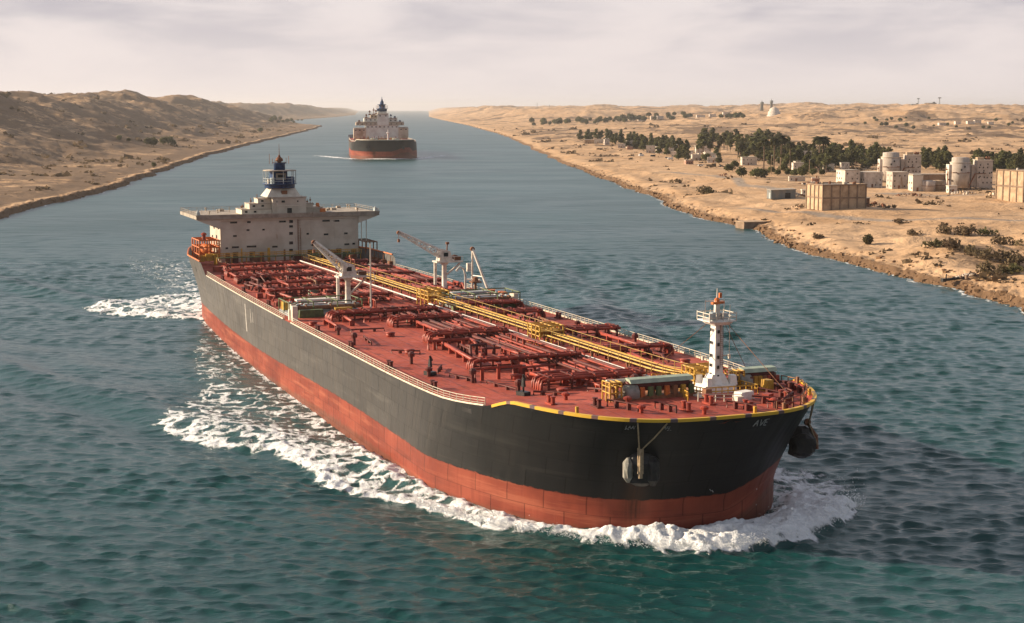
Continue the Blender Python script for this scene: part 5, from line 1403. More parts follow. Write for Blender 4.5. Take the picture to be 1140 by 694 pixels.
# ------------------------------------------------------------------ settlement on the right bank
M['render'] = paint('pale_render', (.62, .54, .45), (.46, .39, .31), .16, .85, .2, (.28, .2, .13))
M['render_white'] = paint('whitewash', (.66, .58, .50), (.46, .39, .32), .3, .85, .45, (.35, .26, .18))
M['ochre'] = paint('ochre_concrete', (.48, .345, .225), (.34, .235, .15), .35, .9, .5, (.25, .17, .1))
M['silo'] = paint('weathered_silo_paint', (.50, .43, .37), (.36, .30, .25), .2, .8, .6, (.27, .18, .12))
M['dark'] = paint('dark_opening', (.03, .026, .023), (.045, .038, .03), 1, .8)
M['slate'] = paint('blue_grey_sheet_metal', (.13, .15, .155), (.20, .19, .17), .4, .6, .3)
M['pink'] = paint('faded_terracotta', (.42, .24, .17), (.34, .19, .13), .3, .8)
M['concrete'] = paint('brown_concrete', (.26, .18, .125), (.18, .125, .085), .4, .9)

def rot(x, y, a): return (x * math.cos(a) - y * math.sin(a), x * math.sin(a) + y * math.cos(a))
def clutter(root, w, d, z, n, seed, mats=('ochre', 'render', 'slate', 'rust')):
    """roof-top bits: tanks, boxes, stair heads"""
    g = random.Random(seed)
    for i in range(n):
        x, y = g.uniform(-w / 2 + 1, w / 2 - 1), g.uniform(-d / 2 + 1, d / 2 - 1)
        if g.random() < .5: MB().lathe((x, y, z), [(.6, 0), (.6, 1.1), (.3, 1.4)], 8).build('roof_tank', M[g.choice(mats)], root)
        else: MB().box((x, y, z + .5), (g.uniform(.8, 2.2), g.uniform(.8, 2), 1.1), g.random()).build('roof_box', M[g.choice(mats)], root)

def depot(name, label, cat, x, y, rz, w, d, h, bays, bays2, mat, seed):
    r = empty(name, (x, y, gz(x, y) - .3), rz, label, cat)
    wl = MB().box2((-w / 2, -d / 2, 0), (w / 2, d / 2, h)).build('wall', M[mat], r)
    pl = MB()
    for i in range(bays + 1):
        px = -w / 2 + w * i / bays; pl.box2((px - .3, -d / 2 - .3, 0), (px + .3, -d / 2 + .05, h + .1))
    for i in range(bays2 + 1):
        py = -d / 2 + d * i / bays2; pl.box2((-w / 2 - .35, py - .35, 0), (-w / 2 + .05, py + .35, h + .3)); pl.box2((w / 2 - .05, py - .35, 0), (w / 2 + .35, py + .35, h + .3))
    pl.box2((-w / 2 - .2, -d / 2 - .2, h * .47), (w / 2 + .2, -d / 2 + .02, h * .53)); pl.box2((-w / 2 - .2, -d / 2 + .03, h * .47), (-w / 2 + .02, d / 2, h * .53))
    pl.box2((-w / 2 - .5, -d / 2 - .5, h), (w / 2 + .5, -d / 2 + .1, h + .6)); pl.box2((-w / 2 - .5, -d / 2 + .12, h), (-w / 2 + .1, d / 2, h + .6)); pl.box2((w / 2 - .1, -d / 2 + .12, h), (w / 2 + .5, d / 2, h + .6)); pl.box2((-w / 2 + .12, d / 2 - .2, h), (w / 2 - .12, d / 2 + .3, h + .6))
    pl.build('pilaster', M['concrete'], wl)
    MB().box2((-w / 2 + .1, -d / 2 + .1, h), (w / 2 - .1, d / 2 - .2, h + .12)).build('roof', M['roofdeck'], r)
    clutter(r, w, d, h + .1, 7, seed)
    return r
depot('depot_building', 'square ochre concrete depot with pilasters and two rows of panels, nearest the water', 'building', 160.1, 771.0, R(15), 23, 18, 12.2, 5, 4, 'ochre', 1)
depot('depot_building', 'tall ochre panelled building at the right edge beside the road', 'building', 279.5, 846.0, R(22), 24, 22, 16.5, 5, 4, 'ochre', 2)
r = empty('storage_shed', (150.5, 872, gz(150, 872)), R(6), 'low blue grey sheet metal shed near the shore track', 'shed')
w_ = MB(); w_.hexa([(-7, -4.5, -.3), (7, -4.5, -.3), (7, 4.5, -.3), (-7, 4.5, -.3)], [(-7, -4.5, 4.6), (7, -4.5, 5.0), (7, 4.5, 5.2), (-7, 4.5, 4.8)]); wo_ = w_.build('wall', M['slate'], r)
MB().hexa([(-7.4, -4.9, 4.62), (7.4, -4.9, 5.02), (7.4, 4.9, 5.25), (-7.4, 4.9, 4.85)], [(-7.4, -4.9, 4.9), (7.4, -4.9, 5.3), (7.4, 4.9, 5.5), (-7.4, 4.9, 5.1)]).build('roof', M['roofdeck'], r)
MB().box2((-7.08, -3, 0), (-6.9, 0, 3.2)).build('door', M['bluegrey'], r); MB().box2((1, -4.6, .2), (4, -4.45, 3.2)).build('door', M['dark'], r)

def ports(root, fx_, fy_, pts, axis='y', mat='dark', sz=(.9, 1.1), nm='window'):
    for (a, z) in pts:
        if axis == 'y': MB().box2((a - sz[0] / 2, fy_ - .12, z - sz[1] / 2), (a + sz[0] / 2, fy_ + .05, z + sz[1] / 2)).build(nm, M[mat], root)
        else: MB().box2((fx_ - .12, a - sz[0] / 2, z - sz[1] / 2), (fx_ + .05, a + sz[0] / 2, z + sz[1] / 2)).build(nm, M[mat], root)
def silo(x, y, rz, label, sc, flip=False):
    r = empty('grain_silo', (x, y, gz(x, y) - .2), rz, label, 'silo')
    z0 = 1.6 * sc
    MB().box2((-13 * sc, -3 * sc, 0), (14 * sc, 9 * sc, .9 * sc)).build('plinth', M['concrete'], r)
    for i in range(8):
        for j in (-2, 8): MB().box((-11 * sc + i * 3.5 * sc, j * sc, 1.4 * sc), (.8 * sc, .8 * sc, 1.4 * sc)).build('footing', M['ochre'], r)
    c = MB().lathe((-5.2 * sc, 1.5 * sc, z0), [(6.2 * sc, 0), (6.2 * sc, 15.2 * sc), (5.4 * sc, 15.4 * sc), (5.2 * sc, 18.4 * sc), (3, 18.7 * sc)], 28).build('silo_tower', M['silo'], r)
    MB().lathe((-5.2 * sc, 1.5 * sc, z0 + 15.3 * sc), [(6.45 * sc, 0), (6.45 * sc, .35)], 28).build('rim', M['render'], c)
    MB().lathe((-5.2 * sc, 1.5 * sc, z0 + 9 * sc), [(6.3 * sc, 0), (6.3 * sc, .3)], 28).build('rim', M['rust'], c)
    MB().box2((-12.6 * sc, -.5 * sc, z0), (-7 * sc, 7 * sc, z0 + 14.2 * sc)).build('annex', M['render_white'], r)
    b = MB().box2((4.2 * sc, -2.4 * sc, z0), (13.6 * sc, 8.4 * sc, z0 + 16.6 * sc)).build('block', M['silo'], r)
    MB().box2((4.0 * sc, -2.6 * sc, z0 + 16.6 * sc), (13.8 * sc, 8.6 * sc, z0 + 17.1 * sc)).build('roof', M['render'], b)
    MB().box2((1.0 * sc, -1.0 * sc, z0), (4.2 * sc, 7 * sc, z0 + 14.0 * sc)).build('block', M['silo'], r)
    MB().box2((5 * sc, 1 * sc, z0 + 17.1 * sc), (9 * sc, 6 * sc, z0 + 18.6 * sc)).build('head_house', M['ochre'], r)
    for q in ((10.8, 16), (12.2, 15)): MB().lathe((q[0] * sc, 2 * sc, z0 + 17.1 * sc), [(.9, 0), (1.1, 1.2), (.3, 2.0)], 8).build('roof_tank', M['rust'], r)
    ports(r, 0, -2.4 * sc, [(6.0 * sc, z0 + 14 * sc), (8.2 * sc, z0 + 10.5 * sc), (10.5 * sc, z0 + 14.5 * sc), (8.6 * sc, z0 + 6.5 * sc), (11.8 * sc, z0 + 9 * sc), (6 * sc, z0 + 7 * sc)] + [((5.4 + 2.5 * a) * sc, (z0 + (3.2 + 3.1 * b) * sc)) for a in range(4) for b in range(4) if (a * 5 + b * 3) % 4], 'y', 'dark', (.7, .9))
    ports(r, 0, -4.85 * sc, [(-4 * sc, z0 + 13 * sc), (-6 * sc, z0 + 11 * sc)])
    ports(r, -12.6 * sc, 0, [(1.5 * sc, z0 + 11 * sc), (4.5 * sc, z0 + 8 * sc), (2.5 * sc, z0 + 4 * sc), (5 * sc, z0 + 12 * sc)], 'x')
    st_ = MB(); st_.tube([(-1.2 * sc, -4.6 * sc, z0 + .5), (3.0 * sc, -2.6 * sc, z0 + 8.6 * sc)], .35, 5); st_.tube([(-1.2 * sc, -4.6 * sc, z0 + 1.5), (3.0 * sc, -2.6 * sc, z0 + 9.6 * sc)], .2, 4); st_.tube([(3.0 * sc, -2.7 * sc, z0 + 8.6 * sc), (9.5 * sc, -2.7 * sc, z0 + 9.0 * sc)], .22, 4)
    st_.build('stair', M['rust'], r)
    pp_ = MB(); pp_.tube([(-11 * sc, -3.6 * sc, z0 + 9.4 * sc), (-.5 * sc, -3.9 * sc, z0 + 9.4 * sc)], .25, 5); pp_.tube([(-12.9 * sc, 1, 0), (-12.9 * sc, 1, z0 + 10 * sc)], .3, 5); pp_.build('pipework', M['brown'], r)
    for k in range(3): MB().box((-12.9 * sc + .2, (-1 + 2.5 * k) * sc, z0 + (5 + 3 * k) * sc), (1.2, 1.6, .8)).build('balcony', M['rust'], r)
    return r
silo(281.5, 962, R(-2), 'large weathered white silo block with an outside stair, right of the store tanks', 1.0)
silo(257.5, 1040, R(-3), 'weathered white silo block rising behind the low white store buildings', 1.02)

def block(name, label, cat, x, y, rz, w, d, h, mat, wins=True, cyl=False, seed=0, group=None):
    r = empty(name, (x, y, gz(x, y) - .3), rz, label, cat, group)
    if cyl:
        MB().lathe((0, 0, 0), [(w / 2, 0), (w / 2, h), (w / 2 - .4, h + .3), (.5, h + .6)], 22).build('tank_shell', M[mat], r)
        MB().lathe((0, 0, h * .55), [(w / 2 + .12, 0), (w / 2 + .12, .3)], 22).build('hoop', M['rust'], r)
        return r
    wl = MB().box2((-w / 2, -d / 2, 0), (w / 2, d / 2, h)).build('wall', M[mat], r)
    MB().box2((-w / 2 - .25, -d / 2 - .25, h), (w / 2 + .25, d / 2 + .25, h + .4)).build('roof', M['roofdeck' if seed % 2 else 'render'], r)
    if wins:
        g = random.Random(seed); fl = max(1, int(h / 3.2))
        for f in range(fl):
            for i in range(max(2, int(w / 3))):
                if g.random() < .55: MB().box2((-w / 2 + (i + .35) * w / max(2, int(w / 3)), -d / 2 - .06, f * 3.2 + 1.4), (-w / 2 + (i + .35) * w / max(2, int(w / 3)) + .75, -d / 2 + .05, f * 3.2 + 2.3)).build('window', M['dark'], wl)
            for i in range(max(1, int(d / 3.5))):
                if g.random() < .8: MB().box2((-w / 2 - .06, -d / 2 + (i + .35) * d / max(1, int(d / 3.5)), f * 3.2 + 1.3), (-w / 2 + .05, -d / 2 + (i + .35) * d / max(1, int(d / 3.5)) + 1, f * 3.2 + 2.5)).build('window', M['dark'], wl)
        MB().box2((-w * .12, -d / 2 - .08, 0), (-w * .12 + 1.2, -d / 2 + .05, 2.4)).build('door', M['brown'], wl)
    if seed % 3 == 0: clutter(r, w, d, h + .4, 3, seed)
    return r
block('store_building', 'white two storey store at the left end of the store yard, behind the ochre depot', 'building', 215, 1000, R(12), 10, 14, 10.2, 'render_white', True, False, 1)
block('store_building', 'white store second from the left in the store yard, behind the ochre depot', 'building', 229, 1001, R(10), 12, 14, 9.6, 'render_white', True, False, 2)
block('store_building', 'pinkish grey store block in front of the rear silo', 'building', 236, 958, R(8), 9.5, 10, 10.2, 'silo', True, False, 4)
block('store_building', 'narrow cream store beside the round tanks', 'building', 243, 940, R(8), 6.5, 7, 9.4, 'render', True, False, 5)
block('storage_tank', 'round pale tank standing left of two others in the store yard', 'tank', 250, 938, 0, 8.5, 8.5, 6.4, 'silo', False, True)
block('storage_tank', 'round brownish tank in the middle of the store yard', 'tank', 258, 944, 0, 8, 8, 6.2, 'ochre', False, True)
block('store_building', 'long low brown store behind the round tanks', 'building', 262, 975, R(4), 26, 8, 9.0, 'concrete', False, False, 7)
block('guard_hut', 'small white hut in front of the large silo', 'hut', 259.5, 921, R(6), 5.2, 4, 4.2, 'render_white', True, False, 8)
block('store_building', 'small brown lean-to against the right side of the ochre depot', 'building', 176, 784, R(12), 6, 5, 4.6, 'brown', True, False, 10)
for (x, y, w, d, h, m, lab) in (
    (108, 2194, 14, 9, 5.5, 'ochre', 'long sandy house at the far left end of the settlement'), (121, 2190, 12, 8, 6, 'render', 'pale sandy house second from the far left end of the settlement'), (131, 2170, 7, 7, 7.5, 'render_white', 'white house with a bright gable at the right end of the far left row'),
    (137, 1956, 9, 7, 5, 'render_white', 'small white house left of the grey two storey block'), (150, 1966, 13, 10, 9, 'silo', 'grey two storey block at the left end of the pine row'), (143, 1900, 7, 6, 4, 'pink', 'low reddish house in front of the grey two storey block'),
    (156, 1763, 10, 9, 8, 'render', 'beige house in front of the pine row, left of a narrow white one'), (163, 1740, 6, 7, 7.5, 'render_white', 'narrow white house in front of the middle of the pine row'), (166, 1600, 6, 6, 5.5, 'render_white', 'small white cabin at the right end of the pine row'),
    (214, 1761, 16, 12, 8, 'render_white', 'large white villa between the pine row and the tall grove'), (222, 1830, 10, 9, 11, 'render_white', 'upper white block rising behind the large white villa'), (184, 1424, 12, 8, 4.6, 'render_white', 'white house with a low wide roof beside the paved lane'),
    (208, 1375, 13, 9, 7, 'render', 'pale two storey house behind the round dark trees'), (196, 1560, 9, 8, 6, 'render_white', 'white house half hidden among the tall grove'), (262, 1700, 12, 9, 8, 'render_white', 'white house seen through the tall trunks under the palms'),
    (294, 1690, 10, 8, 7, 'render', 'pale house among the trees right of the lone palm trunks'), (272, 1440, 9, 8, 10, 'render_white', 'tall white house in the gap left of the double palm'), (262, 1330, 11, 8, 6, 'render_white', 'white house below the double palm'), (246, 1290, 8, 7, 5, 'pink', 'low reddish house among the trees behind the store yard'),
    (313, 1300, 14, 9, 7, 'render_white', 'white house in the trees behind the rear silo'), (318, 1110, 12, 8, 5, 'render_white', 'low white house between the two silo blocks'), (330, 1140, 9, 7, 5.5, 'render', 'low pale house between the silo blocks, set back'), (158, 1399, 7, 6, 3.6, 'pink', 'small red roofed cabin beside the paved lane'),
    (185, 1160, 9, 5, 3.2, 'render_white', 'low white workshop in front of the round dark trees'), (196, 1075, 11, 6, 3.4, 'render', 'low pale workshop left of the store yard'), (206, 1060, 5, 5, 3.0, 'pink', 'tiny reddish kiosk left of the store yard'), (170, 900, 6, 4, 2.8, 'render_white', 'tiny white hut right of the blue grey shed')):
    block('house', lab, 'house', x, y, R(random.uniform(-8, 14)), w, d, h, m, True, False, int(x) + int(y))
for i, (x, y) in enumerate([(176, 1500), (188, 1480), (228, 1480), (240, 1500), (205, 1640), (232, 1260), (250, 1240), (268, 1260), (245, 1400), (283, 1350), (298, 1230), (222, 1215), (170, 1690), (178, 1580)]):
    g_ = random.Random(i); block('house', 'tiny pale house half hidden among the trees of the settlement', 'house', x, y, R(g_.uniform(-10, 15)), g_.uniform(6, 10), 7, g_.uniform(4, 8), 'render_white' if i % 3 else 'render', True, False, i, 'tiny houses among the trees')
# far buildings on the slopes
for i, (x, y, w, h) in enumerate([(318, 4624, 22, 10), (352, 4640, 16, 9), (385, 4650, 24, 8), (420, 4660, 18, 10), (441, 4673, 20, 9), (475, 4690, 14, 8), (564, 4695, 26, 9), (600, 4700, 20, 8), (640, 4690, 22, 9), (986, 3376, 16, 6), (1005, 3390, 14, 6), (940, 3420, 22, 7), (965, 3400, 12, 6), (1030, 3380, 12, 5)]):
    g_ = 'pale buildings in a row on the far left slope' if i < 9 else 'pale buildings on the right hand slope'
    o = block('house', 'pale flat roofed building in the distant row on the slope beyond the pine row' if i < 9 else 'pale flat roofed building low on the slope above the right hand silos', 'house', x, y, R(5), w, 10, h, 'render_white', False, False, 1, g_)
r = empty('domed_shrine', (716, 4290, gz(716, 4290) - 1), 0, 'white tiered building with a domed top on the far slope', 'building'); r.scale = (1.4, 1.4, 1.3)
MB().lathe((0, 0, 0), [(15, 0), (14.2, 9), (12.5, 9.5), (12, 17), (10, 17.5), (9, 22), (6, 25), (2, 27)], 20).build('wall', M['render_white'], r); MB().box((-14, -8, 3), (14, 12, 8)).build('annex', M['render_white'], r); MB().box((-22, -6, 2), (10, 8, 4)).build('annex', M['render'], r)
for (x, y, h, w_, lab) in ((1007, 6333, 46, 9, 'squat grey tower, left of a pair on the skyline behind the domed building'), (1040, 6300, 52, 8, 'taller grey tower, right of a pair on the skyline behind the domed building')):
    r = empty('water_tower', (x, y, gz(x, y) - 1), 0, lab, 'tower')
    MB().lathe((0, 0, 0), [(w_ * .8, 0), (w_ * .6, h * .6), (w_ * .85, h * .63), (w_ * .85, h * .8), (w_ * .4, h * .84), (.8, h * .86), (.4, h)], 12).build('shaft', M['slate'], r); MB().lathe((0, 0, h * .3), [(w_ * .75, 0), (w_ * .75, 1.2)], 12).build('gallery', M['slate'], r)
for (x, y, h, lab) in ((1663, 6435, 34, 'thin dark mast on the right hand skyline, left of the gantry mast'), (1512, 5560, 34, 'dark mast with a cross head on the right hand skyline'), (147, 9202, 34, 'thin mast on the far left of the right bank skyline'), (236, 9900, 26, 'shorter far mast on the right bank skyline')):
    r = empty('radio_mast', (x, y, gz(x, y) - 1), 0, lab, 'mast')
    mb = MB()
    for k in range(3): mb.tube([(2.4 * math.cos(k * 2.09), 2.4 * math.sin(k * 2.09), 0), (.9 * math.cos(k * 2.09), .9 * math.sin(k * 2.09), h)], .55, 5)
    for q in range(6): mb.lathe((0, 0, h * q / 6), [(2.6 - 1.6 * q / 6, 0), (2.6 - 1.6 * q / 6, .6)], 6)
    mb.build('lattice', M['slate'], r)
    if 'cross' in lab or 'gantry' in lab: MB().box((0, 0, h * .94), (11, 3, 3)).build('head', M['slate'], r)
for (x, y, w_) in ((1480, 5560, 40), (1640, 6400, 30)):
    r = empty('pump_house', (x, y, gz(x, y) - 1), 0, 'dark low building on the skyline under the cross headed mast' if w_ == 40 else 'dark low building on the skyline under the thin mast', 'building')
    MB().box((0, 0, 5), (w_, 14, 10)).box((w_ * .3, 0, 11), (w_ * .2, 10, 5)).build('wall', M['slate'], r)

# quay block, rubble and wrecked pipe on the near shore
r = empty('quay_block', (111, 722, 0), R(18), 'brown concrete block jutting from the shore', 'quay')
MB().box((0, 0, .9), (12, 9, 4.4), 0, .96).build('block', M['concrete'], r); MB().box((0, 0, 3.15), (12.4, 9.3, .3)).build('coping', M['ochre'], r)
def rubble(x, y, label, n, rad, mats, seed, big=1.0):
    g = random.Random(seed); r = empty('rubble_pile', (x, y, gz(x, y)), 0, label, 'rubble')
    for m in mats:
        mb = MB()
        for i in range(n):
            a, d = g.random() * 6.28, rad * g.random() ** .7; s = g.uniform(.4, 1.3) * big
            mb.box((d * math.cos(a), d * math.sin(a) * .6, max(0, (1 - d / rad)) * 1.6 * big + s * .3), (s, s * g.uniform(.6, 1.2), s * g.uniform(.5, 1.3)), g.random() * 3, g.uniform(.5, .95))
        mb.build('debris', M[mats_name[m]], r)
mats_name = dict(render='render', concrete='concrete', rust='rust', ochre='ochre', black='black')
rubble(143, 484, 'pale rubble heap at the waterline beside a dark fallen pipe', 26, 4.2, ('render', 'concrete'), 1, .8)
rubble(262, 905, 'scattered pale rubble in front of the large silo', 24, 9, ('render', 'ochre'), 2); rubble(186, 800, 'rusty scrap heap right of the ochre depot', 22, 6, ('rust', 'concrete'), 3); rubble(150, 800, 'yellowish rubble along the left side of the ochre depot', 24, 7, ('ochre',), 4)
rubble(160, 880, 'mixed pale scrap between the blue grey shed and the depot', 24, 6, ('render', 'rust'), 5); rubble(270, 870, 'rubble left of the tall ochre building at the right edge', 22, 6, ('render', 'ochre'), 6); rubble(200, 1030, 'pale scrap yard heap left of the white stores', 30, 12, ('render', 'rust'), 7)
rubble(156, 1150, 'dark debris on the sand in front of the round trees', 14, 6, ('rust',), 8); rubble(224, 880, 'low dark scrap on the sand between depot and silo', 18, 12, ('rust', 'concrete'), 9)
r = empty('fallen_pipe', (138, 482, gz(138, 482)), R(20), 'dark rusted pipe lying on the bank beside the pale rubble', 'pipe')
MB().tube([(-4.5, 0, .5), (-1, .3, .7), (4.5, 0, 1.1)], .45, 8).tube([(-3.6, 0, .5), (-3.4, 0, 2.4)], .22, 6).box((-4.4, 0, .5), (1.2, 1.2, 1.0)).build('pipe', M['black'], r)

# street lamps and parked vehicles
def lamp(x, y, h, label):
    r = empty('street_lamp', (x, y, gz(x, y) - .2), random.random() * 6, label, 'street lamp')
    MB().tube([(0, 0, 0), (0, 0, h)], .22, 6, .12).tube([(0, 0, h), (1.6, 0, h + .3)], .10, 5).build('pole', M['ochre'], r); MB().box((1.9, 0, h + .3), (1.3, .5, .25)).build('lamp_head', M['bluegrey'], r)
for (x, y, h, l) in ((189, 1140, 15, 'pale lamp post in front of the round dark trees'), (213, 1120, 13, 'lamp post left of the white stores in front of the trees'), (205, 1195, 12, 'lamp post among the trees behind the workshop'), (296, 1000, 17, 'tall thin lamp post behind the large silo'), (172, 1620, 13, 'lamp post at the right end of the pine row')): lamp(x, y, h, l)
M['car_white'] = paint('white_car_paint', (.7, .69, .66), None, 2, .3, 0, var=.1); M['car_dark'] = paint('dark_car_paint', (.03, .032, .036), None, 2, .3, 0, var=.2); M['car_red'] = paint('red_car_paint', (.3, .05, .035), None, 2, .3, 0, var=.2); M['tyre'] = paint('tyre_rubber', (.02, .02, .02), None, 2, .9)
def car(x, y, rz, m, label, van=False):
    r = empty('parked_car' if not van else 'parked_van', (x, y, gz(x, y) + .02), rz, label, 'van' if van else 'car')
    if van: MB().hexa([(-2.6, -1, .45), (2.6, -1, .45), (2.6, 1, .45), (-2.6, 1, .45)], [(-2.6, -.9, 2.3), (1.7, -.9, 2.3), (1.7, .9, 2.3), (-2.6, .9, 2.3)]).build('body', M[m], r); MB().box2((2.05, -.8, 1.35), (2.35, .8, 1.9)).build('windscreen', M['glass'], r)
    else:
        b = MB().hexa([(-2.2, -.9, .35), (2.2, -.9, .35), (2.2, .9, .35), (-2.2, .9, .35)], [(-2.15, -.86, .95), (2.1, -.86, .88), (2.1, .86, .88), (-2.15, .86, .95)]).build('body', M[m], r)
        MB().hexa([(-1.7, -.82, .92), (1.1, -.82, .9), (1.1, .82, .9), (-1.7, .82, .92)], [(-1.2, -.68, 1.48), (.4, -.68, 1.48), (.4, .68, 1.48), (-1.2, .68, 1.48)]).build('cabin', M['glass'], r)
    for i in (-1.4, 1.4):
        for j in (-.85, .85): MB().lathe((i, j, .35), [(.35, -.12), (.35, .12)], 12, 'y').build('wheel', M['tyre'], r)
for a in ((163, 1352, .3, 'car_white', 'white car on the paved lane below the low roofed house'), (171, 1330, .2, 'car_dark', 'dark car left of the round dark trees'), (176, 1312, .2, 'car_dark', 'dark car nearest the round dark trees'), (152, 1500, .1, 'car_white', 'white van beside the small red roofed cabin', True), (140, 1700, 1.2, 'car_dark', 'dark car on the sand below the beige house'), (146, 1620, .5, 'car_dark', 'dark van parked on the track below the white cabin', True),
          (133, 1610, .4, 'car_white', 'white van alone on the track nearest the canal', True), (191, 1010, .4, 'car_dark', 'dark car left of the white stores'), (205, 990, 1.0, 'car_red', 'red car beside the white stores'), (201, 970, .2, 'car_dark', 'dark van behind the ochre depot', True), (296, 940, .2, 'car_red', 'rusty red van right of the large silo', True), (156, 1575, .8, 'car_dark', 'dark car at the foot of the pine row'), (180, 1120, .2, 'car_dark', 'dark car in front of the low white workshop')):
    car(*a)

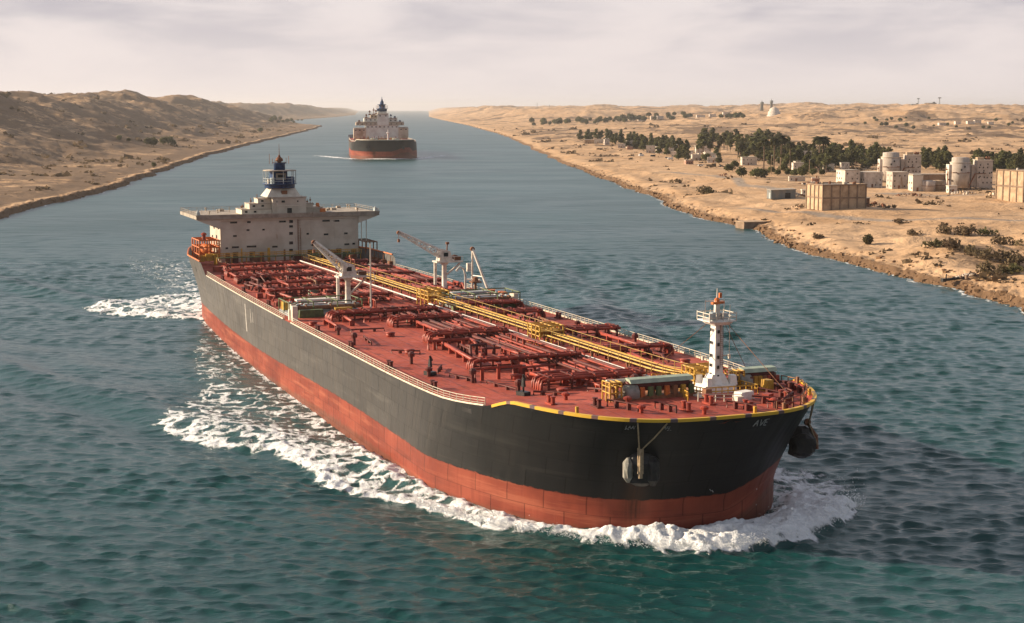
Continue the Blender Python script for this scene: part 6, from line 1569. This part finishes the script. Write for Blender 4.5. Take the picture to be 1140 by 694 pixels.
# ------------------------------------------------------------------ trees, shrubs, scrub
TREES = {
'A': [(160,2158,10.5),(172,1842,9.3),(142,2265,10.0),(145,1962,10.9),(186,1770,11.6),(149,2143,12.5),(164,1841,11.7),(147,2258,11.4),(185,2384,12.5),(168,1950,12.5),(164,1657,10.6),(189,1830,12.7),(216,2011,9.5),(146,1999,10.7),(190,2019,11.0),(175,2138,11.3),(163,1765,11.7),(168,1523,13.0),(203,2097,12.4),(166,1486,11.3),(199,2016,12.3),(191,2086,9.3),(160,1504,9.4),(191,1849,9.6),(154,2001,12.5),(155,1959,12.9),(157,1779,10.2),(152,2401,10.6),(200,2142,9.2),(200,1870,12.8),(192,1773,10.8),(158,1680,11.0),(165,1963,10.0),(175,1968,9.0),(166,1987,9.1),(158,1971,12.0),(152,2411,11.7),(209,1870,10.8),(190,2053,10.5),(168,2158,11.4),(214,2100,11.3),(192,1919,9.9),(198,1916,9.7),(160,2384,10.3),(212,1996,10.3),(184,2161,9.5),(192,2151,12.2),(181,2270,10.2),(173,2070,12.7),(171,2445,12.8),(153,1819,12.7),(152,2067,12.3),(178,1854,10.2),(144,2248,11.8),(180,1660,9.1),(158,2043,11.1),(156,1875,11.4),(192,1872,9.8)],
'B': [(232,1572,14.2),(240,1480,18.6),(345,2108,17.4),(342,2067,14.9),(229,1724,16.0),(230,1593,13.0),(250,2061,13.9),(207,1697,19.0),(232,1890,15.2),(256,1890,17.5),(279,1851,14.3),(282,2067,16.9),(290,1842,13.6),(243,1902,17.2),(296,1834,18.6),(274,1794,15.6),(237,1626,15.9),(280,1789,14.7),(234,1919,16.0),(244,1462,15.6),(257,1533,14.8),(297,2068,18.7),(236,1523,18.5),(245,1581,16.9),(227,1831,13.0),(215,1706,13.3),(257,2082,19.2),(276,2155,18.9),(241,1553,19.7),(218,1813,16.6),(315,1998,18.2),(340,2005,15.3),(264,2005,14.7),(261,1869,15.8),(244,1775,13.6),(217,1487,15.9),(308,1935,17.8),(258,1612,16.6),(245,1693,19.3),(239,1499,16.6),(246,1913,14.4),(281,1865,14.6),(232,1481,15.1),(283,1804,19.0),(283,1882,14.5),(279,2002,15.5)],
'C': [(262,1358,9.8),(333,1398,12.3),(264,1300,13.5),(302,1444,13.0),(331,1443,13.0),(310,1662,12.9),(278,1280,13.7),(317,1689,10.4),(259,1409,13.7),(344,1483,13.8),(292,1516,13.0),(317,1796,13.6),(297,1558,12.2),(361,1667,10.8),(291,1450,10.2),(269,1278,11.2),(334,1605,10.5),(344,1591,13.9),(363,1559,14.2),(334,1501,12.7),(282,1307,10.5),(308,1419,9.6),(312,1527,12.9),(303,1397,10.0),(296,1378,10.0),(318,1372,9.7),(265,1371,12.3),(287,1376,11.5),(320,1665,9.4),(290,1319,12.0),(329,1486,10.5),(256,1300,9.2),(320,1561,13.2),(286,1441,13.2),(300,1677,9.5),(247,1379,13.0),(310,1689,11.3),(287,1586,10.1),(295,1427,10.1),(246,1419,13.9),(342,1451,12.0),(318,1339,10.6),(325,1417,12.3),(306,1369,11.7)],
'D': [(369,1354,9.8),(395,1450,11.0),(339,1240,12.6),(341,1289,11.5),(366,1392,9.9),(353,1339,12.7),(389,1406,12.4),(358,1292,10.4),(346,1242,12.4),(350,1290,10.9),(386,1462,9.3),(375,1409,11.0),(362,1309,10.7),(383,1392,10.9),(383,1381,9.7),(374,1387,11.1),(424,1334,9.0),(377,1243,9.7),(426,1363,10.0),(396,1312,9.8),(424,1430,9.8),(439,1400,9.1),(408,1305,12.5),(404,1359,11.0),(363,1225,10.1),(389,1302,9.8),(417,1309,9.6),(374,1259,10.4),(422,1296,13.7),(418,1365,10.3),(409,1255,10.7),(382,1277,13.8),(445,1402,9.2),(420,1408,9.2),(434,1317,13.9),(386,1232,13.6),(450,1360,10.5),(382,1201,9.4),(377,1228,9.6),(395,1222,11.8)],
'F': [(164,1117,9),(170,1088,8.5),(180,1118,8),(209,1124,9.5),(205,1133,7),(221,1148,6.5),(185,1399,8),(181,1462,9),(213,1228,8),(194,1141,6),(184,1291,8)],
'K': [(156,2489,12.1),(110,2306,12.4),(124,2544,13.6),(134,2406,11.9),(137,2570,13.6),(106,2443,13.8),(147,2570,11.2),(146,2401,14.4),(125,2491,10.4)],
'L': [(221,4194,11.0),(331,4720,10.8),(371,4737,10.5),(118,4346,15.9),(57,4510,19.7),(150,4386,14.2),(433,4709,17.9),(309,4638,11.8),(82,4204,11.1),(58,4175,12.0),(491,4752,14.7),(144,4175,16.2),(357,4596,18.7),(212,4510,14.5),(328,4517,12.1),(307,4579,17.3),(86,4432,14.8),(411,4720,16.5),(193,4063,13.4),(262,4695,12.2),(117,4094,17.3),(469,4621,16.1),(237,4340,19.0),(516,4727,17.7),(92,4304,12.9),(293,4517,10.4),(259,4621,17.4),(116,4245,17.0),(521,4652,18.8),(230,4624,13.1),(470,4737,14.6),(193,4575,18.1),(58,4684,15.3),(140,4600,14.3),(320,4514,26),(346,4579,28)],
'M': [(636,4628,15.3),(535,4017,13.5),(581,3999,13.6),(569,3993,17.5),(576,3915,14.8),(564,3939,16.9),(613,4363,13.1),(553,4014,16.8),(547,3927,12.9),(657,4624,15.4)],
'W': [(-446,1918,11),(-439,1919,13),(-451,1959,9),(-446,2004,12),(-442,2017,13),(-436,2017,9),(-480,1916,8),(-469,1916,6),(-318,1389,6),(-515,3209,12)],
'X': [(-701,4920,10.7),(-683,4912,9.6),(-700,4883,14.8),(-696,4954,14.5),(-723,4802,14.0),(-722,4890,14.7),(-984,7340,11.4),(-648,4349,9.5),(-702,4593,13.5),(-991,7268,13.9),(-1011,7565,10.6),(-740,4887,13.6),(-660,4300,12.2),(-694,4755,10.7)],
'Y': [(917,3655,6.5),(911,3389,6.3),(807,3154,10.0),(1085,3402,7.4),(968,3058,8.8),(959,3611,7.4),(937,3118,8.3),(946,3407,7.8),(898,3171,6.8),(1069,3467,9.9),(766,3128,7.6),(933,3067,8.7),(794,3330,7.4),(863,3614,7.6),(839,3611,9.4),(799,3180,10.4),(887,3587,10.9),(842,3647,9.0),(875,3619,10.9),(779,3266,10.9),(778,3303,10.1),(754,3351,8.5)],
}
TREES['B'] += [(224,1703,9.8),(239,1578,8.3),(204,1715,9.3),(196,1494,10.4),(269,1640,11.2),(216,1704,12.3),(227,1540,11.4),(207,1704,11.0),(271,2008,12.3),(226,1566,12.4),(222,1411,10.0),(268,1651,12.7),(314,1886,8.7),(197,1511,10.2),(271,1771,10.5),(242,1737,10.9),(218,1450,11.4),(241,1419,13.0),(288,1855,12.3),(235,1371,10.8),(291,1845,12.2),(266,1778,8.3),(225,1363,8.4),(275,1693,8.8)]
TREES['C'] += [(242,1265,12.4),(237,1368,8.2),(317,1436,12.4),(332,1383,13.0),(312,1625,11.0),(277,1608,10.0),(329,1540,8.2),(332,1433,12.8),(331,1417,10.3),(270,1306,11.0),(275,1311,12.7),(293,1420,11.6),(283,1516,12.9),(282,1364,8.1),(272,1360,8.1),(281,1312,8.3),(297,1382,11.4),(254,1299,11.7),(290,1689,11.4),(347,1454,10.3),(306,1444,9.8),(277,1443,11.0),(351,1561,10.8),(235,1261,9.2),(264,1439,11.5),(271,1530,9.7),(323,1408,12.3),(276,1517,11.3),(326,1400,9.1),(254,1419,9.0),(292,1284,8.9),(237,1247,11.2),(324,1427,8.6),(286,1431,10.0),(345,1466,8.0),(305,1284,12.9),(240,1193,12.6),(242,1303,12.2),(309,1662,10.9),(215,1239,11.5),(321,1372,8.1),(333,1495,9.5),(231,1230,10.4),(258,1402,12.1),(232,1275,12.6),(348,1503,9.4),(260,1376,10.1),(259,1272,8.0),(282,1624,8.6),(215,1227,12.3),(253,1436,9.6),(289,1339,9.8),(247,1379,11.6),(316,1607,8.9),(267,1357,11.9),(247,1253,11.1),(289,1441,10.5),(309,1403,11.5),(307,1512,10.7),(342,1558,10.1),(248,1238,12.7),(241,1226,12.0)]
TREES['D'] += [(362,1353,8.5),(362,1298,11.5),(349,1323,8.0),(342,1290,8.2),(374,1419,11.5),(390,1467,11.4),(352,1277,11.8),(353,1296,8.4),(345,1242,8.2),(355,1320,11.3),(415,1363,9.0),(389,1221,9.6),(401,1296,9.4),(425,1366,10.0),(424,1276,11.0),(377,1250,11.0),(404,1259,9.9),(382,1194,8.6),(372,1243,11.7),(405,1285,10.9),(410,1356,8.8),(414,1304,8.9),(379,1179,9.2),(415,1289,11.4),(427,1408,9.9),(421,1359,9.4)]
TREES['L'] += [(191,4284,13.1),(529,4659,16.8),(260,4356,18.6),(313,4551,17.8),(467,4680,17.9),(514,4659,13.8),(147,4119,17.4),(463,4198,13.9),(136,4399,13.5),(384,4565,19.2),(191,4356,17.8),(90,4422,18.7),(188,4527,16.6),(382,4712,14.7),(258,4579,13.7),(291,4057,15.1),(311,4600,14.2),(478,4649,12.8),(422,4642,14.4),(373,4607,18.4),(285,4579,17.7),(130,4294,17.0),(122,4079,17.2),(99,4116,13.1),(197,4330,16.8),(310,4520,15.7)]
TREES['F'] += [(170,1226,7.5),(196,1181,7),(202,1142,6.5),(227,1206,7.5),(229,1154,6)]
def foliage(name, c1, c2, c3):
    t = NT(name); v = t.coord('Object'); n = t.noise(v, .55, 3, .6); n2 = t.noise(v, 2.4, 2, .6)
    oi = t.new('ObjectInfo')
    col = t.mix(t.ramp(n, .36, .64), c1, c2); col = t.mix(t.ramp(n2, .55, .75, 0, .6), col, c3)
    hs = t.new('HueSaturation'); t.l(t.ramp(oi.outputs['Random'], 0, 1, .75, 1.25, False), hs.inputs['Value']); t.l(t.ramp(oi.outputs['Random'], 0, 1, .485, .515, False), hs.inputs['Hue']); t.l(col, hs.inputs['Color'])
    t.base(hs.outputs[0]); t.rough(.85); t.b.inputs['Specular IOR Level'].default_value = .15
    tr_ = t.new('BsdfTranslucent'); t.l(hs.outputs[0], tr_.inputs['Color']); ms_ = t.new('MixShader'); ms_.inputs[0].default_value = .38
    t.l(t.b.outputs[0], ms_.inputs[1]); t.l(tr_.outputs[0], ms_.inputs[2]); t.l(ms_.outputs[0], t.o.inputs['Surface'])
    return t.m
M['pine'] = foliage('pine_needles', (.090, .092, .036), (.125, .118, .050), (.12, .115, .058))
M['olive'] = foliage('olive_scrub_leaves', (.105, .100, .040), (.145, .125, .055), (.18, .15, .07))
M['palm'] = foliage('palm_fronds', (.055, .060, .028), (.075, .072, .034), (.11, .09, .05))
M['dry'] = foliage('dry_scrub_leaves', (.125, .090, .052), (.165, .120, .070), (.20, .15, .09))
M['bark'] = paint('grey_brown_bark', (.16, .11, .075), (.10, .07, .05), 2, .9)
def leaf_cloud(lobes, n, size, seed, flat=.35):
    """many small leaf clumps spread through the volume of several lobes"""
    g = np.random.default_rng(seed); V = []; Fc = []
    w_ = np.array([l[3] * l[4] * l[5] for l in lobes]) ** .75; w_ /= w_.sum()
    for i in range(n):
        l = lobes[g.choice(len(lobes), p=w_)]
        d = g.normal(size=3); d /= np.linalg.norm(d); rr_ = g.random() ** .33 * (.7 + .3 * g.random())
        if g.random() < .12: rr_ *= 1.22
        c = np.array([l[0] + d[0] * rr_ * l[3], l[1] + d[1] * rr_ * l[4], l[2] + d[2] * rr_ * l[5]])
        u = g.normal(size=3); u[2] *= flat * 2; u /= np.linalg.norm(u); nrm = d + g.normal(size=3) * .5; v = np.cross(u, nrm); v /= max(1e-6, np.linalg.norm(v)); s = size * g.uniform(.55, 1.3)
        b = len(V); V += [c - u * s * .5 - v * s * .35, c + u * s * .5 - v * s * .3, c + u * s * .45 + v * s * .35, c - u * s * .4 + v * s * .4]; Fc.append((b, b + 1, b + 2, b + 3))
    return np.array(V), np.array(Fc)
def tree_proto(name, lobes, n, size, seed, trunk_h, r, mat, lean=0.0, limbs=4):
    root = empty(name)
    V, Fc = leaf_cloud(lobes, n, size, seed)
    np_mesh('crown', V, Fc, M[mat], smooth=False, parent=root)
    g = random.Random(seed); mb = MB(); mb.tube([(0, 0, -.3), (lean * .4, 0, trunk_h * .5), (lean, 0, trunk_h)], r, 7, r * .55)
    for k in range(limbs):
        a = g.random() * 6.28; l = g.choice(lobes); z0 = trunk_h * g.uniform(.55, .95); mb.tube([(lean * z0 / trunk_h, 0, z0), (l[0] * .6, l[1] * .6, (z0 + l[2]) * .55), (l[0] + math.cos(a) * l[3] * .4, l[1] + math.sin(a) * l[4] * .4, l[2])], r * .45, 5, r * .15)
    mb.build('trunk', M['bark'], root)
    return root
PROTO = {}
def lob(seed, n, h, rad, lo=.35, cone=.0):
    g = random.Random(seed); o = []
    for i in range(n):
        q = lo + (1 - lo) * (i + .5) / n; w_ = rad * (1 - cone * (q - lo) / (1 - lo)) * g.uniform(.55, .8); a = g.random() * 6.28; d = rad * (1 - cone * (q - lo) / (1 - lo)) * g.uniform(.1, .55)
        o.append((d * math.cos(a), d * math.sin(a), h * min(q, .93), w_, w_, h * g.uniform(.10, .17)))
    return o
# unit trees are ten metres tall and are scaled to the height of each tree
PROTO['pine'] = [tree_proto('pine_tree', lob(k, 9, 10, 3.3, .16, .45), 760, .95, k, 7.5, .28, 'pine') for k in (1, 2, 3)]
PROTO['tall'] = [tree_proto('eucalyptus_tree', lob(k, 6, 10, 2.5, .48, .25), 460, .80, k, 8.2, .22, 'pine', .3 * (k - 5)) for k in (4, 5, 6)]
PROTO['round'] = [tree_proto('round_tree', [(0, 0, 5.4, 5.2, 5.0, 3.9), (2.2, .8, 4.6, 3.4, 3.4, 3.2), (-2.2, -.6, 4.8, 3.2, 3.4, 3.2), (.4, 1.4, 7.4, 3.0, 3.0, 2.2)], 900, 1.1, 7, 4.5, .35, 'pine')]
PROTO['cypress'] = [tree_proto('cypress_tree', [(0, 0, 3, 1.5, 1.5, 2.4), (0, 0, 5.6, 1.45, 1.45, 2.6), (0, 0, 8.1, .95, .95, 1.9)], 420, .8, 8, 3, .25, 'pine')]
USED = set()
def plant(kind, x, y, h, label, cat, group, g):
    i = g.randrange(len(PROTO[kind])); p = PROTO[kind][i]
    if (kind, i) not in USED: USED.add((kind, i)); o = p
    else: o = copy_tree(p, kid_map(p))
    s = h / 10.0; s *= (1.15 if kind in ('pine', 'tall') else 1.0); w_ = s * (g.uniform(1.05, 1.5) if kind in ('pine', 'tall') else g.uniform(.9, 1.15))
    o.location = (x, y, gz(x, y) - .15); o.scale = (w_, w_ * g.uniform(.9, 1.1), s); o.rotation_euler = (0, 0, g.random() * 6.28)
    tag(o, label, cat, group)
    return o
g = random.Random(21)
GR = {'A': ('pine', 'dark pine in the long dense row behind the small white houses', 'pines in the long row behind the houses'), 'B': ('tall', 'tall bare stemmed tree in the high grove between the white villa and the palms', 'tall trees in the middle grove'),
      'C': ('pine', 'dark green tree in the belt behind the stores and the double palm', 'trees behind the store yard'), 'D': ('pine', 'dark green tree behind the silo blocks at the right', 'trees behind the silos'),
      'F': ('round', 'round dark low tree at the front edge of the groves', 'round trees along the front of the groves'), 'K': ('pine', 'small dark tree behind the sandy houses at the far left end of the settlement', 'trees at the far end of the settlement'),
      'L': ('round', 'dark tree in the distant belt across the plain beyond the settlement', 'trees in the distant belt on the plain'), 'M': ('round', 'dark tree in the distant clump left of the domed building', 'trees in the clump near the domed building'),
      'W': ('round', 'dark bushy tree at the foot of the left hills', 'trees on the left bank'), 'X': ('round', 'dark tree on the far left bank behind the point', 'trees beyond the left point'), 'Y': ('round', 'low dark tree on the slope above the silos', 'trees on the right hand slope')}
for k, (kind, lab, grp) in GR.items():
    for (x, y, h) in TREES[k]:
        kk = kind
        if k == 'B' and g.random() < .25: kk = 'pine'
        if k == 'C' and g.random() < .35: kk = 'tall'
        if k == 'C' and g.random() < .15: kk = 'round'
        plant(kk, x, y, h * (1.0 if kk != 'round' else .95), lab, 'tree', grp, g)
plant('cypress', 141, 2140, 17, 'dark columnar cypress behind the far left houses', 'tree', None, g); plant('cypress', 164, 2170, 18, 'lone dark cypress standing on bare sand left of the pine row', 'tree', None, g)
# palms
def palm_proto():
    root = empty('palm_tree'); gg = random.Random(3)
    MB().tube([(0, 0, -.3), (.15, 0, 5), (.1, .1, 9.2)], .26, 8, .18).build('trunk', M['bark'], root)
    mb = MB()
    for k in range(60):
        a = gg.random() * 6.28; up = gg.uniform(-.5, 1.1); L_ = gg.uniform(1.8, 2.5); pts = []
        for i in range(5):
            q = i / 4; rr_ = L_ * q * math.cos(up * (1 - .5 * q)); zz = 9.2 + L_ * q * math.sin(up) - 1.3 * q * q
            pts.append(Vector((rr_ * math.cos(a), rr_ * math.sin(a), zz)))
        sd = Vector((-math.sin(a), math.cos(a), 0))
        for i in range(4):
            w0, w1 = .12 + .38 * math.sin(math.pi * i / 4.2), .12 + .38 * math.sin(math.pi * (i + 1) / 4.2)
            for sg in (-1, 1):
                dn = Vector((0, 0, -.12))
                mb._add([pts[i], pts[i + 1], pts[i + 1] + sd * sg * w1 + dn, pts[i] + sd * sg * w0 + dn], [(0, 1, 2, 3)])
    mb.build('crown', M['palm'], root, True, False); return root
PROTO['palm'] = [palm_proto()]
for (x, y, h, lab) in ((255, 1300, 27, 'left stem of the tall double palm behind the stores'), (259.5, 1304, 26, 'right stem of the tall double palm behind the stores'), (216, 1290, 26, 'palm at the right end of the high grove, left of two others'), (224, 1300, 28.5, 'tallest palm at the right end of the high grove'), (233, 1310, 23, 'short palm at the right end of the high grove'), (206, 1280, 26, 'palm with a broad head inside the high grove')):
    plant('palm', x, y, h, lab, 'palm', None, g)

# bushes on the near sand
def bush_proto(seed, mat, n=260):
    gg = random.Random(seed); lobes = [(gg.uniform(-1.4, 1.4), gg.uniform(-1, 1), gg.uniform(.4, 1.0), gg.uniform(.8, 1.5), gg.uniform(.8, 1.3), gg.uniform(.6, 1.0)) for _ in range(6)]
    V, Fc = leaf_cloud(lobes, n, .38, seed); V[:, 2] = np.maximum(V[:, 2], -.1)
    root = empty('desert_bush'); np_mesh('foliage', V, Fc, M[mat], smooth=False, parent=root)
    MB().tube([(0, 0, -.2), (0, 0, .7)], .12, 5).build('stem', M['bark'], root); return root
PROTO['bush'] = [bush_proto(31, 'olive'), bush_proto(32, 'dry'), bush_proto(33, 'dry')]
V, Fc = leaf_cloud([(0, 0, 5, 5.2, 5.0, 5.4)], 700, 1.5, 41); V[:, 2] = np.maximum(V[:, 2], .0); rb = empty('desert_bush'); np_mesh('foliage', V, Fc, M['olive'], smooth=False, parent=rb); MB().tube([(0, 0, -.5), (0, 0, 4)], .5, 5).build('stem', M['bark'], rb); PROTO['ball'] = [rb]
plant('ball', 137, 598, 3.9, 'round olive bush standing alone on bare sand above the shore', 'bush', None, g)
for (x, y, h, lab, kd) in ((164, 632, 16, 'small olive bush behind the lone round one', 'bush'), (151, 556, 19, 'olive bush left of the taller one on the dune', 'bush'), (154, 547, 24, 'tallest olive bush on the near dune', 'bush'), (158, 541, 20, 'brownish bush right of the tallest one on the near dune', 'bush'), (177, 628, 22, 'wide olive bush, left one in the upper strip on the sand', 'bush'), (184, 626, 24, 'wide olive bush in the middle of the upper strip', 'bush'), (191, 624, 22, 'wide olive bush at the right of the upper strip', 'bush'),
                       (160, 528, 22, 'olive bush at the left of the lower strip by the hollow', 'bush'), (165, 524, 26, 'broad olive bush in the lower strip by the hollow', 'bush'), (170, 520, 24, 'broad olive bush at the right of the lower strip by the hollow', 'bush'), (150, 482, 24, 'dry brown bush right of the pale rubble heap', 'bush'), (154, 482, 20, 'dry brown bush furthest right of the pale rubble heap', 'bush'), (182, 575, 24, 'dark bush at the right edge above the hollow', 'bush'), (186, 560, 24, 'dark bush at the right edge beside the hollow', 'bush'),
                       (117, 960, 30, 'grassy mound of scrub at the shore below the settlement', 'bush'), (121, 952, 26, 'low scrub right of the grassy mound at the shore', 'bush'), (122, 620, 14, 'tiny dry bush left of the lone round bush', 'bush')):
    plant(kd, x, y, h, lab, 'bush', None, g)
for k, lst in PROTO.items():
    for i, p in enumerate(lst):
        if (k, i) not in USED and k != 'ball':
            for c in list(p.children): bpy.data.objects.remove(c)
            bpy.data.objects.remove(p)

# low scrub scattered over the sand and hills: too many to count
def scatter_scrub():
    rng = np.random.default_rng(77); pts = []
    n = 80000; r_ = np.exp(rng.uniform(math.log(400), math.log(4200), n)); a = np.radians(rng.uniform(-24, 24, n)); x = r_ * np.sin(a); y = r_ * np.cos(a)
    h, d, isr = terrain(x, y); s1 = fbm(x / 38, y / 60, 211, 4); s2 = fbm(x / 150, y / 210, 201, 5)
    p = np.where(isr, sst(.0, .5, s1 * .8 + s2 * .6) * .6, .06 + sst(-.1, .4, s1 * .4 + s2) * .7) * (d > 9)
    k = rng.random(n) < p * .26; x, y, h, d = x[k], y[k], h[k], d[k]; m = len(x)
    V = []; Fq = []
    q = 9; size = np.clip(rng.lognormal(-.1, .6, m), .3, 3.6) * np.clip(np.hypot(x, y) / 900, .8, 2.2)
    c = np.stack([x, y, h], -1)[:, None, :] + rng.normal(size=(m, q, 3)) * (size[:, None, None] * np.array([.8, .8, .28])) + np.array([0, 0, .25])
    u = rng.normal(size=(m, q, 3)); u[..., 2] *= .5; u /= np.linalg.norm(u, axis=-1, keepdims=True); v = np.cross(u, rng.normal(size=(m, q, 3))); v /= np.linalg.norm(v, axis=-1, keepdims=True)
    s = size[:, None, None] * .55
    V = np.stack([c - u * s - v * s * .7, c + u * s - v * s * .7, c + u * s + v * s * .7, c - u * s + v * s * .7], 2).reshape(-1, 3); Fq = np.arange(len(V)).reshape(-1, 4)
    o = np_mesh('desert_scrub', V, Fq, M['dry'], smooth=False); tag(o, 'low dry scrub dotted over the sand and hills on both banks', 'scrub', kind='stuff')
scatter_scrub()
# rocks along both waterlines
def scatter_rocks():
    rng = np.random.default_rng(55); V = []; Fq = []
    cube = np.array([(-1, -1, -1), (1, -1, -1), (1, 1, -1), (-1, 1, -1), (-1, -1, 1), (1, -1, 1), (1, 1, 1), (-1, 1, 1)]) * .5
    cf = np.array([(0, 3, 2, 1), (4, 5, 6, 7), (0, 1, 5, 4), (1, 2, 6, 5), (2, 3, 7, 6), (3, 0, 4, 7)])
    n = 2000; side = rng.random(n) < .72; y = np.where(side, np.exp(rng.uniform(math.log(380), math.log(1500), n)), np.exp(rng.uniform(math.log(700), math.log(2200), n)))
    d = rng.normal(1.0, 1.1, n); d = np.where(rng.random(n) < .12, rng.uniform(3, 12, n), d); x = np.where(side, shore_r(y) + d, shore_l(y) - d)
    h = terrain(x, y)[0]; s = np.clip(rng.lognormal(-.45, .5, n), .25, 1.9)
    j = cube[None] * rng.uniform(.6, 1.15, (n, 8, 1)) * np.stack([np.ones(n), rng.uniform(.6, 1.3, n), rng.uniform(.45, .9, n)], -1)[:, None, :]
    a = rng.random(n) * 6.28; ca, sa = np.cos(a)[:, None], np.sin(a)[:, None]
    X = j[..., 0] * ca - j[..., 1] * sa; Y = j[..., 0] * sa + j[..., 1] * ca
    P_ = np.stack([X * s[:, None] + x[:, None], Y * s[:, None] + y[:, None], j[..., 2] * s[:, None] + np.maximum(h, -.1)[:, None] + .1 * s[:, None]], -1)
    V = P_.reshape(-1, 3); Fq = (cf[None] + (np.arange(n) * 8)[:, None, None]).reshape(-1, 4)
    M['rock'] = paint('brown_shore_rock', (.24, .14, .072), (.14, .08, .043), .8, .9)
    o = np_mesh('shore_rocks', V, Fq, M['rock'], smooth=False); tag(o, 'broken brown rocks tumbled along both waterlines', 'rocks', kind='stuff')
scatter_rocks()

# ------------------------------------------------------------------ desert haze
def haze():
    mb = MB(); mb.box2((-21500, -300, -6), (21500, 41500, 190)); t = NT('dusty_air'); t.n.remove(t.b)
    v = t.new('VolumePrincipled'); v.inputs['Color'].default_value = (.93, .91, .90, 1); v.inputs['Density'].default_value = HAZE; v.inputs['Anisotropy'].default_value = .35
    t.l(v.outputs[0], t.o.inputs['Volume'])
    o = mb.build('haze', t.m); tag(o, 'pale dusty air lying over the canal and the desert', 'haze', kind='stuff')
HAZE = 0.000034
haze()
